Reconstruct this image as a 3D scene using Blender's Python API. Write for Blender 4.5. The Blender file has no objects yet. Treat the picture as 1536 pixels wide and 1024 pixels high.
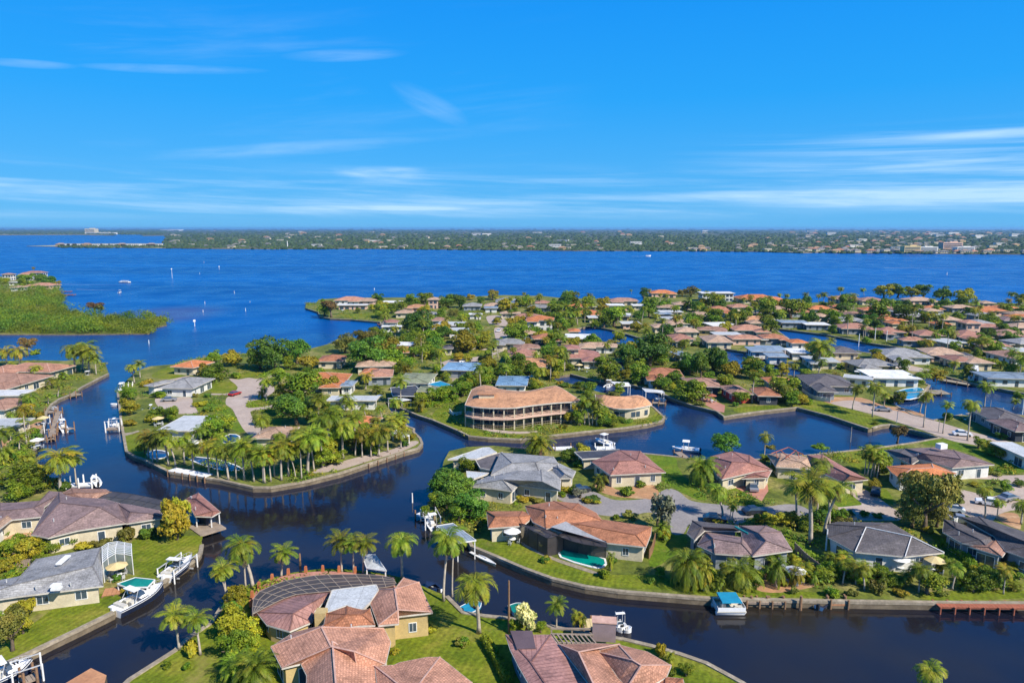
import bpy, bmesh, math, random, re
import numpy as np
from mathutils import Vector, Matrix
from mathutils.geometry import tessellate_polygon

S = bpy.context.scene
COL = S.collection
RNG = random.Random(7)
R = math.radians

# ------------------------------------------------------------------ camera
CAM_H = 55.0          # metres above the water
F = 1024.0            # focal length in photo pixels (photo is 1536 wide)
PITCH = math.atan(169.5 / F)
SP, CP = math.sin(PITCH), math.cos(PITCH)
cam = bpy.data.cameras.new('camera')
camo = bpy.data.objects.new('camera', cam)
COL.objects.link(camo)
cam.sensor_width = 36.0
cam.lens = 36.0 * F / 1536.0
cam.clip_start = 1.0
cam.clip_end = 200000.0
camo.location = (0, 0, CAM_H)
camo.rotation_euler = (math.pi / 2 - PITCH, 0, 0)
S.camera = camo

# ------------------------------------------------------------------ sun and sky
SUN_EL, SHADOW = R(41), Vector((-0.78, 0.63, 0)).normalized()   # shadows fall to the left and away
sun = bpy.data.lights.new('sun', 'SUN')
sun.energy = 4.6
sun.angle = R(0.53)
sun.color = (1.0, 0.93, 0.82)
suno = bpy.data.objects.new('sun', sun)
COL.objects.link(suno)
ray = Vector((SHADOW.x * math.cos(SUN_EL), SHADOW.y * math.cos(SUN_EL), -math.sin(SUN_EL)))
suno.rotation_euler = ray.to_track_quat('-Z', 'Y').to_euler()
suno.location = (0, 0, 300)

W = bpy.data.worlds.new('World')
S.world = W
W.use_nodes = True
nt = W.node_tree
nt.nodes.clear()
def N(t, typ, **kw):
    n = t.nodes.new(typ)
    for k, v in kw.items():
        if k.startswith('i_'):
            n.inputs[k[2:].replace('_', ' ')].default_value = v
        else:
            setattr(n, k, v)
    return n
def math_node(t, op, a, b=None, clamp=False):
    n = t.nodes.new('ShaderNodeMath'); n.operation = op; n.use_clamp = clamp
    for i, v in enumerate((a, b)):
        if v is None: continue
        if hasattr(v, 'is_linked') or hasattr(v, 'links'): t.links.new(v, n.inputs[i])
        else: n.inputs[i].default_value = v
    return n.outputs[0]
def ramp_node(t, src, stops, interp='LINEAR'):
    n = t.nodes.new('ShaderNodeValToRGB')
    cr = n.color_ramp; cr.interpolation = interp
    while len(cr.elements) < len(stops): cr.elements.new(0.5)
    for e, (p, c) in zip(cr.elements, stops):
        e.position = p
        e.color = (c[0], c[1], c[2], 1) if isinstance(c, tuple) else (c, c, c, 1)
    t.links.new(src, n.inputs[0])
    return n.outputs[0]
sky = N(nt, 'ShaderNodeTexSky', sky_type='NISHITA', sun_disc=False)
sky.sun_elevation = SUN_EL
to_sun = -ray
sky.sun_rotation = math.atan2(to_sun.x, to_sun.y)
sky.air_density = 1.0; sky.dust_density = 0.15; sky.ozone_density = 3.0; sky.altitude = 50
gam = N(nt, 'ShaderNodeHueSaturation'); gam.inputs['Saturation'].default_value = SKY_SAT = 1.22
nt.links.new(sky.outputs[0], gam.inputs['Color'])
tint = N(nt, 'ShaderNodeMix', data_type='RGBA', blend_type='MULTIPLY')
tint.inputs[0].default_value = 1.0
tint.inputs[7].default_value = (0.62, 0.94, 1.12, 1)
nt.links.new(gam.outputs[0], tint.inputs[6])
tc = N(nt, 'ShaderNodeTexCoord')
sep = N(nt, 'ShaderNodeSeparateXYZ'); nt.links.new(tc.outputs['Generated'], sep.inputs[0])
az = math_node(nt, 'ARCTAN2', sep.outputs[0], sep.outputs[1])
el = math_node(nt, 'ARCSINE', sep.outputs[2])
elm = N(nt, 'ShaderNodeMapRange'); elm.inputs[1].default_value = -0.02; elm.inputs[2].default_value = 1.2
nt.links.new(el, elm.inputs[0])
# clear-air gradient: pale near the horizon, saturated blue above
K = 10 / 2 ** 0.6
grad = ramp_node(nt, elm.outputs[0], [(0.0, tuple(K * v for v in (0.13, 0.48, 0.90))), (0.045, tuple(K * v for v in (0.080, 0.45, 0.93))), (0.16, tuple(K * v for v in (0.016, 0.375, 0.97))),
                 (0.34, tuple(K * v for v in (0.0, 0.265, 0.95))), (1.0, tuple(K * v for v in (0.0, 0.09, 0.36)))])
gm = N(nt, 'ShaderNodeMix', data_type='RGBA'); gm.inputs[0].default_value = 0.93
nt.links.new(tint.outputs[2], gm.inputs[6]); nt.links.new(grad, gm.inputs[7])
def cloud(sx, sy, shift, skew, lo, hi, detail=6.0, rough=0.6):
    cmb = N(nt, 'ShaderNodeCombineXYZ')
    nt.links.new(math_node(nt, 'MULTIPLY', az, sx), cmb.inputs[0])
    a = math_node(nt, 'MULTIPLY', az, skew)
    nt.links.new(math_node(nt, 'MULTIPLY', math_node(nt, 'ADD', el, a), sy), cmb.inputs[1])
    cmb.inputs[2].default_value = shift
    n = N(nt, 'ShaderNodeTexNoise'); n.inputs['Scale'].default_value = 1.0
    n.inputs['Detail'].default_value = detail; n.inputs['Roughness'].default_value = rough
    n.inputs['Distortion'].default_value = 0.35
    nt.links.new(cmb.outputs[0], n.inputs['Vector'])
    return ramp_node(nt, n.outputs[0], [(lo, 0.0), (hi, 1.0)], 'EASE')
def band(src, a, b, c, d):
    k = math.pi / 180
    u = N(nt, 'ShaderNodeMapRange', interpolation_type='SMOOTHSTEP'); u.inputs[1].default_value = a * k; u.inputs[2].default_value = b * k
    nt.links.new(src, u.inputs[0])
    v = N(nt, 'ShaderNodeMapRange', interpolation_type='SMOOTHSTEP'); v.inputs[1].default_value = c * k; v.inputs[2].default_value = d * k
    v.inputs[3].default_value = 1; v.inputs[4].default_value = 0
    nt.links.new(src, v.inputs[0])
    return math_node(nt, 'MULTIPLY', u.outputs[0], v.outputs[0])
def mul(*a):
    r = a[0]
    for b in a[1:]: r = math_node(nt, 'MULTIPLY', r, b)
    return r
elr = el
c_low = mul(cloud(2.6, 46, 3.1, 0.03, 0.38, 0.80), band(elr, 0.5, 1.4, 3.2, 5.4), 0.85)
c_right = mul(cloud(2.0, 62, 9.7, 0.02, 0.38, 0.68), band(elr, 0.8, 2.0, 5.8, 7.6), band(az, 10, 32, 70, 90), 0.65)
c_high = mul(cloud(2.2, 22, 5.5, -0.10, 0.50, 0.80), band(elr, 4.0, 6.0, 13, 19), band(az, -90, -60, -2, 8), 0.15)
c_spot = mul(cloud(6, 60, 1.5, 0.0, 0.30, 0.6), band(elr, 3.9, 4.3, 4.5, 5.0), band(az, -15, -11, -9.5, -6.5), 0.8)
def wisp(az0, el0, da, de, skew, k, seed):
    a = math_node(nt, 'SUBTRACT', az, R(az0))
    e = math_node(nt, 'SUBTRACT', math_node(nt, 'SUBTRACT', el, R(el0)), math_node(nt, 'MULTIPLY', a, skew))
    q = math_node(nt, 'ADD', math_node(nt, 'POWER', math_node(nt, 'ABSOLUTE', math_node(nt, 'DIVIDE', a, R(da))), 2.0),
                  math_node(nt, 'POWER', math_node(nt, 'ABSOLUTE', math_node(nt, 'DIVIDE', e, R(de))), 2.0))
    g = math_node(nt, 'SUBTRACT', 1.0, q, True)
    return mul(g, cloud(7, 50, seed, -skew, 0.25, 0.75), k)
ws = [wisp(-25, 11.2, 6.5, 0.35, 0.06, 0.34, 2.2), wisp(-34, 10.6, 3, 0.3, 0.05, 0.36, 4.4), wisp(-6.6, 9.7, 3.2, 1.1, -0.42, 0.22, 6.1),
      wisp(-18, 6.0, 12, 0.6, 0.09, 0.3, 7.3), wisp(-36, 16.5, 6, 0.8, 0.0, 0.25, 8.8), wisp(-13, 13, 5, 0.5, 0.08, 0.3, 9.9),
      wisp(33, 4.5, 9, 0.2, 0.03, 0.6, 12.3), wisp(36, 6.2, 7, 0.35, 0.0, 0.6, 14.1), wisp(31, 2.5, 12, 0.3, -0.01, 0.6, 15.5), wisp(-11, 1.6, 9, 0.22, 0.0, 0.7, 17.2)]
tot = c_low
for c in [c_right, c_high, c_spot] + ws: tot = math_node(nt, 'ADD', tot, c)
tot = math_node(nt, 'MULTIPLY', math_node(nt, 'MINIMUM', tot, 0.9), 0.78)
cm = N(nt, 'ShaderNodeMix', data_type='RGBA')
nt.links.new(tot, cm.inputs[0]); nt.links.new(gm.outputs[2], cm.inputs[6])
cm.inputs[7].default_value = (4.4, 6.1, 7.8, 1)
bg = N(nt, 'ShaderNodeBackground'); bg.inputs[1].default_value = 0.10
nt.links.new(cm.outputs[2], bg.inputs[0])
wo = N(nt, 'ShaderNodeOutputWorld'); nt.links.new(bg.outputs[0], wo.inputs[0])

S.view_settings.view_transform = 'Standard'
S.view_settings.look = 'None'
S.view_settings.exposure = 0.6
S.view_settings.gamma = 1.0
S.view_settings.use_curve_mapping = False
S.cycles.max_bounces = 6
S.cycles.transparent_max_bounces = 12
S.cycles.volume_bounces = 0

# ------------------------------------------------------------------ pixel <-> world
LZ = 1.0   # lots stand one metre above the water
def P(x, y, z=LZ):
    dx, dy = (x - 768) / F, (512 - y) / F
    d = Vector((dx, CP + dy * SP, -SP + dy * CP))
    t = (z - CAM_H) / d.z
    return Vector((d.x * t, d.y * t, z))
def proj(v):
    Y, Z = v[1], v[2] - CAM_H
    dep = Y * CP - Z * SP
    return 768 + F * v[0] / dep, 512 - F * (Y * SP + Z * CP) / dep
def depth(v): return v[1] * CP - (v[2] - CAM_H) * SP
def top_z(base, yt):
    k = (512 - yt) / F
    return CAM_H + base.y * (k * CP - SP) / (CP + k * SP)
ZOOMS = dict(px=(0, 0, 1), A1=(0, 320, 3.84), A2=(380, 320, 3.84), A3=(760, 320, 3.84), A4=(1140, 320, 3.879), A5=(0, 490, 3.7925),
             A6=(380, 490, 3.7925), A7=(760, 490, 3.7925), A8=(1140, 490, 3.793), B1=(0, 700, 3.161), B2=(340, 780, 4.197),
             B3=(680, 780, 4.042), B4=(620, 640, 4.042), B5=(960, 640, 4.268), B6=(1236, 640, 4.267), B7=(1036, 820, 3.072),
             C1=(560, 560, 6.98), C2=(760, 540, 5.908), C3=(1000, 500, 6.4), C4=(1200, 500, 4.571), C5=(0, 840, 5.564),
             C6=(180, 540, 5.6875), C7=(380, 860, 5.486), C8=(560, 420, 4.518))
def Q(zm, x, y):
    o = ZOOMS[zm]
    return o[0] + x / o[2], o[1] + y / o[2]
def PZ(zm, x, y, z=LZ): return P(*Q(zm, x, y), z)

# ------------------------------------------------------------------ materials
def pmat(name, c1, c2=None, scale=1.0, rough=0.8, bump=0.0, bscale=8.0, metal=0.0, rnd=0.0, spec=0.3, c3=None, fine=0.12, coord='Object', detail=6):
    m = bpy.data.materials.new(name); m.use_nodes = True
    t = m.node_tree; b = t.nodes['Principled BSDF']
    b.inputs['Roughness'].default_value = rough; b.inputs['Metallic'].default_value = metal
    b.inputs['Specular IOR Level'].default_value = spec
    tcn = t.nodes.new('ShaderNodeTexCoord')
    n = N(t, 'ShaderNodeTexNoise'); n.inputs['Scale'].default_value = scale; n.inputs['Detail'].default_value = detail; n.inputs['Roughness'].default_value = 0.65
    t.links.new(tcn.outputs[coord], n.inputs['Vector'])
    c2 = c2 or tuple(v * 0.72 for v in c1)
    stops = [(0.34, c1), (0.66, c2)] if not c3 else [(0.32, c1), (0.5, c2), (0.68, c3)]
    col = ramp_node(t, n.outputs[0], stops)
    if fine:
        n2 = N(t, 'ShaderNodeTexNoise'); n2.inputs['Scale'].default_value = bscale; n2.inputs['Detail'].default_value = 3
        t.links.new(tcn.outputs[coord], n2.inputs['Vector'])
        mr = N(t, 'ShaderNodeMapRange'); mr.inputs[1].default_value = 0.3; mr.inputs[2].default_value = 0.7
        mr.inputs[3].default_value = 1 - fine; mr.inputs[4].default_value = 1 + fine
        t.links.new(n2.outputs[0], mr.inputs[0])
        mx = N(t, 'ShaderNodeVectorMath', operation='SCALE'); t.links.new(col, mx.inputs[0]); t.links.new(mr.outputs[0], mx.inputs['Scale'])
        col = mx.outputs[0]
        if bump:
            bp = N(t, 'ShaderNodeBump'); bp.inputs['Strength'].default_value = bump; bp.inputs['Distance'].default_value = 0.1
            t.links.new(n2.outputs[0], bp.inputs['Height']); t.links.new(bp.outputs[0], b.inputs['Normal'])
    if rnd:
        oi = t.nodes.new('ShaderNodeObjectInfo')
        mr = N(t, 'ShaderNodeMapRange'); mr.inputs[3].default_value = 1 - rnd; mr.inputs[4].default_value = 1 + rnd
        t.links.new(oi.outputs['Random'], mr.inputs[0])
        mx = N(t, 'ShaderNodeVectorMath', operation='SCALE'); t.links.new(col, mx.inputs[0]); t.links.new(mr.outputs[0], mx.inputs['Scale'])
        col = mx.outputs[0]
    t.links.new(col, b.inputs['Base Color'])
    return m
def leafmat(name, c1, c2, c3, scale=0.45, trans=0.2, rough=0.55, rnd=0.35):
    m = pmat(name, c1, c2, scale, rough, c3=c3, rnd=rnd, fine=0.3, bscale=1.7, spec=0.25, detail=3)
    t = m.node_tree; b = t.nodes['Principled BSDF']; out = t.nodes['Material Output']
    tr = t.nodes.new('ShaderNodeBsdfTranslucent')
    src = b.inputs['Base Color'].links[0].from_socket
    # hue shift between neighbours
    oi = t.nodes.new('ShaderNodeObjectInfo'); hs = t.nodes.new('ShaderNodeHueSaturation')
    k = N(t, 'ShaderNodeMath', operation='MULTIPLY'); k.inputs[1].default_value = 7.13; t.links.new(oi.outputs['Random'], k.inputs[0])
    fr = N(t, 'ShaderNodeMath', operation='FRACT'); t.links.new(k.outputs[0], fr.inputs[0])
    mr = N(t, 'ShaderNodeMapRange'); mr.inputs[3].default_value = 0.475; mr.inputs[4].default_value = 0.52
    t.links.new(fr.outputs[0], mr.inputs[0]); t.links.new(mr.outputs[0], hs.inputs['Hue']); t.links.new(src, hs.inputs['Color'])
    t.links.new(hs.outputs[0], b.inputs['Base Color']); t.links.new(hs.outputs[0], tr.inputs[0])
    mx = t.nodes.new('ShaderNodeMixShader'); mx.inputs[0].default_value = trans
    t.links.new(b.outputs[0], mx.inputs[1]); t.links.new(tr.outputs[0], mx.inputs[2]); t.links.new(mx.outputs[0], out.inputs[0])
    return m
def roofmat(name, c, kind='tile', var=0.25, stain=0.85):
    """rows of tiles, shingles or ribs laid out on the roof's own UV (metres)"""
    m = bpy.data.materials.new(name); m.use_nodes = True
    t = m.node_tree; b = t.nodes['Principled BSDF']; b.inputs['Roughness'].default_value = 0.75 if kind != 'metal' else 0.45
    b.inputs['Specular IOR Level'].default_value = 0.25
    uv = t.nodes.new('ShaderNodeUVMap'); uv.uv_map = 'UVMap'
    tcn = t.nodes.new('ShaderNodeTexCoord')
    br = N(t, 'ShaderNodeTexBrick')
    br.inputs['Color1'].default_value = (1 + var * 0.4, 1 + var * 0.3, 1 + var * 0.3, 1)
    br.inputs['Color2'].default_value = (1 - var, 1 - var, 1 - var, 1)
    br.inputs['Mortar'].default_value = (0.66, 0.63, 0.62, 1)
    br.inputs['Scale'].default_value = 1.0; br.inputs['Bias'].default_value = 0.0
    bw, rh, mo = {'tile': (0.34, 0.36, 0.05), 'shingle': (0.8, 0.32, 0.03), 'metal': (0.62, 40.0, 0.06), 'flat': (3.5, 3.0, 0.03)}[kind]
    br.inputs['Brick Width'].default_value = bw; br.inputs['Row Height'].default_value = rh; br.inputs['Mortar Size'].default_value = mo
    if kind in ('metal', 'flat'): br.offset = 0.0
    t.links.new(uv.outputs[0], br.inputs['Vector'])
    n = N(t, 'ShaderNodeTexNoise'); n.inputs['Scale'].default_value = 0.35; n.inputs['Detail'].default_value = 7; n.inputs['Roughness'].default_value = 0.7
    t.links.new(tcn.outputs['Object'], n.inputs['Vector'])
    n3 = N(t, 'ShaderNodeTexNoise'); n3.inputs['Scale'].default_value = 3.2; n3.inputs['Detail'].default_value = 4
    t.links.new(tcn.outputs['Object'], n3.inputs['Vector'])
    base = ramp_node(t, n.outputs[0], [(0.3, tuple(v * (1 - stain * 0.55) for v in c)), (0.5, c), (0.72, tuple(min(1, v * (1 + stain * 0.28)) for v in c))])
    m1 = N(t, 'ShaderNodeMix', data_type='RGBA', blend_type='MULTIPLY'); m1.inputs[0].default_value = 1
    t.links.new(base, m1.inputs[6]); t.links.new(br.outputs[0], m1.inputs[7])
    mr = N(t, 'ShaderNodeMapRange'); mr.inputs[1].default_value = 0.3; mr.inputs[2].default_value = 0.7; mr.inputs[3].default_value = 0.78; mr.inputs[4].default_value = 1.2
    t.links.new(n3.outputs[0], mr.inputs[0])
    oi = t.nodes.new('ShaderNodeObjectInfo'); mo2 = N(t, 'ShaderNodeMapRange'); mo2.inputs[3].default_value = 0.88; mo2.inputs[4].default_value = 1.12
    t.links.new(oi.outputs['Random'], mo2.inputs[0])
    k = math_node(t, 'MULTIPLY', mr.outputs[0], mo2.outputs[0])
    mx = N(t, 'ShaderNodeVectorMath', operation='SCALE'); t.links.new(m1.outputs[2], mx.inputs[0]); t.links.new(k, mx.inputs['Scale'])
    t.links.new(mx.outputs[0], b.inputs['Base Color'])
    bp = N(t, 'ShaderNodeBump'); bp.inputs['Strength'].default_value = 0.6; bp.inputs['Distance'].default_value = 0.08
    t.links.new(br.outputs[0], bp.inputs['Height']); t.links.new(bp.outputs[0], b.inputs['Normal'])
    return m
def screenmat(name, c, alpha):
    m = bpy.data.materials.new(name); m.use_nodes = True
    t = m.node_tree; b = t.nodes['Principled BSDF']; out = t.nodes['Material Output']
    b.inputs['Base Color'].default_value = (*c, 1); b.inputs['Roughness'].default_value = 0.6
    tcn = t.nodes.new('ShaderNodeTexCoord'); n = N(t, 'ShaderNodeTexNoise'); n.inputs['Scale'].default_value = 0.5; n.inputs['Detail'].default_value = 5
    t.links.new(tcn.outputs['Object'], n.inputs['Vector'])
    t.links.new(ramp_node(t, n.outputs[0], [(0.3, tuple(v * 0.7 for v in c)), (0.7, tuple(v * 1.3 for v in c))]), b.inputs['Base Color'])
    tr = t.nodes.new('ShaderNodeBsdfTransparent'); mx = t.nodes.new('ShaderNodeMixShader')
    mx.inputs[0].default_value = alpha
    t.links.new(tr.outputs[0], mx.inputs[1]); t.links.new(b.outputs[0], mx.inputs[2]); t.links.new(mx.outputs[0], out.inputs[0])
    return m

MT = {}
rc = dict(salmon=(0.52, 0.27, 0.175), redbrown=(0.40, 0.20, 0.14), orange=(0.60, 0.22, 0.085), rust=(0.44, 0.19, 0.10), tan=(0.50, 0.34, 0.23), apricot=(0.60, 0.315, 0.165),
          brown=(0.38, 0.22, 0.155), purple=(0.25, 0.175, 0.165), grey=(0.29, 0.29, 0.285), dark=(0.13, 0.118, 0.12), maroon=(0.34, 0.165, 0.13))
for k, c in rc.items():
    MT['tile_' + k] = roofmat('roof tile ' + k, c, 'tile')
    MT['shingle_' + k] = roofmat('roof shingle ' + k, c, 'shingle', 0.18)
MT['metal_salmon'] = roofmat('ribbed roof salmon', (0.36, 0.19, 0.155), 'metal', 0.1)
MT['metal_white'] = roofmat('white roof', (0.66, 0.66, 0.64), 'flat', 0.06, 0.6)
MT['metal_pale'] = roofmat('pale roof', (0.46, 0.48, 0.48), 'flat', 0.06, 0.4)
MT['metal_blue'] = roofmat('blue roof', (0.20, 0.33, 0.46), 'metal', 0.1)
MT['metal_bluegrey'] = roofmat('blue grey roof', (0.26, 0.32, 0.37), 'metal', 0.1)
MT['metal_teal'] = roofmat('teal roof', (0.02, 0.28, 0.30), 'metal', 0.1)
MT['metal_green'] = roofmat('grey green roof', (0.24, 0.26, 0.16), 'shingle', 0.1)
MT['solar'] = roofmat('solar panels', (0.055, 0.060, 0.075), 'flat', 0.1)
MT['cream'] = pmat('cream stucco', (0.62, 0.54, 0.38), (0.46, 0.40, 0.28), 0.5, 0.9, 0.2, 4)
MT['white'] = pmat('white stucco', (0.72, 0.70, 0.65), (0.55, 0.54, 0.50), 0.5, 0.9, 0.2, 4)
MT['yellow'] = pmat('yellow stucco', (0.54, 0.40, 0.17), (0.42, 0.31, 0.14), 0.5, 0.9, 0.2, 4)
MT['pink'] = pmat('pink stucco', (0.62, 0.42, 0.32), (0.54, 0.36, 0.28), 0.5, 0.9, 0.2, 4)
MT['redwall'] = pmat('red wall', (0.50, 0.05, 0.04), (0.38, 0.05, 0.04), 0.5, 0.9, 0.2, 4)
MT['bluewall'] = pmat('grey wall', (0.27, 0.29, 0.31), (0.20, 0.23, 0.26), 0.5, 0.9, 0.2, 4)
MT['trim'] = pmat('white trim', (0.80, 0.79, 0.75), (0.66, 0.65, 0.62), 1.2, 0.6, fine=0.05)
MT['cap'] = pmat('ridge tile', (0.60, 0.38, 0.29), (0.44, 0.26, 0.20), 1.0, 0.8)
MT['fascia'] = pmat('eave board', (0.62, 0.58, 0.50), (0.42, 0.38, 0.32), 0.6, 0.8)
MT['capgrey'] = pmat('grey ridge shingle', (0.40, 0.38, 0.35), (0.24, 0.23, 0.23), 1.0, 0.8)
MT['concrete'] = pmat('weathered concrete', (0.44, 0.37, 0.27), (0.24, 0.20, 0.14), 0.5, 0.9, 0.4, 3.0, c3=(0.36, 0.30, 0.22))
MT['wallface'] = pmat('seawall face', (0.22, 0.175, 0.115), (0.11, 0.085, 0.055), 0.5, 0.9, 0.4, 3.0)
MT['paving'] = pmat('driveway', (0.47, 0.38, 0.31), (0.38, 0.30, 0.245), 0.10, 0.9, 0.2, 2.2, c3=(0.44, 0.36, 0.30))
MT['asphalt'] = pmat('grey road', (0.30, 0.27, 0.25), (0.235, 0.215, 0.205), 0.08, 0.9, 0.2, 2.2, c3=(0.33, 0.295, 0.27))
MT['sand'] = pmat('sand and mulch', (0.48, 0.25, 0.12), (0.36, 0.20, 0.10), 0.25, 0.95, 0.4, 2.2, c3=(0.50, 0.32, 0.18))
MT['brick'] = pmat('red paving', (0.46, 0.22, 0.16), (0.36, 0.16, 0.11), 0.4, 0.9, 0.3, 3.0)
MT['brown_brick'] = pmat('orange brown paving', (0.48, 0.24, 0.12), (0.38, 0.18, 0.09), 0.4, 0.9, 0.3, 3.0)
MT['wood'] = pmat('weathered dock wood', (0.34, 0.27, 0.20), (0.22, 0.17, 0.13), 0.8, 0.9, 0.4, 5.0)
MT['redwood'] = pmat('red stained wood', (0.40, 0.13, 0.07), (0.28, 0.09, 0.05), 0.8, 0.85, 0.4, 5.0)
MT['pile'] = pmat('piling wood', (0.30, 0.17, 0.09), (0.16, 0.10, 0.06), 0.8, 0.9, 0.4, 5.0)
MT['orangepost'] = pmat('terracotta post', (0.48, 0.17, 0.07), (0.36, 0.12, 0.05), 1.0, 0.8)
MT['gel'] = pmat('white gelcoat', (0.84, 0.84, 0.82), (0.74, 0.74, 0.73), 1.0, 0.25, spec=0.6, fine=0.03)
MT['navy'] = pmat('navy hull', (0.015, 0.022, 0.05), (0.02, 0.03, 0.06), 1.0, 0.2, spec=0.6, fine=0.03)
MT['black'] = pmat('black plastic', (0.02, 0.02, 0.022), (0.03, 0.03, 0.03), 1.0, 0.4)
MT['seat'] = pmat('cream vinyl', (0.62, 0.58, 0.48), (0.5, 0.47, 0.40), 1.5, 0.5)
MT['canvas_blue'] = pmat('blue canvas', (0.01, 0.25, 0.40), (0.01, 0.19, 0.32), 1.2, 0.8)
MT['canvas_teal'] = pmat('teal canvas', (0.0, 0.20, 0.17), (0.0, 0.14, 0.13), 0.8, 0.8)
MT['canvas_tan'] = pmat('yellow tan canvas', (0.66, 0.52, 0.26), (0.55, 0.43, 0.2), 0.8, 0.8)
MT['alu'] = pmat('aluminium', (0.62, 0.62, 0.60), (0.5, 0.5, 0.5), 1.5, 0.4, metal=0.3)
MT['cagebrown'] = pmat('bronze cage frame', (0.36, 0.29, 0.22), (0.26, 0.21, 0.16), 1, .6)
MT['glass'] = pmat('window glass', (0.035, 0.055, 0.08), (0.06, 0.09, 0.12), 0.6, 0.08, spec=0.9, fine=0.0)
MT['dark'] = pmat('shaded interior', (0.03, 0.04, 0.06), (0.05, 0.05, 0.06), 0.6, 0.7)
MT['trunk'] = pmat('palm trunk', (0.46, 0.40, 0.32), (0.32, 0.27, 0.21), 1.2, 0.9, 0.5, 6.0)
MT['bark'] = pmat('bark', (0.17, 0.125, 0.085), (0.10, 0.075, 0.05), 1.2, 0.95, 0.5, 6.0)
MT['pool'] = pmat('pool water teal', (0.0, 0.20, 0.16), (0.0, 0.26, 0.21), 0.3, 0.08, spec=0.7, fine=0.05)
MT['pooldark'] = pmat('shaded pool water', (0.005, 0.035, 0.11), (0.01, 0.06, 0.17), 0.3, 0.08, spec=0.7, fine=0.05)  # shading of the pool cages is painted in as a darker water colour
MT['poolblue'] = pmat('pool water blue', (0.01, 0.22, 0.42), (0.02, 0.30, 0.5), 0.3, 0.08, spec=0.7, fine=0.05)
MT['screen'] = screenmat('dark insect screen', (0.05, 0.042, 0.042), 0.82)
MT['screenroof'] = screenmat('brown black insect screen', (0.075, 0.065, 0.062), 0.80)
MT['screenlight'] = screenmat('pale insect screen', (0.22, 0.26, 0.29), 0.55)
MT['carred'] = pmat('red car paint', (0.35, 0.02, 0.02), (0.3, 0.02, 0.02), 1, 0.25, spec=0.6, fine=0)
MT['carwhite'] = pmat('white car paint', (0.8, 0.8, 0.8), (0.75, 0.75, 0.75), 1, 0.25, spec=0.6, fine=0)
MT['cargrey'] = pmat('silver car paint', (0.35, 0.36, 0.38), (0.3, 0.31, 0.33), 1, 0.25, spec=0.6, fine=0, metal=0.4)
MT['cardark'] = pmat('dark car paint', (0.02, 0.025, 0.035), (0.02, 0.025, 0.035), 1, 0.25, spec=0.6, fine=0)
L = {}
L['palm'] = leafmat('palm fronds', (0.087, 0.150, 0.009), (0.164, 0.223, 0.013), (0.288, 0.263, 0.023))
L['palmy'] = leafmat('yellowing palm fronds', (0.119, 0.172, 0.010), (0.218, 0.224, 0.014), (0.383, 0.232, 0.017))
L['bush'] = leafmat('mid green leaves', (0.060, 0.134, 0.008), (0.153, 0.232, 0.012), (0.273, 0.299, 0.017))
L['dark'] = leafmat('dark green leaves', (0.043, 0.115, 0.016), (0.086, 0.176, 0.016), (0.157, 0.243, 0.022))
L['olive'] = leafmat('olive leaves', (0.114, 0.132, 0.022), (0.191, 0.192, 0.030), (0.293, 0.240, 0.042))
L['yellow'] = leafmat('yellow green leaves', (0.233, 0.250, 0.015), (0.360, 0.300, 0.020), (0.170, 0.220, 0.015))
L['mangrove'] = leafmat('mangrove leaves', (0.045, 0.10, 0.006), (0.115, 0.175, 0.010), (0.20, 0.225, 0.014), scale=0.05)
L['dead'] = leafmat('dead palm fronds', (0.30, 0.20, 0.09), (0.22, 0.14, 0.06), (0.38, 0.26, 0.10))
L['flower'] = leafmat('cream flowering leaves', (0.148, 0.220, 0.020), (0.530, 0.480, 0.200), (0.795, 0.680, 0.340), scale=1.3)
L['rust'] = leafmat('reddish brown leaves', (0.140, 0.121, 0.033), (0.210, 0.132, 0.039), (0.093, 0.110, 0.022))
L['pale'] = leafmat('pale grey green leaves', (0.191, 0.200, 0.100), (0.318, 0.310, 0.190), (0.148, 0.180, 0.060))

def lawnmat(name, c1, c2, c3, ang, strength=.10):
    m = pmat(name, c1, c2, 0.16, 0.95, 0.6, 2.5, c3=c3, fine=0.3, detail=9, spec=0.15)
    t = m.node_tree; b = t.nodes['Principled BSDF']; src = b.inputs['Base Color'].links[0].from_socket
    g = t.nodes.new('ShaderNodeTexCoord'); mp = t.nodes.new('ShaderNodeMapping'); mp.inputs['Rotation'].default_value = (0, 0, ang); t.links.new(g.outputs['Object'], mp.inputs[0])
    w = t.nodes.new('ShaderNodeTexWave'); w.inputs['Scale'].default_value = 0.32; w.inputs['Distortion'].default_value = 1.2; w.inputs['Detail Scale'].default_value = .3; t.links.new(mp.outputs[0], w.inputs[0])
    mr = N(t, 'ShaderNodeMapRange'); mr.inputs[3].default_value = 1 - strength; mr.inputs[4].default_value = 1 + strength; t.links.new(w.outputs[1], mr.inputs[0])
    mx = N(t, 'ShaderNodeVectorMath', operation='SCALE'); t.links.new(src, mx.inputs[0]); t.links.new(mr.outputs[0], mx.inputs['Scale'])
    n = N(t, 'ShaderNodeTexNoise'); n.inputs['Scale'].default_value = 0.11; n.inputs['Detail'].default_value = 8; n.inputs['Roughness'].default_value = .7; t.links.new(g.outputs['Object'], n.inputs['Vector'])
    f = ramp_node(t, n.outputs[0], [(0.56, 0.0), (0.72, 0.75)]); m2 = N(t, 'ShaderNodeMix', data_type='RGBA'); t.links.new(f, m2.inputs[0]); t.links.new(mx.outputs[0], m2.inputs[6]); m2.inputs[7].default_value = (0.27, 0.22, 0.07, 1)
    t.links.new(m2.outputs[2], b.inputs['Base Color']); return m
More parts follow.
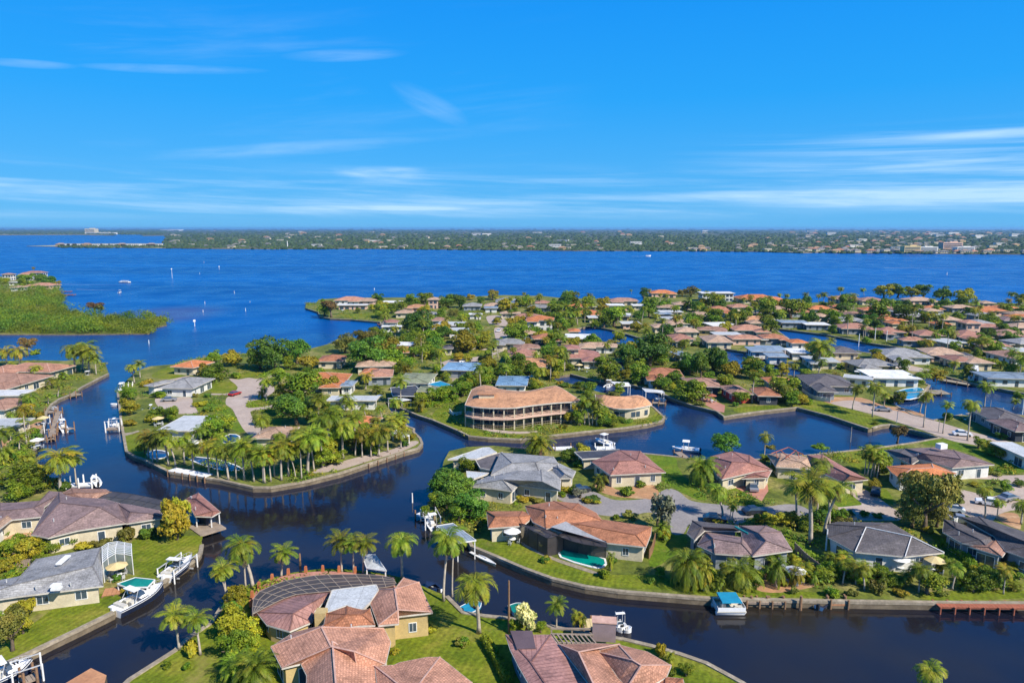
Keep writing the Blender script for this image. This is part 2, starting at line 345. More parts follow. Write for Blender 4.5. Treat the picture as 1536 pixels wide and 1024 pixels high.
# ------------------------------------------------------------------ mesh building
class MB:
    def __init__(s): s.v = []; s.f = []; s.m = []; s.uv = []; s.hasuv = False
    def face(s, pts, mi=0, uv=None):
        b = len(s.v); s.v += [tuple(p) for p in pts]; s.f.append(tuple(range(b, b + len(pts)))); s.m.append(mi)
        s.uv.append(uv or [(0.0, 0.0)] * len(pts))
        if uv: s.hasuv = True
    def box(s, c, d, yaw=0, mi=0, taper=1.0):
        ca, sa = math.cos(yaw), math.sin(yaw); b = len(s.v)
        for z in (-.5, .5):
            k = taper if z > 0 else 1
            for x, y in ((-.5, -.5), (.5, -.5), (.5, .5), (-.5, .5)):
                X, Y = x * d[0] * k, y * d[1] * k
                s.v.append((c[0] + X * ca - Y * sa, c[1] + X * sa + Y * ca, c[2] + z * d[2]))
        for q in ((0, 3, 2, 1), (4, 5, 6, 7), (0, 1, 5, 4), (1, 2, 6, 5), (2, 3, 7, 6), (3, 0, 4, 7)):
            s.f.append(tuple(b + i for i in q)); s.m.append(mi); s.uv.append([(0, 0)] * 4)
    def bar(s, p, q, w, h=None, mi=0):
        h = h or w; p = Vector(p); q = Vector(q); d = q - p; L_ = d.length
        if L_ < 1e-4: return
        d /= L_; up = Vector((0, 0, 1)) if abs(d.z) < 0.95 else Vector((1, 0, 0))
        x = d.cross(up).normalized(); y = x.cross(d); b = len(s.v)
        for o in (p, q):
            for i, j in ((-1, -1), (1, -1), (1, 1), (-1, 1)): s.v.append(tuple(o + x * (i * w / 2) + y * (j * h / 2)))
        for f in ((0, 1, 2, 3), (7, 6, 5, 4), (0, 4, 5, 1), (1, 5, 6, 2), (2, 6, 7, 3), (3, 7, 4, 0)):
            s.f.append(tuple(b + i for i in f)); s.m.append(mi); s.uv.append([(0, 0)] * 4)
    def tube(s, pts, rad, n=7, mi=0):
        b = len(s.v); pts = [Vector(p) for p in pts]
        for i, p in enumerate(pts):
            d = (pts[min(i + 1, len(pts) - 1)] - pts[max(i - 1, 0)]).normalized()
            up = Vector((0, 0, 1)) if abs(d.z) < 0.9 else Vector((1, 0, 0))
            x = d.cross(up).normalized(); y = x.cross(d)
            r = rad[i] if isinstance(rad, (list, tuple)) else rad
            for k in range(n):
                a = 2 * math.pi * k / n
                s.v.append(tuple(p + x * (r * math.cos(a)) + y * (r * math.sin(a))))
        for i in range(len(pts) - 1):
            for k in range(n):
                a, c = b + i * n + k, b + i * n + (k + 1) % n
                s.f.append((a, a + n, c + n, c)); s.m.append(mi); s.uv.append([(0, 0)] * 4)
        s.f.append(tuple(b + k for k in range(n))); s.m.append(mi); s.uv.append([(0, 0)] * n)
        e = b + (len(pts) - 1) * n
        s.f.append(tuple(e + n - 1 - k for k in range(n))); s.m.append(mi); s.uv.append([(0, 0)] * n)
    def prism(s, pts, z0, z1, mi=0, mtop=None):
        """polygon (list of xy) extruded between two heights"""
        p = [Vector((q[0], q[1], 0)) for q in pts]
        for t in tessellate_polygon([p]):
            tri = [p[i] for i in t]
            if (tri[1] - tri[0]).cross(tri[2] - tri[0]).z < 0: tri.reverse()
            s.face([(q.x, q.y, z1) for q in tri], mi if mtop is None else mtop)
        if area(p) < 0: p = p[::-1]
        for i in range(len(p)):
            a, c = p[i], p[(i + 1) % len(p)]
            s.face([(a.x, a.y, z0), (c.x, c.y, z0), (c.x, c.y, z1), (a.x, a.y, z1)], mi)
    def data(s, name, mats, smooth=False):
        me = bpy.data.meshes.new(name)
        me.from_pydata(s.v, [], s.f)
        for m in mats: me.materials.append(m)
        if len(mats) > 1: me.polygons.foreach_set('material_index', s.m)
        if s.hasuv:
            u = me.uv_layers.new(name='UVMap')
            u.data.foreach_set('uv', np.array([c for f in s.uv for q in f for c in q], dtype=np.float32))
        if smooth: me.polygons.foreach_set('use_smooth', [True] * len(me.polygons))
        me.update()
        return me
    def build(s, name, mats, parent=None, smooth=False):
        if not s.f: return None
        if not isinstance(mats, (list, tuple)): mats = [mats]
        o = bpy.data.objects.new(name, s.data(name, mats, smooth)); COL.objects.link(o)
        if parent: o.parent = parent
        return o
def area(p): return 0.5 * sum(p[i][0] * p[(i + 1) % len(p)][1] - p[(i + 1) % len(p)][0] * p[i][1] for i in range(len(p)))
def inside(pt, poly):
    x, y = pt[0], pt[1]; r = False; n = len(poly)
    for i in range(n):
        x1, y1 = poly[i][0], poly[i][1]; x2, y2 = poly[(i + 1) % n][0], poly[(i + 1) % n][1]
        if (y1 > y) != (y2 > y) and x < (x2 - x1) * (y - y1) / (y2 - y1) + x1: r = not r
    return r
def smooth_line(pts, closed=False, k=3):
    out = []; n = len(pts)
    for i in range(n if closed else n - 1):
        g = (lambda j: pts[j % n]) if closed else (lambda j: pts[max(0, min(n - 1, j))])
        p0, p1, p2, p3 = g(i - 1), g(i), g(i + 1), g(i + 2)
        for s_ in range(k):
            t = s_ / k
            out.append(tuple(0.5 * (2 * p1[a] + (p2[a] - p0[a]) * t + (2 * p0[a] - 5 * p1[a] + 4 * p2[a] - p3[a]) * t * t + (3 * p1[a] - p0[a] - 3 * p2[a] + p3[a]) * t ** 3) for a in range(2)))
    if not closed: out.append(tuple(pts[-1][:2]))
    return out
def offset_poly(p, d):
    """shrink a CCW polygon inward by d"""
    n = len(p); out = []
    for i in range(n):
        a, b, c = Vector(p[i - 1][:2]), Vector(p[i][:2]), Vector(p[(i + 1) % n][:2])
        e1, e2 = (b - a).normalized(), (c - b).normalized()
        n1, n2 = Vector((-e1.y, e1.x)), Vector((-e2.y, e2.x))
        m = n1 + n2
        if m.length < 1e-3: m = n1
        m.normalize(); k = max(0.5, m.dot(n1))
        out.append((b.x + m.x * d / k, b.y + m.y * d / k))
    return out
def empty(name, loc, rz=0, label=None, cat=None, group=None):
    o = bpy.data.objects.new(name, None); COL.objects.link(o); o.location = loc; o.rotation_euler = (0, 0, rz); o.empty_display_size = 0.5
    return tag(o, label, cat, group)
ALLT = []
def tag(o, label=None, cat=None, group=None, kind=None):
    if label: o['label'] = label
    if cat: o['category'] = cat
    if group: o['group'] = group
    if kind: o['kind'] = kind
    if cat and not kind: ALLT.append(o)
    return o
def copy_tree(o, parent=None):
    c = o.copy(); COL.objects.link(c); c.parent = parent
    for k in ('label', 'group'):
        if parent is None and k in c: del c[k]
    for ch in list(o.children): copy_tree(ch, c)
    return c
HAZE = True
# ------------------------------------------------------------------ the setting: water, lots, roads
def water_material():
    m = bpy.data.materials.new('river water'); m.use_nodes = True
    t = m.node_tree; b = t.nodes['Principled BSDF']
    g = t.nodes.new('ShaderNodeNewGeometry'); sx = t.nodes.new('ShaderNodeSeparateXYZ'); t.links.new(g.outputs['Position'], sx.inputs[0])
    openw = N(t, 'ShaderNodeMapRange'); openw.inputs[1].default_value = 125; openw.inputs[2].default_value = 400   # canals calm, bay choppy
    t.links.new(sx.outputs[1], openw.inputs[0])
    n1 = N(t, 'ShaderNodeTexNoise'); n1.inputs['Scale'].default_value = 0.9; n1.inputs['Detail'].default_value = 4
    n2 = N(t, 'ShaderNodeTexNoise'); n2.inputs['Scale'].default_value = 0.16; n2.inputs['Detail'].default_value = 5
    for n in (n1, n2): t.links.new(g.outputs['Position'], n.inputs['Vector'])
    h = math_node(t, 'ADD', math_node(t, 'MULTIPLY', n1.outputs[0], 0.35), math_node(t, 'MULTIPLY', n2.outputs[0], 0.6))
    bp = t.nodes.new('ShaderNodeBump'); bp.inputs['Distance'].default_value = 0.5
    st = N(t, 'ShaderNodeMapRange'); st.inputs[3].default_value = 0.13; st.inputs[4].default_value = 1.0
    t.links.new(openw.outputs[0], st.inputs[0]); t.links.new(st.outputs[0], bp.inputs['Strength'])
    t.links.new(h, bp.inputs['Height']); t.links.new(bp.outputs[0], b.inputs['Normal'])
    ro = N(t, 'ShaderNodeMapRange'); ro.inputs[3].default_value = 0.02; ro.inputs[4].default_value = 0.24
    n4 = N(t, 'ShaderNodeTexNoise'); n4.inputs['Scale'].default_value = 0.035; n4.inputs['Detail'].default_value = 5; t.links.new(g.outputs['Position'], n4.inputs['Vector'])
    wp = N(t, 'ShaderNodeMapRange'); wp.inputs[1].default_value = 0.4; wp.inputs[2].default_value = 0.7; wp.inputs[4].default_value = 0.16; t.links.new(n4.outputs[0], wp.inputs[0])
    t.links.new(openw.outputs[0], ro.inputs[0]); t.links.new(math_node(t, 'ADD', ro.outputs[0], wp.outputs[0]), b.inputs['Roughness'])
    # tannin-brown canals, blue river, wind streaks
    mp = t.nodes.new('ShaderNodeMapping'); mp.inputs['Scale'].default_value = (0.0012, 0.009, 1)
    t.links.new(g.outputs['Position'], mp.inputs[0])
    n3 = N(t, 'ShaderNodeTexNoise'); n3.inputs['Scale'].default_value = 1.0; n3.inputs['Detail'].default_value = 4; t.links.new(mp.outputs[0], n3.inputs['Vector'])
    blue = ramp_node(t, n3.outputs[0], [(0.35, (0.0, 0.052, 0.22)), (0.65, (0.0, 0.080, 0.31))])
    mx = N(t, 'ShaderNodeMix', data_type='RGBA'); t.links.new(openw.outputs[0], mx.inputs[0]); t.links.new(ramp_node(t, n4.outputs[0], [(0.4, (0.009, 0.010, 0.019)), (0.65, (0.022, 0.018, 0.013))]), mx.inputs[6]); t.links.new(blue, mx.inputs[7])
    # pale shoal off the mangrove point
    c = P(232, 474, 0); sub = N(t, 'ShaderNodeVectorMath', operation='SUBTRACT'); t.links.new(g.outputs['Position'], sub.inputs[0]); sub.inputs[1].default_value = c
    mu = N(t, 'ShaderNodeVectorMath', operation='MULTIPLY'); t.links.new(sub.outputs[0], mu.inputs[0]); mu.inputs[1].default_value = (1 / 48, 1 / 75, 1)
    ln = N(t, 'ShaderNodeVectorMath', operation='LENGTH'); t.links.new(mu.outputs[0], ln.inputs[0])
    sh = N(t, 'ShaderNodeMapRange', interpolation_type='SMOOTHSTEP'); sh.inputs[1].default_value = 0.3; sh.inputs[2].default_value = 1.0; sh.inputs[3].default_value = 0.5; sh.inputs[4].default_value = 0
    t.links.new(ln.outputs['Value'], sh.inputs[0])
    m2 = N(t, 'ShaderNodeMix', data_type='RGBA'); t.links.new(sh.outputs[0], m2.inputs[0]); t.links.new(mx.outputs[2], m2.inputs[6]); m2.inputs[7].default_value = (0.09, 0.07, 0.13, 1)
    t.links.new(m2.outputs[2], b.inputs['Base Color'])
    b.inputs['IOR'].default_value = 1.33
    sl = N(t, 'ShaderNodeMapRange'); sl.inputs[3].default_value = 0.62; sl.inputs[4].default_value = 0.16
    t.links.new(openw.outputs[0], sl.inputs[0]); t.links.new(sl.outputs[0], b.inputs['Specular IOR Level'])
    return m
MT['water'] = water_material()
mb = MB()
FARX, FARY = 30000, 30000
mb.face([(-FARX, -400, 0), (FARX, -400, 0), (FARX, FARY, 0), (-FARX, FARY, 0)])
tag(mb.build('water', MT['water']), kind='structure')
mb = MB(); mb.face([(-FARX, -400, -4), (FARX, -400, -4), (FARX, FARY, -4), (-FARX, FARY, -4)])
MT['ground'] = pmat('lots of grass and sandy soil', (0.05, 0.078, 0.010), (0.13, 0.15, 0.018), 0.10, 0.95, 0.7, 1.4, c3=(0.27, 0.225, 0.08), fine=0.35, detail=9)
MT['lawn'] = lawnmat('mown lawn', (0.080, 0.120, 0.009), (0.135, 0.168, 0.011), (0.21, 0.20, 0.026), 0.35)
MT['lush'] = lawnmat('lush lawn', (0.065, 0.125, 0.008), (0.10, 0.160, 0.010), (0.155, 0.180, 0.016), 1.1, .06)
tag(mb.build('river_bed', MT['ground']), kind='structure')
def land(name, polys, z, mat, zb=-3.0, kind='structure'):
    """polys: outer loop followed by hole loops, world xy"""
    mb = MB()
    loops = [[Vector((x, y, 0)) for x, y in p] for p in polys]
    flat = [v for l in loops for v in l]
    for t in tessellate_polygon(loops):
        tri = [flat[i] for i in t]
        if (tri[1] - tri[0]).cross(tri[2] - tri[0]).z < 0: tri.reverse()
        mb.face([(q.x, q.y, z) for q in tri])
    for l in loops:
        for i in range(len(l)):
            a, c = l[i], l[(i + 1) % len(l)]
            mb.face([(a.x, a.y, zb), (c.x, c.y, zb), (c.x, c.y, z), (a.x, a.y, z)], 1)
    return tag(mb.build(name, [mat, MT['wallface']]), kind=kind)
def pxpoly(s, zm='px', z=LZ): return [tuple(PZ(zm, *map(float, q.split(',')), z)[:2]) for q in s.split()]
M_ = ("176,588 190,570 205,556 225,549 262,546 278,540 330,532 380,529 430,526 460,524 500,514 540,506 566,499 573,491 570,483 548,481 526,479 495,477.6 480,475 477,468 458,462 459,454 474,454 478,449 505,447 560,446 620,446 703,445 755,442.4 812,443.7 846,447 890,447.6 921,447.6 942,450 952,455 962,454 966,447 963,441 985,437 1060,440 1100,445 1140,449 1204,454 1300,452 1400,450 1500,455 1800,452 "
      "1900,905 1536,905 1394,904 1199,901 1060,897.5 977,891 927,887 878,880 828,868 784,852 742,834 707,819.6 700,806 672,795 652,780 645,755 650,730 662,706 666,690 674,676 700,670 740,668 780,672 830,676 860,676 900,677 930,679 966,680 1016,685 1050,689 1100,691 1150,688 1200,684 1243.7,679.4 1322.5,670.6 1375,663 1410,656.4 1353,641 1335.6,636.7 1322.5,637.8 1309,642 1302.8,643.3 1243.7,623.6 1195,611 1140.6,617 1101.6,622.6 1086,625 1075,617 1039,608 1006,597 985,585 945,577 915,574 890,570 856,561 830,564 832,570 860,576 900,588 935,594 965,600 982,612 990,619.6 997,626 993.6,631 971.6,636.5 937.7,641.6 887,646.6 831,653 780,659 732,657 703,654 689,647 649,630 627,623 600,611.6 580,603 577,604 588,618 602,632 613,640 621.6,643 621,648 630.5,657 633.7,665 628,672 604,678.5 564.6,691.7 512,709 459,722 406,731 380,731 331,720 303,716 255.6,709 215,689 200,684 188.8,677 185,655 181,632 178,605")
HOLES = ["864,500 866,493 885,489 915,494 950,504 972,511 960,519 935,518 905,512 880,508",
         "1160,492 1240,502 1300,514 1370,524 1366,532 1300,529 1240,519 1185,509",
         "1072,528 1088,523 1120,528 1150,537 1185,548 1212,556 1205,566 1165,560 1130,556 1100,550 1078,542",
         "1362,562 1400,560 1450,573 1536,590 1700,620 1700,660 1560,625 1470,617 1430,624 1400,630 1370,622 1340,606 1345,590 1385,588 1395,578 1375,570",
         "896,545 940,542 946,554 915,557 900,553"]
main_loop = pxpoly(M_); holes = [pxpoly(h) for h in HOLES]
land('ground', [main_loop] + holes, LZ, MT['ground'])
E_ = "-500,541 0,541 53,540 98,541 130,537 158,545 163,560 124,580 110,590 90,598 78,606 70,618 66,640 52,676 58,700 80,722 100,734 150,742 200,748 262,762 290,785 299,801 304,817 302,828 294,839 270,855 247,872 215,885 190,893 171,918 120,943 80,962 41,981 0,999 -60,1024 -300,1120 -700,1120"
D_ = "120,1090 193,1019 262,975 281,957 316,934 335,905 350,893 378,878 400,868 440,858 483,852 510,852 560,857 600,865 638,880 671,894 695,918 727,923 759,926 823,938 880,950 935,958 977,968 1020,980 1060,994 1115,1024 1180,1070 1250,1350 100,1350"
F_ = "-500,500 0,500 104,500 224,499 229,491 250,486 248,479 210,477 180,476 150,474 110,468 96,462 92,452 96,444 90,436 84,426 60,419 0,414 -500,412"
e_loop, d_loop, f_loop = pxpoly(E_), pxpoly(D_), pxpoly(F_)
land('ground', [e_loop], LZ, MT['ground'])
land('ground', [d_loop], LZ, MT['lawn'])
land('shore_ground', [f_loop], 0.6, MT['ground'])
# the far shore: one low plain to the horizon, a spit with a lagoon behind it
far = [tuple(P(x, y, 0)[:2]) for x, y in [(248, 372.5), (300, 373.5), (400, 374), (480, 373.2), (560, 373.5), (660, 374.5), (760, 375.5), (860, 376.5), (960, 376.5), (1060, 377), (1140, 378), (1200, 380), (1240, 379), (1290, 379.5), (1350, 380), (1400, 381), (1536, 382), (1750, 383)]]
far2 = [(FARX, far[-1][1] + 300), (FARX, FARY), (-FARX, FARY), (-FARX, P(0, 353.5, 0).y)] + [tuple(P(x, y, 0)[:2]) for x, y in [(-300, 353), (0, 353), (120, 352.5), (170, 353), (180, 351), (205, 351), (215, 354), (245, 353.5), (250, 358), (246, 364), (252, 368)]]
land('far_shore', [far + far2], 1.5, pmat('far plain', (0.035, 0.06, 0.025), (0.06, 0.075, 0.035), 0.002, 0.95, c3=(0.16, 0.16, 0.10), fine=0.3, bscale=0.01))
spit = [tuple(P(x, y, 0)[:2]) for x, y in [(40, 369.5), (86, 370.2), (150, 371.2), (249, 372.8), (249, 367), (200, 367.5), (120, 367.8), (86, 368.3)]]
land('far_spit', [spit], 1.2, pmat('sandy spit', (0.45, 0.40, 0.28), (0.20, 0.22, 0.08), 0.01, 0.95, fine=0))

# seawalls: concrete cap with a step, one per shore
def seawall(label, pts, w=0.45, mat='concrete', name='seawall', tiers=True):
    pts = [Vector((p[0], p[1])) for p in pts]
    mb, mf = MB(), MB(); n = len(pts); L_, R_ = [], []
    for i in range(n):
        d = (pts[min(i + 1, n - 1)] - pts[max(i - 1, 0)]).normalized(); nn = Vector((-d.y, d.x))
        L_.append(pts[i] + nn * w); R_.append(pts[i] - nn * 0.2)
    for i in range(n - 1):
        a, b, c, d = L_[i], L_[i + 1], R_[i + 1], R_[i]
        z0, z1 = LZ - 0.25, LZ + 0.16
        mb.face([(a.x, a.y, z1), (d.x, d.y, z1), (c.x, c.y, z1), (b.x, b.y, z1)])
        mb.face([(a.x, a.y, z0), (a.x, a.y, z1), (b.x, b.y, z1), (b.x, b.y, z0)])
        mb.face([(d.x, d.y, z0), (c.x, c.y, z0), (c.x, c.y, z1), (d.x, d.y, z1)])
        mb.face([(d.x, d.y, z0), (a.x, a.y, z0), (b.x, b.y, z0), (c.x, c.y, z0)])
        if tiers:
            m1 = (pts[i] + pts[i + 1]) / 2
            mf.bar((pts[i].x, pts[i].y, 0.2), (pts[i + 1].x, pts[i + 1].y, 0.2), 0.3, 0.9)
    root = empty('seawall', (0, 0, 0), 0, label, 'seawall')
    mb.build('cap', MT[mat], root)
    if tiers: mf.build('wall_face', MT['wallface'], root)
    return root
def sub(loop, px0, px1, rev=False):
    a, b = P(*px0), P(*px1)
    i = min(range(len(loop)), key=lambda k: (loop[k][0] - a.x) ** 2 + (loop[k][1] - a.y) ** 2)
    j = min(range(len(loop)), key=lambda k: (loop[k][0] - b.x) ** 2 + (loop[k][1] - b.y) ** 2)
    out = []; n = len(loop); k = i
    while True:
        out.append(loop[k])
        if k == j: break
        k = (k + 1) % n
    return out
def wall_on(loop, p0, p1, label, **kw):
    pts = sub(loop, p0, p1)
    # land must lie to the left of the walking direction
    if area(loop) < 0: pts = pts[::-1]
    return seawall(label, pts, **kw)
wall_on(main_loop, (1900, 905), (700, 806), 'long concrete seawall curving past the orange roofed pool house to the red dock')
wall_on(main_loop, (900, 677), (1410, 656.4), 'thin pale seawall along the near bank of the wide blue lagoon')
wall_on(main_loop, (1302.8, 643.3), (1006, 597), 'seawall on the far bank of the lagoon below the red terrace')
wall_on(main_loop, (1410, 656.4), (1309, 642), 'low seawall along the road at the narrow end of the lagoon')
wall_on(main_loop, (965, 600), (580, 603), 'curved seawall round the lawn of the two storey crescent building')
wall_on(main_loop, (588, 618), (176, 588), 'long curved seawall round the palm lined point of the left peninsula')
wall_on(main_loop, (573, 491), (458, 462), 'pale seawall under the big house on the bay point', tiers=False)
wall_on(main_loop, (1006, 597), (856, 561), 'seawall behind the boathouses on the narrow canal')
wall_on(e_loop, (304, 817), (190, 893), 'curved edging of the lawn beside the moored sport boat', tiers=False)
wall_on(e_loop, (171, 918), (-300, 1120), 'straight stepped seawall below the lawn in the lower left')
wall_on(e_loop, (163, 560), (52, 676), 'old seawall with docks on the left canal bank')
wall_on(d_loop, (120, 1090), (335, 905), 'thin seawall of the nearest lawn beside two leaning palms')
wall_on(d_loop, (671, 894), (1250, 1350), 'pale seawall behind the ribbed roof house at the bottom')
for h, l in zip(holes, ['stone edging of the small pond beside the red roofed house', 'green seawall of the straight canal under the brown roofed row',
                        'curving seawall of the marina basin with the blue roofs', 'seawall of the blue basin beside the long road', 'edging of the tiny pond left of the big dark tree']):
    hh = h + [h[0]]
    if area(h) > 0: hh = hh[::-1]
    seawall(l, hh, w=0.5, tiers=False)

ROADPOLYS = []
def sheet(name, zm, s, mat, dz, smooth=True, kind='structure'):
    p = [tuple(PZ(zm, *map(float, q.split(',')))[:2]) for q in s.split()]
    if smooth: p = smooth_line(p, True, 3)
    if area(p) < 0: p = p[::-1]
    mb = MB(); mb.prism(p, LZ - 0.3, LZ + dz)
    if name != 'lawn': ROADPOLYS.append(p)
    return tag(mb.build(name, MT[mat]), kind=kind)
sheet('road', 'C6', '930,160 1010,165 1100,150 1180,160 1260,120 1420,105 1420,150 1290,170 1320,260 1200,330 1100,350 1075,380 1090,405 1200,400 1365,372 1365,395 1230,420 1110,440 1190,560 1260,600 1365,600 1365,680 1230,690 1080,620 1000,500 960,420 905,380 905,330 920,300 760,295 760,285 940,280 1005,230', 'paving', 0.03)
sheet('driveway', 'C6', '300,330 420,322 600,318 622,380 660,430 640,455 460,455 400,420 330,400', 'paving', 0.034)
sheet('path', 'C6', '20,625 100,615 150,600 165,610 120,625 40,645', 'concrete', 0.034)
sheet('path', 'C6', '370,185 430,165 600,130 520,160 430,180', 'paving', 0.034)
sheet('road', 'px', '832,745 860,739 890,737 915,748 940,750 975,746 1000,733 1018,737 1033,749 1055,754 1105,758 1145,760 1178,756 1200,758 1215,768 1190,776 1150,778 1125,776 1110,786 1065,784 1035,786 1025,800 1008,800 1002,780 975,768 940,774 900,772 870,762', 'asphalt', 0.03)
sheet('driveway', 'B5', '608,388 700,372 815,362 822,410 800,440 780,475', 'brick', 0.034, False)
sheet('driveway', 'B4', '1100,335 1180,350 1250,385 1340,360 1440,345 1490,400 1470,440 1400,435 1300,430 1200,415 1120,385', 'sand', 0.034)
sheet('driveway', 'B6', '150,412 268,404 330,440 440,520 520,560 480,600 150,600 100,560 90,515 240,500 240,488', 'paving', 0.034, False)
sheet('road', 'B6', '860,400 960,420 1080,445 1180,405 1150,350 1060,335 850,330 850,318 1200,310 1420,330 1420,560 1240,530 1120,560 1080,600 1000,600 900,560 780,520 770,500 900,490 880,450', 'paving', 0.03)
sheet('sand_bed', 'B6', '1110,590 1150,550 1240,560 1260,640 1230,650', 'sand', 0.036)
sheet('road', 'A8', '400,432 520,418 600,438 700,462 800,484 900,510 1000,536 1100,566 1200,596 1380,642 1430,665 1300,678 1200,668 1100,650 1000,615 900,580 800,548 700,515 620,492 500,462', 'paving', 0.03)
sheet('road', 'C8', '770,245 850,240 900,275 930,300 890,312 800,300 775,280', 'paving', 0.03)
sheet('road', 'C8', '822,325 900,322 930,335 905,350 925,375 880,430 870,465 740,475 740,462 850,455 830,400', 'paving', 0.032)
sheet('road', 'C8', '460,560 560,530 700,520 860,480 870,488 720,540 700,560 470,585', 'paving', 0.034)
sheet('road', 'C8', '560,640 620,650 690,640 700,660 610,680 560,700 530,670', 'concrete', 0.03)
sheet('terrace', 'C3', '285,640 380,615 560,690 552,760 480,745', 'brick', 0.05, False)
sheet('path', 'B4', '640,690 700,720 850,790 1000,840 1110,880 1100,892 980,855 840,805 690,735', 'concrete', 0.05)
sheet('path', 'C1', '990,545 1060,565 1200,600 1380,625 1536,630 1700,615 1700,602 1536,608 1380,600 1200,575 1080,550', 'paving', 0.034)
sheet('path', 'A5', '0,650 60,620 200,545 240,545 215,600 120,600 0,700', 'sand', 0.03)
sheet('path', 'A5', '20,325 120,345 165,360 120,380 0,400 0,335', 'concrete', 0.03)
sheet('path', 'C4', '180,440 420,440 560,490 700,510 860,560 700,545 500,500 200,480', 'sand', 0.026)
sheet('path', 'B1', '0,310 150,290 160,330 60,345 0,345', 'sand', 0.03)
sheet('sand_bed', 'B5', '730,960 860,930 1000,990 1150,1010 900,1060 740,1040', 'sand', 0.03)
sheet('sand_bed', 'A6', '330,830 420,790 600,740 780,700 900,650 940,660 850,705 650,765 480,815', 'paving', 0.03)
sheet('shore_path', 'px', '1180,524 1240,532 1300,538 1350,545 1400,556 1395,560 1340,552 1290,545 1230,541 1180,535', 'paving', 0.03)
for zm, s, m in [('B5', '580,388 640,392 700,425 790,490 745,508 640,500 570,440', 'lush'), ('B5', '60,180 220,195 240,250 300,340 420,440 410,470 330,450 170,360 110,300', 'lush'),
                 ('B5', '110,700 240,672 300,710 290,760 180,850 70,900 60,800', 'lush'), ('B5', '930,680 1050,760 1180,830 1300,900 1200,900 1080,850 960,760', 'lush'),
                 ('B1', '628,350 930,325 955,345 940,400 870,450 780,520 630,528', 'lawn'), ('B1', '0,935 0,870 60,800 160,740 280,660 480,600 560,610 545,680 130,880', 'lawn'),
                 ('B4', '360,690 640,690 850,800 1100,890 1480,900 1700,990 1480,985 1000,950 700,870 520,790 380,720', 'lawn'),
                 ('C4', '20,480 180,470 420,540 600,610 560,628 490,650 420,625 200,560 30,510', 'lawn'),
                 ('C1', '280,320 420,300 560,370 560,400 480,410', 'lawn'), ('C1', '640,400 780,330 800,450 1000,560 1250,640 1536,640 1536,680 1200,670 960,630 700,510 620,470', 'lawn'),
                 ('C2', '380,640 640,570 900,560 1080,560 1290,500 1330,450 1385,510 1330,545 1060,590 700,630 450,655', 'lawn'),
                 ('C6', '270,140 330,90 460,50 620,110 600,130 420,160', 'lawn'), ('C6', '760,215 900,185 1000,210 1000,270 900,285 790,280', 'lawn'), ('C6', '1075,370 1270,320 1320,365 1200,400 1080,400', 'lawn'),
                 ('C6', '40,650 180,610 215,830 180,835 70,770', 'lawn'), ('C6', '610,400 900,360 960,440 1060,600 960,590 860,450 700,440', 'lush'), ('C6', '1210,430 1365,410 1365,600 1280,570', 'lawn'),
                 ('C6', '1000,120 1130,95 1240,115 1100,150 1010,150', 'lawn'),
                 ('C3', '680,710 1190,680 1240,705 1000,735 700,760', 'lawn'), ('B6', '600,100 740,80 1000,130 1280,230 1280,290 1110,290 1090,230 830,140', 'lush'),
                 ('B6', '60,170 250,140 400,120 400,200 250,290 140,220', 'lawn'), ('B6', '670,690 800,720 960,860 1000,980 900,960 800,800', 'lush'),
                 ('B7', '1080,210 1280,200 1536,200 1536,235 1100,245', 'lawn'), ('B7', '0,200 300,190 620,215 600,232 100,225', 'lawn'), ('B6', '270,390 400,400 440,500 300,430', 'lush'), ('B6', '60,440 140,420 240,480 240,498 90,510', 'lush'),
                 ('A2', '1080,820 1300,790 1370,800 1250,850 1100,860', 'lawn'), ('A2', '500,580 760,575 770,600 560,600', 'lawn')]:
    sheet('lawn', zm, s, m, 0.02)
# ------------------------------------------------------------------ houses
FOOT = []          # footprints, so that nothing is planted inside a house
LM = []            # (point, phrase) landmarks for labels
def ccw(p): return p if area(p) > 0 else p[::-1]
def roof_on(mr, mf, mc, eaves, ze, ridge, off):
    e = [(p[0], p[1]) for p in eaves]; n = len(e)
    near = [min(range(len(ridge)), key=lambda k: (ridge[k][0] - p[0]) ** 2 + (ridge[k][1] - p[1]) ** 2) for p in e]
    o = Vector((off[0], off[1], 0))
    for i in range(n):
        a, b = Vector((*e[i], ze)), Vector((*e[(i + 1) % n], ze)); r0, r1 = near[i], near[(i + 1) % n]
        seq = list(range(r1, r0 - 1, -1)) if r1 >= r0 else list(range(r1, r0 + 1))
        pts = [a, b] + [Vector(ridge[k]) for k in seq]
        d = (b - a); 
        if d.length < 1e-3: continue
        d.normalize()
        uv = [((p - a).dot(d) + i * 3.3, ((p - a) - d * (p - a).dot(d)).length) for p in pts]
        mr.face([p - o for p in pts], 0, uv)
        mf.bar(a - o + Vector((0, 0, -0.12)), b - o + Vector((0, 0, -0.12)), 0.10, 0.2)
        ra = Vector(ridge[r0])
        pa, nb = Vector((*e[i - 1], 0)), Vector((*e[(i + 1) % n], 0)); ca = Vector((*e[i], 0))
        if mc is not None and (ca - pa).cross(nb - ca).z > 0.0:
            q = (ca - pa).normalized().dot((nb - ca).normalized())
            if q < 0.8: mc.bar(a - o + Vector((0, 0, 0.04)), ra - o + Vector((0, 0, 0.04)), 0.18, 0.07)
    for k in range(len(ridge) - 1):
        if mc is not None: mc.bar(Vector(ridge[k]) - o + Vector((0, 0, 0.04)), Vector(ridge[k + 1]) - o + Vector((0, 0, 0.03)), 0.2, 0.07)
    pv = [Vector((x, y, 0)) for x, y in e]
    for t in tessellate_polygon([pv]):
        tri = [pv[i] for i in t]
        if (tri[1] - tri[0]).cross(tri[2] - tri[0]).z > 0: tri.reverse()
        mf.face([(q.x - o.x, q.y - o.y, ze - 0.2) for q in tri])
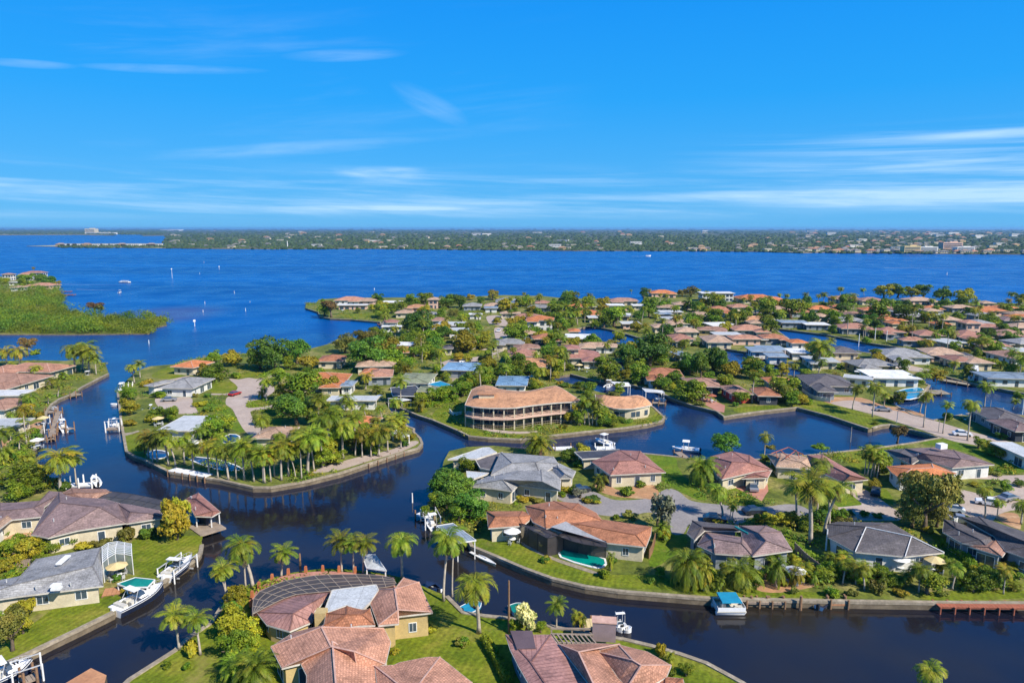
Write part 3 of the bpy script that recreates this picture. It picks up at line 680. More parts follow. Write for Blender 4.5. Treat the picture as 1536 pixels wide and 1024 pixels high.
def openings(root, walls, o, ze, storeys, dist, skip=(), rng=RNG, doors=True):
    """windows and doors on the wall faces that look towards the camera side"""
    k = 0; made_door = not doors
    for wi, (w, h) in enumerate(walls):
        for i in range(len(w)):
            a, b = Vector(w[i]), Vector(w[(i + 1) % len(w)]); d = b - a; ln = d.length
            if ln < 2.6: continue
            d /= ln; nn = Vector((d.y, -d.x))
            if nn.y > 0.35: continue
            cnt = max(1, int(ln / (3.6 if storeys == 1 else 2.7))); st = ln / cnt
            for j in range(cnt):
                c = a + d * (st * (j + 0.5) + rng.uniform(-0.3, 0.3))
                pt = c + nn * 0.5
                if any(inside(pt, w2) for wj, (w2, _) in enumerate(walls) if wj != wi): continue
                for s in range(storeys):
                    z0 = LZ + s * 3.0
                    typ = rng.random()
                    ww, wh, zc = (1.5, 1.25, 1.55) if typ < 0.5 else ((2.5, 2.1, 1.1) if typ < 0.8 else (1.0, 1.3, 1.5))
                    if storeys > 1: ww, wh, zc = 2.1, 1.9, 1.35
                    if s == 0 and not made_door and nn.y < -0.5 and ln > 6 and j == cnt // 2:
                        ww, wh, zc = 1.1, 2.1, 1.08; made_door = True; nm = 'door'
                    else: nm = 'window'
                    if z0 + zc + wh / 2 > h - 0.05: wh = max(0.8, h - 0.1 - z0 - zc + wh / 2 - 0.1); zc = min(zc, h - z0 - wh / 2 - 0.1)
                    c3 = Vector((c.x, c.y, z0 + zc)) - o; n3 = Vector((nn.x, nn.y, 0)); yaw = math.atan2(d.y, d.x)
                    if dist < 230:
                        fr = MB(); dd = Vector((d.x, d.y, 0)); t = 0.09
                        for sx in (-1, 1): fr.box(c3 + n3 * 0.03 + dd * (sx * (ww / 2)), (t, 0.10, wh + t), yaw)
                        for sz in (-1, 1): fr.box(c3 + n3 * 0.03 + Vector((0, 0, sz * wh / 2)), (ww - t, 0.098, t), yaw)
                        if nm == 'window': fr.box(c3 + n3 * 0.035, (0.05, 0.09, wh - t), yaw)
                        f = fr.build(nm, MT['trim'], root)
                        pn = MB(); pn.box(c3 + n3 * 0.012, (ww - t, 0.06, wh - t), yaw)
                        pn.build('pane' if nm == 'window' else 'panel', MT['glass'], f)
                    else:
                        pn = MB(); pn.box(c3 + n3 * 0.02, (ww, 0.08, wh), yaw)
                        pn.build(nm, MT['glass'], root)
                    k += 1
                    if k > 40: return
def house(name, label, wings, wall='cream', lm=None, storeys=1, inset=0.65, seed=0, caps=True, cat='house', group=None, wins=True, tri=True, details=True, stack=True):
    """wings: (eave polygon world xy, eave z, ridge world xyz list or None for a flat roof, roof material)"""
    rng = random.Random(seed * 31 + len(wings))
    c0 = wings[0][0]; cx = sum(p[0] for p in c0) / len(c0); cy = sum(p[1] for p in c0) / len(c0)
    o = Vector((cx, cy, LZ)); root = empty(name, o, 0, label, cat, group)
    dist = cy; by = {}; walls = []; mw = MB(); mf = MB()
    for wi, (ev, ze, rd, mat) in enumerate(wings):
        ze += 0.017 * wi
        ev = ccw(list(ev)); FOOT.append(ev)
        wp = offset_poly(ev, inset); walls.append((wp, ze - 0.15))
        mw.prism([(x - o.x, y - o.y) for x, y in wp], -0.2, ze - 0.21 - o.z)
        off = Vector((o.x, o.y, 0))
        if mat not in by: by[mat] = (MB(), MB())
        mr, mc = by[mat]
        mfl = MB()
        if rd:
            roof_on(mr, mf, mc if caps and dist < 260 else None, ev, ze, [(r[0], r[1], r[2] + 0.017 * wi) for r in rd], off)
        else:
            pv = [Vector((x, y, 0)) for x, y in ev]
            for t in tessellate_polygon([pv]):
                q = [pv[i] for i in t]
                if (q[1] - q[0]).cross(q[2] - q[0]).z < 0: q.reverse()
                mr.face([(v.x - o.x, v.y - o.y, ze + 0.02) for v in q], 0, [(v.x, v.y) for v in q])
                mf.face([(v.x - o.x, v.y - o.y, ze - 0.25) for v in reversed(q)])
            for i in range(len(ev)):
                a, b = ev[i], ev[(i + 1) % len(ev)]
                mf.bar((a[0] - o.x, a[1] - o.y, ze - 0.10), (b[0] - o.x, b[1] - o.y, ze - 0.10), 0.16, 0.32)
    # everything above was written with absolute z: bring it down to the empty
    def drop(m): m.v = [(x, y, z - o.z) for x, y, z in m.v]; return m
    mw.build('wall', MT[wall], root)
    for mat, (mr, mc) in by.items():
        r = drop(mr).build('roof', MT[mat], root)
        if r and mc.f: drop(mc).build('ridge_cap', MT['cap'] if mat in ('tile_salmon', 'tile_orange') else MT[mat], r)
        if r and details and dist < 190 and stack:
            ev, ze, rd, m_ = wings[0]
            if m_ == mat and rd:
                for _ in range(3):
                    v = MB()
                    i = rng.randrange(len(ev)); t = rng.uniform(0.35, 0.6); rr = rd[0]
                    x, y, z = ev[i][0] + (rr[0] - ev[i][0]) * t, ev[i][1] + (rr[1] - ev[i][1]) * t, ze + (rr[2] - ze) * t
                    v.tube([(x - o.x, y - o.y, z - o.z - 0.1), (x - o.x, y - o.y, z - o.z + 0.5)], 0.09, 8)
                    v.build('vent_pipe', MT['alu'], r)
    drop(mf).build('fascia', MT['fascia'], root)
    if wins: openings(root, walls, o, 0, storeys, dist, rng=rng)
    if lm: LM.append((Vector((cx, cy, LZ)), lm))
    return root
def wing(zm, ev, ze=4.0, ridge=None, rise=2.0, mat='tile_salmon'):
    e = [tuple(PZ(zm, *map(float, q.split(',')), ze)[:2]) for q in ev.split()]
    r = [tuple(PZ(zm, *map(float, q.split(',')), ze + rise)) for q in ridge.split()] if ridge else None
    return (e, ze, r, mat)
def rect(c, w, d, yaw, ze, rise, mat, gable=0.0):
    ca, sa = math.cos(yaw), math.sin(yaw)
    f = lambda x, y: (c[0] + x * ca - y * sa, c[1] + x * sa + y * ca)
    e = [f(-w / 2, -d / 2), f(w / 2, -d / 2), f(w / 2, d / 2), f(-w / 2, d / 2)]
    if rise is None: return (e, ze, None, mat)
    h = max(0.2, (w - d) / 2) if w >= d else max(0.2, (d - w) / 2)
    h += gable
    r = [(*f(-h, 0), ze + rise), (*f(h, 0), ze + rise)] if w >= d else [(*f(0, -h), ze + rise), (*f(0, h), ze + rise)]
    return (e, ze, r, mat)
def cage(root, poly, ze, n=5, mat='screen', frame='alu', name='screen_enclosure', rise=0.0, cross=2, roofmat_=None, fw=0.09):
    """pool cage: poly is a list of (outer xy, inner xy) pairs, frame bars between and along them, mesh panels"""
    o = root.location; fr, sc = MB(), MB(); J = lambda v, z: Vector((v[0] - o.x, v[1] - o.y, z - o.z))
    prev = None
    for k, (a, b) in enumerate(poly):
        a, b = Vector(a), Vector(b)
        row = [J(a.lerp(b, t / cross), ze + rise * math.sin(math.pi * min(1, t / cross + 0.25) * 0.8)) for t in range(cross + 1)]
        for i in range(cross): fr.bar(row[i], row[i + 1], fw)
        fr.bar(J(a, LZ), row[0], fw)
        if prev:
            for i in range(cross + 1): fr.bar(prev[i], row[i], fw * 0.8)
            for i in range(cross): sc.face([prev[i], row[i], row[i + 1], prev[i + 1]])
            sc.face([J(pa, LZ), J(a, LZ), row[0], prev[0]])
        prev, pa = row, a
    f = fr.build(name, MT[frame], root)
    sc.build('mesh_panel', MT[mat], f)
    return f
def pxl(zm, s, z): return [tuple(PZ(zm, *map(float, q.split(',')), z)[:2]) for q in s.split()]
def pool(label, zm, s, mat='pool'):
    p = ccw(smooth_line(pxl(zm, s, LZ), True, 2)); c = Vector(p[0])
    c = Vector((sum(q[0] for q in p) / len(p), sum(q[1] for q in p) / len(p)))
    root = empty('swimming_pool', (c.x, c.y, LZ), 0, label, 'pool')
    m = MB(); m.prism([(x - c.x, y - c.y) for x, y in p], -0.2, 0.09); m.build('pool_water', MT[mat], root)
    q = offset_poly(p, -0.35); cp = MB(); n = len(p)
    for i in range(n):
        a, b, d, e = p[i], p[(i + 1) % n], q[(i + 1) % n], q[i]
        f = lambda v, z: (v[0] - c.x, v[1] - c.y, z)
        cp.face([f(e, .14), f(d, .14), f(b, .14), f(a, .14)]); cp.face([f(e, -.1), f(d, -.1), f(d, .14), f(e, .14)]); cp.face([f(b, .0), f(a, .0), f(a, .14), f(b, .14)])
    cp.build('coping', MT['trim'], root)
    FOOT.append(p)
    return root

# H1: the big house at the bottom with its curved pool cage
h1 = house('tile_roof_house', 'big salmon tile roofed house at the bottom centre with a curved black pool cage', [
    wing('C7', '145,600 235,775 620,680 860,800 1085,745 1130,560 1075,450 880,455 640,455 580,420 330,480', 4.1, '560,440 640,600 830,640', 2.3),
    wing('C7', '600,560 395,745 440,835 430,1250 1010,1200 1010,770 860,800 900,650', 4.13, '650,560 700,1150', 2.2),
    wing('C7', '960,240 1030,425 1195,410 1195,350 1475,318 1400,160 1365,70 1240,35 1215,110 1030,130', 4.6, '1165,130 1190,300', 1.5),
    wing('C7', '30,320 110,420 300,475 480,400 520,300 650,150 420,165 300,190', 3.6, '330,330 480,240', 1.3, 'metal_salmon'),
    wing('C7', '580,430 640,460 870,430 1000,425 960,290 900,300 770,270 600,330', 4.9, '770,340 900,340', 0.9, 'tile_rust'),
    wing('C7', '650,140 1010,95 1030,140 960,240 900,300 830,290 770,265 600,330 590,300', 4.7, None, 0, 'metal_pale'),
    wing('C7', '1000,765 1160,755 1200,735 1430,690 1536,690 1800,900 1800,1250 1062,1250', 4.2, '1300,1000 1500,1050', 1.6, 'tile_salmon'),
    wing('C7', '505,310 520,405 580,425 605,300', 3.7, None, 0, 'metal_white')], 'yellow', 'the big house with the curved pool cage', seed=1, inset=0.5)
oc = pxl('C7', '-5,330 5,190 90,125 270,55 375,35 520,12 660,8 780,5 930,8 1040,12 1150,40', 4.0)
ic = pxl('C7', '10,325 60,300 140,255 310,180 440,160 560,150 660,140 760,130 900,110 1030,120 1180,90', 4.0)
def resample(p, n):
    p = smooth_line(p, False, 4); L_ = [0]
    for i in range(1, len(p)): L_.append(L_[-1] + math.dist(p[i], p[i - 1]))
    out = []
    for k in range(n):
        t = L_[-1] * k / (n - 1); i = min(len(p) - 2, max(0, next((j for j in range(1, len(p)) if L_[j] >= t), len(p) - 1) - 1))
        u = (t - L_[i]) / max(1e-6, L_[i + 1] - L_[i]); out.append((p[i][0] + (p[i + 1][0] - p[i][0]) * u, p[i][1] + (p[i + 1][1] - p[i][1]) * u))
    return out
cage(h1, list(zip(resample(oc, 14), resample(ic, 14))), 4.0, mat='screenroof', frame='cagebrown', cross=4, fw=0.08)
deck = MB()
oo = resample(pxl('C7', '-20,340 -8,180 60,100 200,25 330,-8 500,-25 640,-28 720,-22 860,-15 1000,-5 1160,20', 1.6), 24); ii = resample(ic, 24)
for i in range(23): 
    deck.face([(p[0] - h1.location.x, p[1] - h1.location.y, 0.45) for p in (oo[i + 1], oo[i], ii[i], ii[i + 1])])
    deck.face([(oo[i][0] - h1.location.x, oo[i][1] - h1.location.y, -0.8), (oo[i + 1][0] - h1.location.x, oo[i + 1][1] - h1.location.y, -0.8), (oo[i + 1][0] - h1.location.x, oo[i + 1][1] - h1.location.y, 0.45), (oo[i][0] - h1.location.x, oo[i][1] - h1.location.y, 0.45)])
deck.build('pool_deck', MT['brick'], h1)
for i in (2, 4, 6, 8, 10, 12, 14, 16, 18):
    m = MB(); m.box((oo[i][0] - h1.location.x, oo[i][1] - h1.location.y, 0.95), (0.42, 0.42, 1.0), 0, taper=0.8); m.build('deck_post', MT['orangepost'], h1)
ch = MB(); b_ = PZ('C7', 560, 360, 4.4); ch.box((b_.x - h1.location.x, b_.y - h1.location.y, 3.2), (1.4, 1.4, 2.4)); ch.build('chimney', MT['yellow'], h1)

# H2: ribbed roof and tile roof at the bottom right of centre
h2 = house('ribbed_roof_house', 'house with a ribbed salmon metal roof beside a tiled hip roof at the bottom', [
    wing('B3', '318,692 345,780 400,890 470,1010 600,1300 960,1300 810,986 700,830 640,760 590,692', 4.2, '470,860 700,1200', 0.5, 'metal_salmon'),
    wing('B3', '860,795 1000,970 1040,1040 1180,1010 1290,950 1320,878 1175,795 1000,752', 4.1, '1090,850 1140,880', 2.0, 'tile_salmon'),
    wing('B3', '640,752 705,840 820,990 1000,1250 1200,1250 1060,1010 1000,960 880,780 1010,752 870,745', 4.3, '760,800 900,1100', 1.3, 'tile_salmon'),
    wing('B3', '1180,1050 1290,950 1390,960 1420,1060 1300,1200', 3.9, '1290,1050', 0.8, 'tile_rust')], 'bluewall', 'the ribbed roof house', seed=2, stack=False)
m = MB(); c = PZ('B3', 905, 740, 1); m.box((c.x - h2.location.x, c.y - h2.location.y - 1.0, 2.5), (3.0, 1.4, 2.6), -0.12); m.build('chimney_block', MT['tile_purple'] if 0 else pmat('chimney wall', (0.30, 0.22, 0.22), (0.24, 0.18, 0.18), 1, 0.9), h2)
m = MB(); m.box((c.x - h2.location.x, c.y - h2.location.y - 1.0, 3.86), (3.2, 1.6, 0.14), -0.12); m.build('chimney_cap', MT['cap'], h2)
m = MB()
q0, q1, q2, q3 = [PZ('B3', *p, 4.0) for p in ((345, 695), (478, 695), (500, 800), (385, 805))]
h2o = h2.location; m.prism([(v.x - h2o.x, v.y - h2o.y) for v in (q0, q3, q2, q1)], 3.2, 3.62); m.build('flat_roof_panel', pmat('dark membrane', (0.10, 0.07, 0.08), (0.13, 0.09, 0.10), 0.5, 0.8), h2)
pg = MB()
for k in range(9):
    a = PZ('B3', 600 + k * 28, 690 + k * 1, 3.8); b = PZ('B3', 640 + k * 28, 745, 3.8); pg.bar(a - h2o, b - h2o, 0.18)
for y in (655, 690, 742): pg.bar(PZ('B3', 590, y, 3.7) - h2o, PZ('B3', 850, y + 4, 3.7) - h2o, 0.22)
for x in (595, 720, 845):
    a = PZ('B3', x, 655, 3.7) - h2o; pg.bar(a, (a.x, a.y, 0), 0.2)
pg.build('pergola', MT['wood'], h2)

# H3: orange-brown roof round a teal pool
h3 = house('orange_roof_house', 'orange brown roofed house wrapped round a teal pool and black screens', [
    wing('B4', '680,478 850,448 1000,462 1110,520 1145,565 930,600 805,615 725,575 690,510', 4.2, '800,505 960,500', 1.7, 'shingle_rust'),
    wing('B4', '1145,560 1445,605 1440,650 1410,727 1180,702 930,650 815,612 930,575', 4.0, '1000,590 1350,655', 1.1, 'shingle_rust'),
    wing('B4', '445,512 660,510 740,535 665,598 455,614', 3.9, '500,545 640,545', 1.0, 'shingle_rust')], 'cream', 'the orange roofed pool house', seed=3)
oc = pxl('B4', '640,690 740,745 845,795 893,745 1030,775 1165,800', LZ); ic = pxl('B4', '680,585 745,590 840,620 920,665 1050,700 1175,715', 4.6)
cage(h3, list(zip(resample(oc, 9), resample(ic, 9))), 3.9, mat='screen', frame='black', cross=2, rise=0.5)
ar = MB(); v = [PZ('B4', *p, 4.9) - h3.location for p in ((830, 605), (1175, 700), (1050, 640), (925, 572))]
ar.face(v); ar.build('pale_roof_panel', MT['metal_pale'], h3)
pool('teal swimming pool beside the black screened lanai', 'B4', '903,742 1000,752 1155,805 1140,850 1060,842 900,790')
pool('small round teal spa under the left end of the orange roof', 'B4', '540,655 630,650 630,675 560,680')

# H4: grey shingle house
h4 = house('grey_roof_house', 'grey shingle roofed house with several wings above the round green trees', [
    wing('B4', '318,358 470,370 600,388 640,352 890,385 895,320 770,195 555,255 450,300', 4.1, '540,320 780,330', 1.7, 'shingle_grey'),
    wing('B4', '530,155 850,180 880,225 770,290 470,290', 4.6, '600,220 740,215', 1.2, 'shingle_grey'),
    wing('B4', '865,212 985,268 965,310 890,312 800,235', 4.0, '880,250 920,285', 1.0, 'shingle_grey'),
    wing('B4', '208,198 385,195 505,155 460,125 420,127', 3.6, None, 0, 'metal_pale'),
    wing('B4', '375,200 540,155 475,265 405,250', 3.3, None, 0, 'shingle_dark'),
    wing('B4', '322,270 462,282 330,330', 3.5, None, 0, 'metal_pale')], 'cream', 'the grey shingle house', seed=4)
# H5 H6 H7
h5 = house('redbrown_roof_house', 'red brown roofed house with black solar panels beside the lagoon', [
    wing('A7', '480,765 590,842 905,826 860,790 760,705 640,700 560,735', 4.0, '640,765 740,760', 1.8, 'shingle_maroon'),
    wing('A7', '385,712 640,698 665,738 430,752', 3.7, None, 0, 'solar')], 'cream', 'the house with the black solar panels', seed=5)
h6 = house('redbrown_roof_house', 'red brown hip roofed house with a cream garage and a brick drive', [
    wing('B5', '450,188 590,155 700,180 845,275 735,285 525,335 495,310', 4.0, '590,225 700,230', 1.8, 'shingle_maroon'),
    wing('B5', '650,330 735,285 845,275 818,325', 3.7, '740,305', 0.8, 'shingle_maroon')], 'cream', 'the house with the brick drive', seed=6)
h7 = house('redbrown_roof_house', 'long red brown roofed house reaching back from a cream garage beside the tallest palm', [
    wing('B5', '1070,180 1170,178 1330,270 1460,335 1300,352 1130,280', 4.0, '1160,215 1350,310', 1.5, 'shingle_maroon'),
    wing('B5', '815,175 900,165 1080,195 1100,270 870,255', 3.8, '900,200 1030,225', 1.2, 'tile_tan')], 'cream', 'the long red brown roofed house', seed=7)
m = MB(); o = h7.location
for a, b in (((840, 170), (950, 130)), ((950, 130), (1050, 180)), ((900, 150), (960, 200)), ((930, 200), (1000, 150)), ((870, 160), (880, 200)), ((1010, 160), (1020, 200))):
    m.bar(PZ('B5', *a, 5.5) - o, PZ('B5', *b, 5.2) - o, 0.14)
m.build('roof_frame', MT['redwood'], h7)
# H8
h8 = house('tan_roof_house', 'wide house with a purple brown roof edged in orange tan tiles beside the long road', [
    wing('B6', '520,138 700,130 830,148 960,190 1090,240 820,262 700,225 560,195', 4.1, '640,170 880,205', 1.5, 'shingle_purple'),
    wing('B6', '385,145 520,140 640,190 560,240 460,190', 3.9, '480,165 560,195', 0.9, 'shingle_dark'),
    wing('B6', '400,252 690,234 850,298 735,330 480,325 430,290', 4.0, '560,270 700,262', 1.2, 'tile_orange')], 'white', 'the orange and purple roofed house', seed=8)
m = MB(); c = PZ('B6', 752, 122, 6.0) - h8.location; m.box(c, (2.0, 1.4, 1.1), 0.3); m.build('roof_unit', MT['trim'], h8)
h9 = house('purple_roof_house', 'dark purple brown roofed house behind the row of bushy date palms', [
    wing('B5', '365,755 420,672 655,705 735,800 720,825 480,808', 4.0, '470,715 650,745', 1.6, 'shingle_purple'),
    wing('B5', '655,705 640,632 810,630 900,670 975,790 720,826', 4.2, '760,680 810,730', 1.6, 'shingle_purple'),
    wing('B5', '300,680 335,600 630,632 640,665 415,662 350,722', 4.3, '400,640 600,650', 0.8, 'shingle_dark')], 'bluewall', 'the purple roofed house', seed=9)
m = MB(); c = PZ('B5', 640, 670, 5.9) - h9.location; m.bar(c + Vector((-.6, .8, .5)), c + Vector((.9, -1.1, .2)), 0.35, 0.25); m.build('skylight_strip', MT['metal_teal'], h9)
h10 = house('screen_dome_house', 'house under a wide grey screened canopy with white ribs near the bottom right', [
    wing('B6', '20,622 90,605 430,612 560,690 690,760 770,802 520,828 200,798 25,705', 4.0, '270,640 560,700', 2.0, 'shingle_dark')], 'white', 'the grey canopied house', seed=10)
m = MB(); o = h10.location
for a, b in (((270, 640), (200, 798)), ((560, 700), (520, 828)), ((560, 700), (770, 802)), ((270, 640), (560, 700))):
    m.bar(PZ('B6', *a, 6.06) - o, PZ('B6', *b, 4.1 if b[1] > 790 else 6.06) - o, 0.11)
m.build('canopy_rib', MT['trim'], h10)
h11 = house('brown_roof_house', 'long brown and charcoal roofed house cut by the right edge with cars beside it', [
    wing('B6', '770,590 830,600 1090,700 1060,780 880,740 760,670', 3.9, '850,650 1000,720', 0.9, 'shingle_dark'),
    wing('B6', '880,580 990,572 1280,670 1450,740 1450,900 1160,790 1090,700', 4.2, '1060,640 1350,760', 1.3, 'shingle_dark'),
    wing('B6', '930,765 1110,720 1170,790 1140,830', 3.9, '1060,770', 0.6, 'tile_brown')], 'bluewall', 'the long charcoal roofed house', seed=11)
# H12 with boathouse, H13
h12 = house('purple_roof_house', 'sprawling grey purple roofed house with cream walls at the left edge', [
    wing('B1', '150,320 228,335 370,300 600,265 565,170 490,150 340,140 280,120 215,200', 4.2, '285,170 470,190', 2.6, 'shingle_purple'),
    wing('B1', '550,170 600,268 780,240 755,205 620,178', 4.1, '620,215 700,220', 1.0, 'shingle_purple'),
    wing('B1', '280,130 340,100 500,105 530,120 420,165', 3.9, '350,125 450,125', 0.8, 'shingle_brown'),
    wing('B1', '-150,250 0,170 60,170 190,160 235,115 300,120 210,190 205,235 60,250 -100,330', 4.0, '0,210 160,195', 0.9, 'shingle_purple')], 'cream', 'the sprawling purple roofed house', seed=12)
oc = pxl('B1', '520,115 640,130 760,155 830,172 860,195', 4.0); ic = pxl('B1', '440,165 560,172 640,180 760,205 830,205', 4.0)
cage(h12, list(zip(resample(oc, 8), resample(ic, 8))), 4.0, mat='screenroof', frame='black', cross=2)
bh = house('boathouse', 'maroon roofed boathouse standing over the water with a wooden dock', [
    wing('B1', '880,150 940,122 1045,212 1005,235 925,232', 3.7, '930,150 1010,210', 0.9, 'shingle_maroon')], 'dark', None, seed=13, inset=2.2, wins=False, cat='boathouse')
LM.append((bh.location.copy(), 'the maroon boathouse'))
m = MB(); o = bh.location
pt = [PZ('B1', *p, 1.2) for p in ((880, 275), (1030, 260), (1072, 288), (950, 325))]
m.prism([(v.x - o.x, v.y - o.y) for v in pt], -0.1, 0.2); m.build('dock_deck', MT['wood'], bh)
for x, y in ((930, 228), (1000, 230), (1038, 214)):
    m = MB(); v = PZ('B1', x, y, 3.5) - o; m.bar((v.x, v.y, -1.8), (v.x, v.y, 2.55), 0.15); m.build('post', MT['trim'], bh)
h13 = house('grey_roof_house', 'low grey shingle roofed house with striped pool cage beside the moored boats', [
    wing('B1', '-160,640 0,625 85,612 270,590 488,562 482,470 478,380 175,435 175,500 0,535 -160,560', 3.9, '60,560 440,470', 1.2, 'shingle_grey')], 'cream', 'the grey house with the striped pool cage', seed=14)
m = MB(); o = h13.location
for a in ((265, 560), (268, 575)): m.box(PZ('B1', *a, 5.1) - o, (1.2, 0.9, 0.3), 0.1)
m.box(PZ('B1', 300, 440, 5.0) - o, (0.8, 2.8, 0.25), 0.1); m.build('skylight', MT['trim'], h13)
oc = pxl('B1', '488,525 530,490 580,480 622,500', 1.3); 
ocx = pxl('B1', '484,386 535,360 624,372', 4.0); icx = pxl('B1', '487,462 545,418 626,428', 4.0)
cage(h13, list(zip(resample(icx, 5), resample(ocx, 5))), 4.0, mat='screenlight', frame='trim', cross=9, fw=0.09, rise=0.5)
pool('teal pool under the striped white pool cage', 'B1', '490,500 520,475 575,458 580,475 540,495 500,518')

# H14: crescent building, two storeys, columns and galleries
def strip_building(name, label, front, back, ze, storeys, rise, mat, wall, lm, ncol, seed):
    f, b = resample(front, 15), resample(back, 15)
    c = Vector((sum(p[0] for p in f) / 15, sum(p[1] for p in f) / 15)); o = Vector((c.x, c.y, LZ))
    root = empty(name, o, 0, label, 'building' if storeys > 1 else 'house'); J = lambda p, z: Vector((p[0] - o.x, p[1] - o.y, z - o.z))
    L2 = lambda p, q, t: (p[0] + (q[0] - p[0]) * t, p[1] + (q[1] - p[1]) * t)
    mid = [L2(f[i], b[i], 0.5) for i in range(15)]
    rid = [L2(mid[0], mid[3], 0.75)] + mid[3:12] + [L2(mid[14], mid[11], 0.75)]
    mr, mf, mw, ms = MB(), MB(), MB(), MB(); u = 0
    idx = [0, 0, 0] + list(range(1, 10)) + [10, 10, 10]
    for i in range(14):
        for P0, flip in ((f, 0), (b, 1)):
            a, d = J(P0[i], ze), J(P0[i + 1], ze); r0, r1 = J(rid[idx[i]], ze + rise), J(rid[idx[i + 1]], ze + rise)
            pts = [a, d, r1] + ([r0] if idx[i] != idx[i + 1] else [])
            ln = (d - a).length; hh = ((r0 + r1) / 2 - (a + d) / 2).length
            uv = [(u, 0), (u + ln, 0), (u + ln, hh)] + ([(u, hh)] if len(pts) == 4 else [])
            if flip: pts, uv = pts[::-1], uv[::-1]
            mr.face(pts, 0, uv); mf.bar(a - Vector((0, 0, .12)), d - Vector((0, 0, .12)), 0.14, 0.28)
        u += ln
        mf.face([J(f[i], ze - .2), J(b[i], ze - .2), J(b[i + 1], ze - .2), J(f[i + 1], ze - .2)])
    for k in (0, 14):
        a, d, r = J(f[k], ze), J(b[k], ze), J(rid[0 if k == 0 else 10], ze + rise)
        mr.face([a, r, d] if k else [a, d, r], 0, [(0, 0), (3, 5), (6, 0)]); mf.bar(a, d, 0.14, 0.28)
    gal = 0.22 if storeys > 1 else 0.06
    wf = [L2(f[i], b[i], gal) for i in range(1, 14)]; wb = [L2(f[i], b[i], 0.93) for i in range(1, 14)]
    mw.prism(ccw([(p[0] - o.x, p[1] - o.y) for p in wf + wb[::-1]]), -0.1, ze - 0.25 - o.z)
    mr_o = mr.build('roof', MT[mat], root); mw.build('wall', MT[wall], root); mf.build('fascia', MT['fascia'], root)
    # glazing behind the gallery
    for i in range(12):
        for s in range(storeys):
            if storeys == 1 and i % 3 == 1: continue
            a, d = Vector(wf[i]), Vector(wf[i + 1]); e = (d - a).normalized(); nn = Vector((e.y, -e.x))
            m = MB(); cc = (a + d) / 2 + nn * 0.02; m.box((cc.x - o.x, cc.y - o.y, s * 3.05 + 1.4), ((d - a).length * 0.86, 0.1, 2.2 if storeys > 1 else 1.5), math.atan2(e.y, e.x))
            m.build('window', MT['glass'], root)
    if storeys > 1:
        off = [L2(f[i], b[i], -0.01) for i in range(15)]
        for s in range(1, storeys):
            m = MB(); zz = s * 3.05 + 0.05
            for i in range(14):
                A, B, C_, D = off[i], off[i + 1], L2(f[i + 1], b[i + 1], gal + .03), L2(f[i], b[i], gal + .03)
                g = lambda p, z: (p[0] - o.x, p[1] - o.y, z)
                m.face([g(A, zz + .3), g(B, zz + .3), g(C_, zz + .3), g(D, zz + .3)]); m.face([g(A, zz - .15), g(B, zz - .15), g(B, zz + .3), g(A, zz + .3)]); m.face([g(D, zz - .15), g(C_, zz - .15), g(B, zz - .15), g(A, zz - .15)])
            m.build('gallery_floor', MT['pink'], root)
        for s in range(storeys):
            m = MB()
            for i in range(14):
                for hz in (0.55, 1.1): m.bar(J(L2(f[i], b[i], .02), LZ + s * 3.05 + hz + .1), J(L2(f[i + 1], b[i + 1], .02), LZ + s * 3.05 + hz + .1), 0.06)
                for t in (0, .25, .5, .75):
                    p = L2(L2(f[i], b[i], .02), L2(f[i + 1], b[i + 1], .02), t); m.bar(J(p, LZ + s * 3.05), J(p, LZ + s * 3.05 + 1.2), 0.04)
            m.build('railing', MT['cagebrown'], root)
        for p in resample([L2(f[i], b[i], .03) for i in range(15)], ncol):
            m = MB(); m.box((p[0] - o.x, p[1] - o.y, (ze - LZ - .2) / 2), (0.34, 0.34, ze - LZ - .2)); m.build('column', MT['cream'], root)
    FOOT.append(ccw(f + b[::-1])); LM.append((o, lm))
    return root
cb = strip_building('crescent_building', 'two storey crescent building with a tan roof, columns and open galleries', pxl('C1', '960,330 1030,345 1170,358 1300,360 1420,360 1536,352', 7.3) + pxl('C2', '180,405 330,388 460,375 660,365', 7.3),
                    pxl('C1', '1030,170 1110,130 1220,122 1330,165 1536,185', 7.3) + pxl('C2', '180,275 330,245 440,225 600,320', 7.3), 7.3, 2, 1.7, 'shingle_apricot', 'cream', 'the crescent building', 13, 15)
m = MB(); a, b = PZ('C1', 1105, 245, 8.6) - cb.location, PZ('C1', 1265, 245, 8.6) - cb.location; m.box((a + b) / 2 + Vector((0, 1.2, 0)), ((b - a).length, 2.4, 1.4), 0); m.build('roof_dormer', MT['cream'], cb)
m = MB(); m.box((a + b) / 2 + Vector((0, 1.2, 0.8)), ((b - a).length + .8, 3.2, 0.2), 0); m.build('dormer_roof', MT['shingle_apricot'], cb)
strip_building('curved_house', 'one storey curved tan roofed house at the tip of the rounded lawn', pxl('C2', '790,355 850,395 920,420 1000,430 1100,430 1200,415 1285,395', 4.4), pxl('C2', '785,305 860,320 960,325 1060,320 1160,308 1230,335 1284,385', 4.4), 4.4, 1, 1.6, 'shingle_apricot', 'cream', 'the curved tan roofed house', 0, 16)

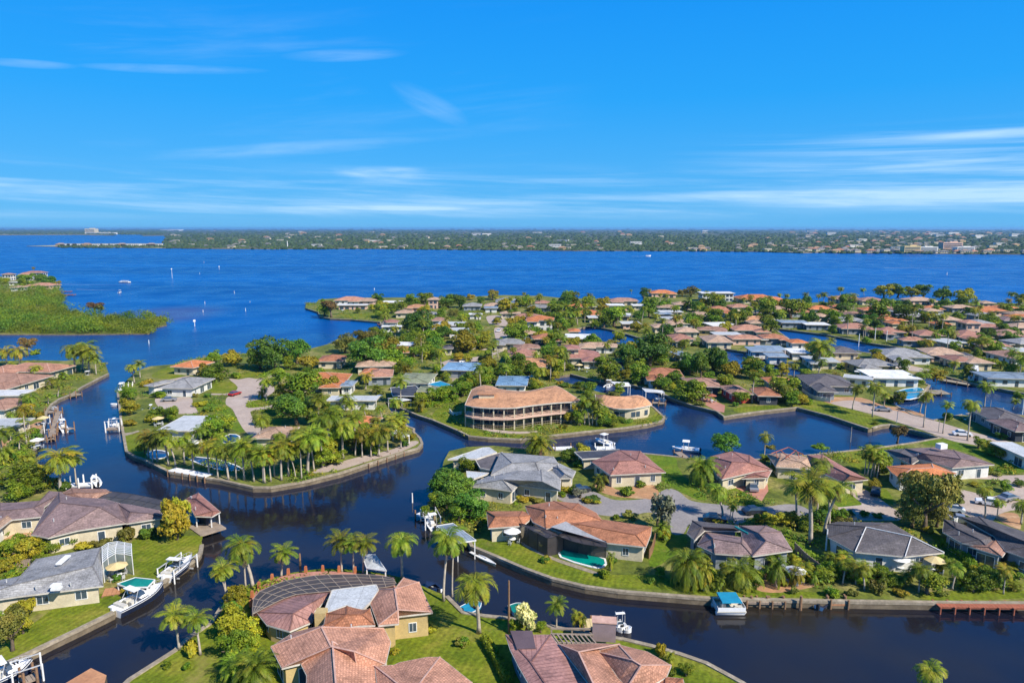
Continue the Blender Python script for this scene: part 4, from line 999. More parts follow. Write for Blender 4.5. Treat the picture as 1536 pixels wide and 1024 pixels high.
# generic houses: row = zoom, x, y (middle of the roof at eave height), width in zoom pixels, yaw degrees, roof, wall, storeys, depth m (0 = auto), label, landmark phrase
HS = [
 ('A5', 60, 300, 330, -4, 'shingle_brown', 'cream', 1, 15, 'long brown roofed house on the left bank of the canal', 'the long brown roofed house on the left bank'),
 ('A5', 210, 235, 330, -6, 'tile_salmon', 'cream', 1, 13, 'salmon roofed house behind the long brown roof on the left bank', None),
 ('A5', 30, 240, 140, 0, 'tile_salmon', 'cream', 1, 12, 'salmon roofed house at the left edge behind the palms', None),
 ('A5', 40, 375, 230, 4, 'metal_white', 'white', 1, 8, 'flat white roofed house at the left edge', None),
 ('A5', 20, 440, 200, 0, 'shingle_brown', 'white', 1, 13, 'brown roofed house at the left edge beside the docks', 'the brown roofed house beside the left docks'),
 ('C6', 575, 195, 300, -3, 'shingle_grey', 'white', 1, 15, 'grey roofed house with a white front on the left peninsula', 'the grey roofed house with the white front'),
 ('C6', 340, 195, 110, -20, 'shingle_grey', 'white', 1, 9, 'small grey roofed wing house near the left peninsula docks', None),
 ('C6', 590, 535, 320, -2, 'metal_pale', 'white', 1, 14, 'pale grey roofed house in the middle of the left peninsula', 'the pale grey roofed house on the left peninsula'),
 ('C6', 620, 35, 230, -14, 'tile_orange', 'cream', 1, 12, 'orange roofed house at the tip of the left peninsula', 'the orange roofed house at the tip'),
 ('A6', 400, 295, 280, 3, 'tile_orange', 'cream', 1, 15, 'large orange roofed house right of the cul de sac', 'the large orange roofed house'),
 ('A6', 450, 180, 150, 2, 'tile_rust', 'cream', 1, 12, 'rust roofed house among the trees near the bay', None),
 ('A6', 720, 265, 150, 8, 'tile_salmon', 'bluewall', 1, 12, 'salmon gabled house left of the grey green roof', None),
 ('A6', 660, 255, 90, 0, 'tile_orange', 'cream', 1, 10, 'small orange roofed house behind the palm clump', None),
 ('A6', 930, 290, 190, -5, 'metal_green', 'white', 1, 16, 'grey green roofed house with a dark pool cage', 'the grey green roofed house'),
 ('C1', 620, 160, 300, -4, 'metal_green', 'white', 1, 7, 'low grey green roofed wing above the hedge', None),
 ('A6', 600, 540, 150, -25, 'tile_orange', 'cream', 1, 12, 'orange roofed house hidden in palms on the left peninsula', None),
 ('A6', 130, 600, 200, 0, 'tile_tan', 'cream', 1, 10, 'tan roofed house behind the row of peninsula palms', None),
 ('A6', 540, 320, 80, 0, 'metal_bluegrey', 'white', 1, 9, 'small blue grey roofed house right of the orange roof', None),
 ('A6', 570, 405, 280, 0, 'metal_pale', 'white', 1, 6, 'low grey boathouse roof at the end of the narrow canal', None),
 ('A6', 850, 130, 70, 10, 'tile_orange', 'yellow', 1, 14, 'small orange gabled house in the trees', 'the small orange gabled house'),
 ('C8', 600, 583, 240, -6, 'metal_blue', 'bluewall', 1, 15, 'wide blue roofed house beside the curving lane', 'the wide blue roofed house'),
 ('C8', 945, 680, 210, -4, 'metal_blue', 'white', 1, 15, 'blue roofed house just behind the crescent building', 'the blue roofed house behind the crescent'),
 ('C8', 1005, 495, 200, -4, 'shingle_redbrown', 'pink', 1, 14, 'red brown roofed house at the bend of the lane', None),
 ('C8', 1400, 505, 270, -2, 'shingle_maroon', 'cream', 1, 16, 'maroon roofed house with a patio by the back canal', 'the maroon roofed house'),
 ('C8', 1340, 455, 120, 0, 'shingle_maroon', 'cream', 2, 9, 'tall maroon roofed block behind the maroon roofed house', None),
 ('C8', 1170, 385, 190, 5, 'tile_rust', 'dark', 1, 12, 'rust roofed house above the dark carport', None),
 ('C8', 1130, 262, 190, -5, 'tile_orange', 'white', 2, 12, 'orange roofed two storey house with a white wall', 'the orange roofed white house'),
 ('C8', 1360, 340, 80, 0, 'tile_orange', 'cream', 1, 9, 'small orange roof at the corner of the pond', None),
 ('A7', 880, 262, 230, -6, 'tile_rust', 'white', 1, 13, 'rust and tan roofed house right of the big dark tree', 'the rust roofed house by the dark tree'),
 ('C3', 330, 470, 330, -8, 'shingle_brown', 'dark', 1, 12, 'dark brown roofed house behind the brick terrace', 'the house on the brick terrace'),
 ('C3', 660, 540, 210, 4, 'shingle_brown', 'redwall', 1, 12, 'brown roofed house with a bright red wall', 'the red walled house'),
 ('C3', 950, 550, 190, -4, 'tile_rust', 'dark', 1, 9, 'rust roofed veranda house right of the red wall', None),
 ('C3', 1070, 450, 250, -3, 'tile_orange', 'yellow', 1, 9, 'yellow walled house half hidden by palms', None),
 ('A8', 370, 305, 250, -8, 'shingle_dark', 'bluewall', 1, 17, 'dark charcoal roofed house at the start of the long road', 'the charcoal roofed house'),
 ('A8', 730, 268, 260, -6, 'metal_white', 'white', 1, 15, 'white flat roofed hall with tall window bays by the blue basin', 'the white hall by the basin'),
 ('A8', 560, 285, 150, -30, 'metal_pale', 'white', 1, 6, 'narrow white boathouse left of the white hall by the basin', None),
 ('A8', 1420, 275, 330, -8, 'metal_bluegrey', 'white', 1, 12, 'long pale blue building with a row of blue windows', 'the long pale blue building'),
 ('A8', 1360, 500, 210, -6, 'shingle_dark', 'bluewall', 1, 15, 'dark roofed house right of the long road', 'the dark roofed house by the road'),
 ('A8', 1450, 560, 170, 0, 'shingle_purple', 'dark', 1, 11, 'low purple grey roof in front of the dark roofed house', None),
 ('A8', 1475, 700, 130, 0, 'metal_pale', 'white', 1, 12, 'pale roofed house at the right edge above the lawn', None),
 ('A8', 30, 372, 130, -5, 'tile_rust', 'dark', 1, 10, 'rust roofed cabin left of the orange palm', None),
 ('C3', 930, 150, 300, -6, 'metal_bluegrey', 'white', 1, 13, 'blue grey roofed boat shed with white fittings on the basin', 'the blue grey boat shed'),
 ('C3', 1050, 205, 200, -6, 'metal_bluegrey', 'white', 1, 9, 'blue grey canal house in front of the boat shed', None),
 ('C3', 1250, 165, 180, -6, 'metal_white', 'white', 1, 12, 'white roofed house right of the blue boat shed', None),
 ('C3', 470, 55, 250, -3, 'shingle_tan', 'cream', 1, 18, 'large tan roofed house beside the long white sea wall', 'the large tan roofed house'),
 ('C3', 130, 190, 130, 10, 'metal_bluegrey', 'bluewall', 1, 10, 'small blue grey roof beside the dark trees', None),
 ('A4', 190, 628, 160, -6, 'metal_bluegrey', 'bluewall', 1, 12, 'flat grey roofed house on the straight canal', 'the flat grey roof on the straight canal'),
 ('A4', 320, 640, 140, -6, 'metal_white', 'bluewall', 1, 11, 'white flat roofed house with glass front on the straight canal', None),
 ('A4', 545, 660, 190, -7, 'shingle_redbrown', 'bluewall', 1, 14, 'brown hip roofed house with a glass front on the straight canal', 'the brown glass fronted house'),
 ('A4', 745, 680, 150, -7, 'shingle_redbrown', 'bluewall', 1, 13, 'smaller brown roofed house with dark glass beside the tall mast', None),
 ('A4', 965, 698, 150, -6, 'shingle_redbrown', 'cream', 1, 14, 'brown roofed house at the end of the straight canal', None),
 ('A4', 1205, 705, 190, -6, 'shingle_redbrown', 'white', 1, 17, 'wide brown roofed house right of the straight canal', None),
 ('A4', 1440, 700, 190, -6, 'shingle_brown', 'bluewall', 1, 16, 'grey brown roofed house near the right edge', None),
 ('A4', 1150, 845, 140, -3, 'shingle_redbrown', 'cream', 1, 13, 'brown roofed house beside the tan roof', None),
 ('A4', 1235, 852, 150, -3, 'tile_tan', 'cream', 1, 13, 'tan hip roofed house among palms', 'the tan hip roofed house'),
 ('A4', 1475, 825, 180, 3, 'shingle_brown', 'white', 1, 18, 'large brown roofed house at the right edge', 'the large brown roofed house at the right edge'),
 ('A4', 815, 815, 270, -7, 'shingle_grey', 'white', 1, 16, 'grey and brown streaked roofed house beside the basin', 'the streaked grey roofed house'),
 ('A4', 470, 795, 160, -5, 'shingle_dark', 'cream', 1, 13, 'dark grey roofed house left of the white mast', None),
 ('A4', 215, 745, 110, 0, 'tile_orange', 'white', 1, 9, 'small orange roof at the marina', None),
 ('A4', 60, 780, 150, -5, 'metal_bluegrey', 'white', 1, 12, 'blue grey roofed shed left of the marina palms', None),
 ('A4', 785, 636, 90, 0, 'tile_orange', 'cream', 1, 10, 'small orange roof behind the straight canal row', None),
 ('A4', 60, 500, 170, -3, 'tile_orange', 'cream', 1, 14, 'orange roofed shore house right of the white flat roofed building', None),
 ('A4', 490, 492, 160, 0, 'shingle_brown', 'cream', 1, 14, 'brown roofed shore house under the lone tall palm', None),
 ('A4', 640, 503, 150, 0, 'shingle_brown', 'cream', 1, 14, 'brown roofed shore house left of the tree mass', None),
 ('A4', 920, 502, 160, -2, 'shingle_tan', 'pink', 1, 14, 'tan roofed shore house in front of the tree mass', None),
 ('A4', 345, 552, 150, -3, 'tile_orange', 'cream', 1, 13, 'orange roofed house behind the flat white houses', None),
 ('A4', 455, 540, 90, 0, 'tile_orange', 'pink', 1, 10, 'small orange roofed pink house', None),
 ('A4', 545, 585, 120, -5, 'shingle_brown', 'pink', 1, 12, 'pinkish brown roofed house above the brown glass fronted house', None),
 ('A4', 640, 558, 120, -5, 'tile_orange', 'yellow', 1, 12, 'orange roofed yellow walled house in the trees', None),
 ('A4', 1090, 612, 120, -3, 'shingle_tan', 'cream', 1, 12, 'tan roofed house in the right hand neighbourhood', None),
 ('A4', 1310, 560, 190, -4, 'tile_orange', 'pink', 1, 15, 'wide orange roofed house near the right shore', 'the wide orange roofed house'),
 ('A4', 1420, 545, 110, -4, 'tile_orange', 'cream', 1, 12, 'orange roofed house right of the wide orange roof', None),
 ('A4', 1310, 518, 80, 0, 'tile_tan', 'pink', 1, 10, 'small tan roof on the right shore', None),
 ('A4', 990, 562, 90, 0, 'shingle_tan', 'white', 1, 11, 'small tan roof below the tree mass', None),
 ('A4', 1215, 632, 100, 0, 'tile_salmon', 'pink', 2, 10, 'two storey salmon roofed pink house', None),
 ('A4', 1435, 615, 110, -4, 'shingle_purple', 'bluewall', 1, 13, 'grey purple roofed house right of the pink house', None),
 ('A4', 1050, 640, 100, 0, 'tile_orange', 'yellow', 1, 10, 'yellow walled house with an orange roof in the right neighbourhood', None),
 ('A3', 895, 455, 150, 0, 'tile_orange', 'pink', 1, 15, 'orange roofed house on the far cape', 'the orange roofed house on the far cape'),
 ('A3', 1205, 455, 190, -1, 'metal_white', 'white', 2, 14, 'long white flat roofed building on the far shore of the suburb', 'the long white flat roofed building'),
 ('A3', 1430, 485, 220, -2, 'tile_orange', 'cream', 1, 17, 'long orange roofed house beside the white flat roofed building', None),
 ('A3', 1010, 520, 110, 0, 'tile_tan', 'cream', 1, 11, 'tan house with arches below the far cape', None),
 ('A3', 950, 600, 120, 12, 'metal_pale', 'white', 1, 11, 'pale grey gabled roof in the far suburb', None),
 ('A3', 900, 575, 100, 0, 'metal_bluegrey', 'bluewall', 1, 9, 'blue grey roof left of the pale gabled roof', None),
 ('A3', 710, 628, 110, 0, 'metal_pale', 'pink', 1, 11, 'pale roof above the small pond', None),
 ('A3', 885, 648, 100, 0, 'shingle_tan', 'cream', 1, 11, 'tan roof right of the small pond', None),
 ('A3', 1030, 672, 130, -4, 'shingle_tan', 'cream', 1, 13, 'tan hip roof left of the large tan roofed house', None),
 ('A3', 1120, 598, 90, 0, 'tile_salmon', 'white', 1, 11, 'salmon and white house in the far suburb', None),
 ('A3', 1300, 570, 110, 0, 'tile_orange', 'cream', 1, 12, 'orange roof below the long orange roofed house', None),
 ('A3', 1385, 662, 190, -2, 'tile_salmon', 'cream', 1, 14, 'salmon roofed house above the long white sea wall', None),
 ('A3', 625, 525, 100, 0, 'metal_white', 'white', 1, 11, 'white flat roof left of the cove', None),
 ('A3', 765, 527, 90, 0, 'metal_white', 'cream', 1, 10, 'white flat roof beside the cove', None),
 ('A3', 670, 500, 170, -2, 'shingle_brown', 'cream', 1, 13, 'brown roof behind the white flat roofs', None),
 ('A3', 505, 595, 80, 0, 'metal_pale', 'cream', 1, 10, 'small pale roof in front of the pond trees', None),
 ('A3', 205, 512, 90, 0, 'shingle_redbrown', 'pink', 1, 12, 'pinkish roof near the middle of the bay shore', None),
 ('A3', 40, 508, 110, 0, 'metal_bluegrey', 'bluewall', 1, 12, 'blue grey pool cage roof at the end of the lane', None),
 ('A3', 1430, 625, 90, 0, 'tile_tan', 'cream', 1, 10, 'tan roof behind the salmon roofed house', None),
 ('A2', 560, 495, 170, 0, 'tile_salmon', 'white', 1, 15, 'big salmon roofed house on the bay point', 'the big house on the bay point'),
 ('A2', 575, 525, 170, 0, 'metal_white', 'pink', 1, 8, 'white flat roofed wing in front of the big bay point house', None),
 ('A2', 655, 500, 100, -4, 'tile_tan', 'pink', 1, 13, 'pink walled house right of the bay point house', None),
 ('A2', 800, 508, 110, 0, 'metal_white', 'cream', 1, 12, 'white curved roof on the bay shore', 'the white curved roof'),
 ('A2', 1040, 492, 70, 0, 'shingle_tan', 'pink', 2, 10, 'tall pinkish house in the shore trees', None),
 ('A2', 870, 568, 100, 0, 'shingle_tan', 'cream', 1, 11, 'tan roof right of the inlet lawn', None),
 ('A2', 975, 568, 90, 0, 'shingle_redbrown', 'pink', 1, 11, 'red brown roof right of the tan roof', None),
 ('A2', 1030, 575, 60, 0, 'shingle_grey', 'white', 1, 9, 'small grey roof beside the red brown roof', None),
 ('A2', 790, 622, 90, 0, 'shingle_maroon', 'white', 1, 9, 'maroon roofed boathouse at the end of the inlet', 'the maroon roof at the inlet'),
 ('A2', 800, 648, 120, 0, 'metal_white', 'white', 1, 5, 'white boat shelter at the end of the inlet', None),
 ('A2', 1070, 612, 110, 0, 'shingle_brown', 'white', 1, 10, 'brown roof with a white front in the trees', None),
 ('A2', 1185, 668, 120, 0, 'metal_pale', 'white', 1, 13, 'pale grey roofed house left of the lane', None),
 ('A2', 1280, 578, 80, 0, 'metal_white', 'white', 1, 8, 'white roofed house beside the lane', 'the white roofed house beside the lane'),
 ('A2', 1262, 528, 110, 0, 'shingle_grey', 'bluewall', 1, 13, 'grey roofed house at the top of the lane', None),
 ('A2', 1370, 540, 80, 0, 'metal_bluegrey', 'white', 1, 11, 'blue grey roof right of the top of the lane', None),
 ('A2', 1460, 500, 130, 0, 'shingle_grey', 'bluewall', 1, 14, 'grey roofed shore house beside the lone tree', None),
 ('A2', 940, 708, 80, 0, 'metal_pale', 'cream', 1, 10, 'small pale roof under the round tree', None),
 ('A2', 1180, 708, 80, 0, 'metal_white', 'cream', 1, 9, 'small white roof under the palms', None),
 ('A2', 1125, 768, 60, 0, 'shingle_dark', 'cream', 1, 9, 'small dark pyramid roof on the green', 'the small dark pyramid roof'),
 ('A2', 1480, 572, 120, 0, 'tile_tan', 'cream', 1, 7, 'low tan roof right of the lane', None),
 ('A1', 50, 350, 60, 0, 'shingle_brown', 'white', 2, 9, 'tall brown roofed house behind the mangroves', None),
 ('A1', 205, 340, 110, 0, 'shingle_redbrown', 'white', 2, 12, 'two storey house with a reddish roof on the far left point', 'the two storey house on the far left point'),
 ('A1', 260, 412, 140, -12, 'tile_salmon', 'pink', 1, 14, 'salmon roofed house above the two red docks', None),
 ('A1', 110, 425, 70, 0, 'tile_tan', 'white', 1, 10, 'small tan roof at the back of the mangroves', None),
 ('A1', 90, 395, 60, 0, 'metal_pale', 'white', 1, 9, 'pale roofed house at the back of the mangroves', None),
 ('A1', 150, 350, 60, 0, 'tile_salmon', 'white', 2, 9, 'white house with a salmon roof behind the mangroves', None),
 ('B1', 10, 260, 60, 10, 'tile_tan', 'white', 1, 7, 'small tan roof at the left edge below the purple roof', None),
]
nh = 0
for (zm, x, y, w, yaw, mat, wl, st, dd, label, lmp) in HS:
    ze = LZ + 3.0 * st + (0.1 if st == 1 else 0.3)
    c = PZ(zm, x, y, ze); wm = w / ZOOMS[zm][2] * depth(c) / F
    d = dd or max(8, wm * 0.65)
    rise = min(wm, d) * 0.5 * (0.30 if not mat.startswith('metal') else 0.10)
    rng = random.Random(nh)
    ya = R(yaw)
    if mat.startswith('metal_w') or mat.startswith('metal_p'): ws_ = [rect(c, wm, d, ya, ze, None, mat)]
    else: ws_ = [rect(c, wm, d, ya, ze, rise, mat)]
    if wm > 13 and not mat.startswith('metal'):
        s = rng.choice((-1, 1)); w2 = wm * rng.uniform(.36, .46); d2 = d * rng.uniform(.5, .7)
        off = Vector((s * (wm / 2 - w2 / 2 - rng.uniform(0, 1.5)), -(d / 2 + d2 * 0.2), 0)); off.rotate(Matrix.Rotation(ya, 3, 'Z'))
        ws_.append(rect(c + off, w2, d2, ya, ze - 0.15, min(w2, d2) * 0.5 * 0.3, mat))
    nm = {'shingle': 'shingle_roof_house', 'tile': 'tile_roof_house', 'metal': 'low_roof_house'}[mat.split('_')[0]]
    house(nm, label, ws_, wl, lmp, st, seed=100 + nh, inset=0.95)
    nh += 1

# more houses packed between the listed ones
AUTOH = []
HZ = [("600,462 940,462 960,530 700,520 620,520", 13), ("960,462 1536,468 1536,500 1160,482 1000,480", 34), ("1000,480 1160,486 1170,520 960,520", 9), ("1340,505 1536,500 1536,560 1400,556 1390,530", 10), ("700,520 860,520 850,560 690,560", 4), ("1200,535 1360,545 1350,560 1220,556", 3), ("0,560 60,560 50,700 0,720", 3), ("440,520 620,510 620,590 450,590", 2)]
HP = [P(*proj(Vector((sum(q[0] for q in f) / len(f), sum(q[1] for q in f) / len(f), LZ)))) for f in FOOT]
hr = random.Random(21)
for s, cnt in HZ:
    pz = [tuple(map(float, q.split(','))) for q in s.split()]; x0, x1 = min(p[0] for p in pz), max(p[0] for p in pz); y0, y1 = min(p[1] for p in pz), max(p[1] for p in pz); made = t = 0
    while made < cnt and t < 900:
        t += 1; x, y = hr.uniform(x0, x1), hr.uniform(y0, y1)
        if not inside((x, y), pz): continue
        b = P(x, y); w_ = hr.uniform(11, 17); d_ = hr.uniform(9, 13)
        cs = [(b.x + sx * (w_ / 2 + 1), b.y + sy * (d_ / 2 + 1)) for sx in (-1, 0, 1) for sy in (-1, 0, 1)]
        if any(not inside(q, main_loop) and not inside(q, e_loop) for q in cs) or any(inside(q, h) for h in holes for q in cs): continue
        if any(inside(q, f) for q in cs for f in FOOT + ROADPOLYS) or any((f[0][0] - b.x) ** 2 + (f[0][1] - b.y) ** 2 < 120 for f in FOOT): continue
        mat = hr.choice(['tile_salmon', 'tile_tan', 'tile_orange', 'shingle_brown', 'shingle_redbrown', 'shingle_tan', 'tile_apricot', 'shingle_grey', 'metal_pale', 'shingle_rust', 'tile_tan', 'metal_white', 'metal_pale', 'shingle_grey', 'tile_salmon', 'shingle_tan']); wl = hr.choice(['cream', 'white', 'pink', 'cream', 'yellow', 'bluewall']); yaw = R(hr.uniform(-14, 10))
        wsx = [rect((b.x, b.y), w_, d_, yaw, 4.0, min(w_, d_) * .15 if mat[0] != 'm' else None, mat)]
        if hr.random() < .7:
            off = Vector((hr.choice((-1, 1)) * w_ * .27, -d_ * .55, 0)); off.rotate(Matrix.Rotation(yaw, 3, 'Z')); wsx.append(rect((b.x + off.x, b.y + off.y), w_ * .42, d_ * .5, yaw, 3.85, w_ * .42 * .14 if mat[0] != 'm' else None, mat))
        if hr.random() < .4:
            off = Vector((hr.choice((-1, 1)) * w_ * .55, hr.uniform(-.2, .3) * d_, 0)); off.rotate(Matrix.Rotation(yaw, 3, 'Z')); wsx.append(rect((b.x + off.x, b.y + off.y), w_ * .35, d_ * .6, yaw, 3.5, None, 'metal_pale' if hr.random() < .5 else 'solar'))
        r = house({'shingle': 'shingle_roof_house', 'tile': 'tile_roof_house', 'metal': 'low_roof_house'}[mat.split('_')[0]], 'x', wsx, wl, None, 1, seed=500 + made, inset=0.95)
        words = dict(salmon='salmon roofed', tan='tan roofed', orange='orange roofed', brown='brown roofed', redbrown='red brown roofed', apricot='apricot roofed', grey='grey roofed', pale='pale flat roofed', white='white flat roofed', rust='rust roofed')[mat.split('_')[1]]
        AUTOH.append((r, b, ('small ' if w_ < 13 else '') + words + {'cream': '', 'white': ' white', 'pink': ' pink', 'yellow': ' yellow', 'bluewall': ' grey'}[wl] + ' house')); made += 1
print('auto houses', len(AUTOH))
# ------------------------------------------------------------------ vegetation prototypes (mesh data shared by every copy)
NR = np.random.RandomState(11)
def quads_mesh(name, V, mats, nper=4):
    """V: (n,4,3) array of leaf quads"""
    n = len(V); me = bpy.data.meshes.new(name)
    me.vertices.add(n * nper); me.vertices.foreach_set('co', np.ascontiguousarray(V, dtype=np.float32).ravel())
    me.loops.add(n * nper); me.loops.foreach_set('vertex_index', np.arange(n * nper, dtype=np.int32))
    me.polygons.add(n); me.polygons.foreach_set('loop_start', np.arange(0, n * nper, nper, dtype=np.int32))
    me.polygons.foreach_set('loop_total', np.full(n, nper, dtype=np.int32))
    me.materials.append(mats); me.update(calc_edges=True); me.validate()
    return me
def leaves_at(C, Nn, size, asp=0.6, jit=0.7):
    """leaf quads centred at C facing roughly Nn"""
    n = len(C); Nn = Nn + NR.normal(0, jit, (n, 3)); Nn /= np.linalg.norm(Nn, axis=1, keepdims=True) + 1e-9
    t = NR.normal(0, 1, (n, 3)); u = np.cross(Nn, t); u /= np.linalg.norm(u, axis=1, keepdims=True) + 1e-9
    v = np.cross(Nn, u); s = (size * NR.uniform(0.6, 1.35, n))[:, None]
    return np.stack([C - u * s * .5, C + v * s * .5 * asp - u * s * .05, C + u * s * .5, C - v * s * .5 * asp + u * s * .08], axis=1)
def lobes(k, rx, rz, zc, flat=1.0):
    out = []
    for i in range(k):
        a = NR.uniform(0, 2 * np.pi); e = NR.uniform(-0.85, 1.0); r = NR.uniform(0.35, 0.72)
        out.append((r * rx * np.cos(a) * np.sqrt(max(.1, 1 - e * e * .5)), r * rx * np.sin(a) * np.sqrt(max(.1, 1 - e * e * .5)), zc + e * rz * 0.6, NR.uniform(0.22, 0.42) * rx))
    out.append((0, 0, zc, 0.5 * rx))
    return out
def crown_mesh(name, mat, k, rx, rz, zc, n, size, dens=0.8, zmin=0.15, jit=0.7):
    L_ = lobes(k, rx, rz, zc); w = np.array([l[3] ** 2 for l in L_]); w /= w.sum()
    idx = NR.choice(len(L_), n, p=w); Lc = np.array(L_)[idx]
    d = NR.normal(0, 1, (n, 3)); d[:, 2] = np.where(NR.uniform(0, 1, n) < .7, np.abs(d[:, 2]), d[:, 2]); d /= np.linalg.norm(d, axis=1, keepdims=True)
    r = Lc[:, 3] * NR.uniform(dens, 1.12, n)
    C = Lc[:, :3] + d * r[:, None] * np.array([1, 1, rz / rx * 0.95])
    C[:, 2] = np.maximum(C[:, 2], zmin + NR.uniform(0, .3, n))
    nrm = C - np.array([0, 0, zc - rz * .3]); nrm /= np.linalg.norm(nrm, axis=1, keepdims=True) + 1e-9
    return quads_mesh(name, leaves_at(C, nrm * .6 + d * .6, size, jit=jit), mat)
def trunk_mesh(name, h, r, lean=0.0, mat='bark', forks=0, rx=2.0):
    m = MB(); pts = [(lean * (t ** 1.6), 0.12 * math.sin(3 * t), h * t) for t in (0, .25, .5, .75, 1)]
    m.tube(pts, [r * 1.45, r * 1.05, r * .95, r * .88, r * .8], 8)
    for i in range(forks):
        a = 2 * math.pi * i / forks + 0.4; b = pts[3]
        m.tube([b, (b[0] + rx * .35 * math.cos(a), b[1] + rx * .35 * math.sin(a), h * 1.15), (b[0] + rx * .65 * math.cos(a), b[1] + rx * .65 * math.sin(a), h * 1.45)], [r * .6, r * .45, r * .2], 5)
    return m.data(name, [MT[mat]], True)
def palm_crown(name, mat, nf, ln, nl, lw, ll, droop=1.0, up=0.9, z0=0.0, lean=0.0, dead=0.15):
    Q_ = []; V_ = []
    for f in range(nf):
        az_ = 2.399963 * f + NR.uniform(-.2, .2); t0 = f / nf
        el0 = up * (1.25 - 1.65 * t0) + NR.uniform(-.12, .12)         # young fronds upright, old ones hang
        L_ = ln * NR.uniform(.82, 1.08) * (0.8 + 0.25 * math.sin(math.pi * min(1, t0 + .2))); seg = 9; p = np.array([lean, 0, z0]); e = el0; pts = [p]; dirs = []
        tw = NR.uniform(-.25, .25)
        for s in range(seg):
            d = np.array([math.cos(az_) * math.cos(e), math.sin(az_) * math.cos(e), math.sin(e)]); dirs.append(d)
            p = p + d * (L_ / seg); pts.append(p); e -= droop * (0.16 + 0.06 * s / seg) * (1.15 if el0 > 0 else .8)
            e = max(e, -1.45)
        side = np.array([-math.sin(az_), math.cos(az_), 0])
        for s in range(nl):
            t = 0.12 + 0.88 * (s + .5) / nl; k = min(seg - 1, int(t * seg)); fr = t * seg - k
            b = pts[k] * (1 - fr) + pts[k + 1] * fr; d = dirs[k]
            upv = np.cross(d, side); 
            if upv[2] < 0: upv = -upv
            l2 = ll * (math.sin(math.pi * min(.96, 0.12 + t * .86)) ** .55) * NR.uniform(.85, 1.1)
            for sg in (-1, 1):
                ldir = side * sg * .80 + d * .52 + upv * (.02 + tw * sg * .3); ldir[2] -= .22 + .25 * NR.uniform(0, 1)
                ldir /= np.linalg.norm(ldir); wv = d * (lw * .5)
                V_.append([b - wv, b + ldir * l2 * .5 - wv * .9 + np.array([0, 0, .02]), b + ldir * l2, b + ldir * l2 * .5 + wv * .9])
        for s in range(seg):        # rachis
            w_ = side * (0.05 * (1 - s / seg) + .015); V_.append([pts[s] - w_, pts[s + 1] - w_, pts[s + 1] + w_, pts[s] + w_])
    return quads_mesh(name, np.array(V_), mat)
PROTO = {}
def proto(kind, variants): PROTO[kind] = variants
# each variant: dict(h=height, w=crown width, parts=[(name, mesh)])
def palm_variant(i, h, ln, mat, nf=22, nl=18, lw=.16, ll=.85, droop=1.0, up=.95, tr=.17, lean=0.0, skirt=False):
    tm = MB(); n = 7
    pts = [(lean * (k / n) ** 1.8, 0, h * k / n) for k in range(n + 1)]
    tm.tube(pts, [tr * (1.5 if k == 0 else 1.08 - .3 * k / n) for k in range(n + 1)], 8)
    parts = [('trunk', tm.data('palm trunk %d' % i, [MT['trunk']], True))]
    if not skirt:
        cs = MB(); cs.tube([(lean, 0, h - .1), (lean, 0, h + .45), (lean, 0, h + 1.0)], [tr * .95, tr * 1.1, tr * .5], 8); parts.append(('crownshaft', cs.data('crownshaft %d' % i, [L['bush']], True)))
    parts.append(('fronds', palm_crown('palm fronds %d' % i, L[mat], nf, ln, nl, lw, ll, droop, up, h + (.7 if not skirt else .1), lean)))
    if i % 2 == 0 or mat == 'palmy':
        parts.append(('dead_fronds', palm_crown('dead fronds %d' % i, L['dead'], 4 + i % 3, ln * .75, 10, lw, ll * .7, 1.3, -.75, h + (.6 if not skirt else 0), lean)))
    return dict(h=h + ln * .75, w=ln * 1.75, parts=parts)
proto('p', [palm_variant(0, 6.2, 3.1, 'palm'), palm_variant(1, 6.6, 2.9, 'palm', nf=19, lean=.7), palm_variant(2, 6.0, 3.3, 'palmy', nf=20, droop=1.2),
            palm_variant(3, 6.4, 3.0, 'palm', nf=24, droop=1.25), palm_variant(4, 6.3, 2.8, 'palm', nf=17, droop=.85, lean=-.6), palm_variant(5, 6.2, 3.0, 'palmy', nf=21, lean=.3), palm_variant(6, 6.8, 2.7, 'palm', nf=15, lean=1.1, droop=1.35, nl=16), palm_variant(7, 6.0, 3.3, 'palm', nf=27, droop=.9, up=1.2), palm_variant(8, 6.5, 2.6, 'palm', nf=18, lean=-1.0, droop=1.1, tr=.13)])
proto('q', [palm_variant(10, 2.3, 4.0, 'palm', nf=34, nl=22, ll=.8, droop=.95, up=1.1, tr=.36, skirt=True), palm_variant(11, 2.6, 3.8, 'palmy', nf=30, nl=20, ll=.8, droop=1.1, up=1.1, tr=.34, skirt=True),
            palm_variant(12, 2.0, 4.1, 'palm', nf=36, nl=20, ll=.85, droop=1.15, up=1.15, tr=.36, skirt=True)])
def clump(i, mat):
    ms = []; tm = MB(); P_ = []
    for k in range(5):
        a = NR.uniform(0, 6.28); r = NR.uniform(.1, .9); h = NR.uniform(1.0, 2.4)
        tm.tube([(r * .4 * math.cos(a), r * .4 * math.sin(a), 0), (r * math.cos(a), r * math.sin(a), h)], [.1, .07], 6)
        me = palm_crown('t', L[mat], 9, 2.0, 12, .13, .6, 1.1, 1.1, h); v = np.zeros(len(me.vertices) * 3); me.vertices.foreach_get('co', v)
        v = v.reshape(-1, 4, 3); v[:, :, 0] += r * math.cos(a); v[:, :, 1] += r * math.sin(a); P_.append(v); bpy.data.meshes.remove(me)
    return dict(h=3.6, w=4.6, parts=[('trunk', tm.data('clump stems %d' % i, [MT['trunk']], True)), ('fronds', quads_mesh('clump fronds %d' % i, np.concatenate(P_), L[mat]))])
proto('s', [clump(0, 'palm'), clump(1, 'palmy'), clump(2, 'palm')])
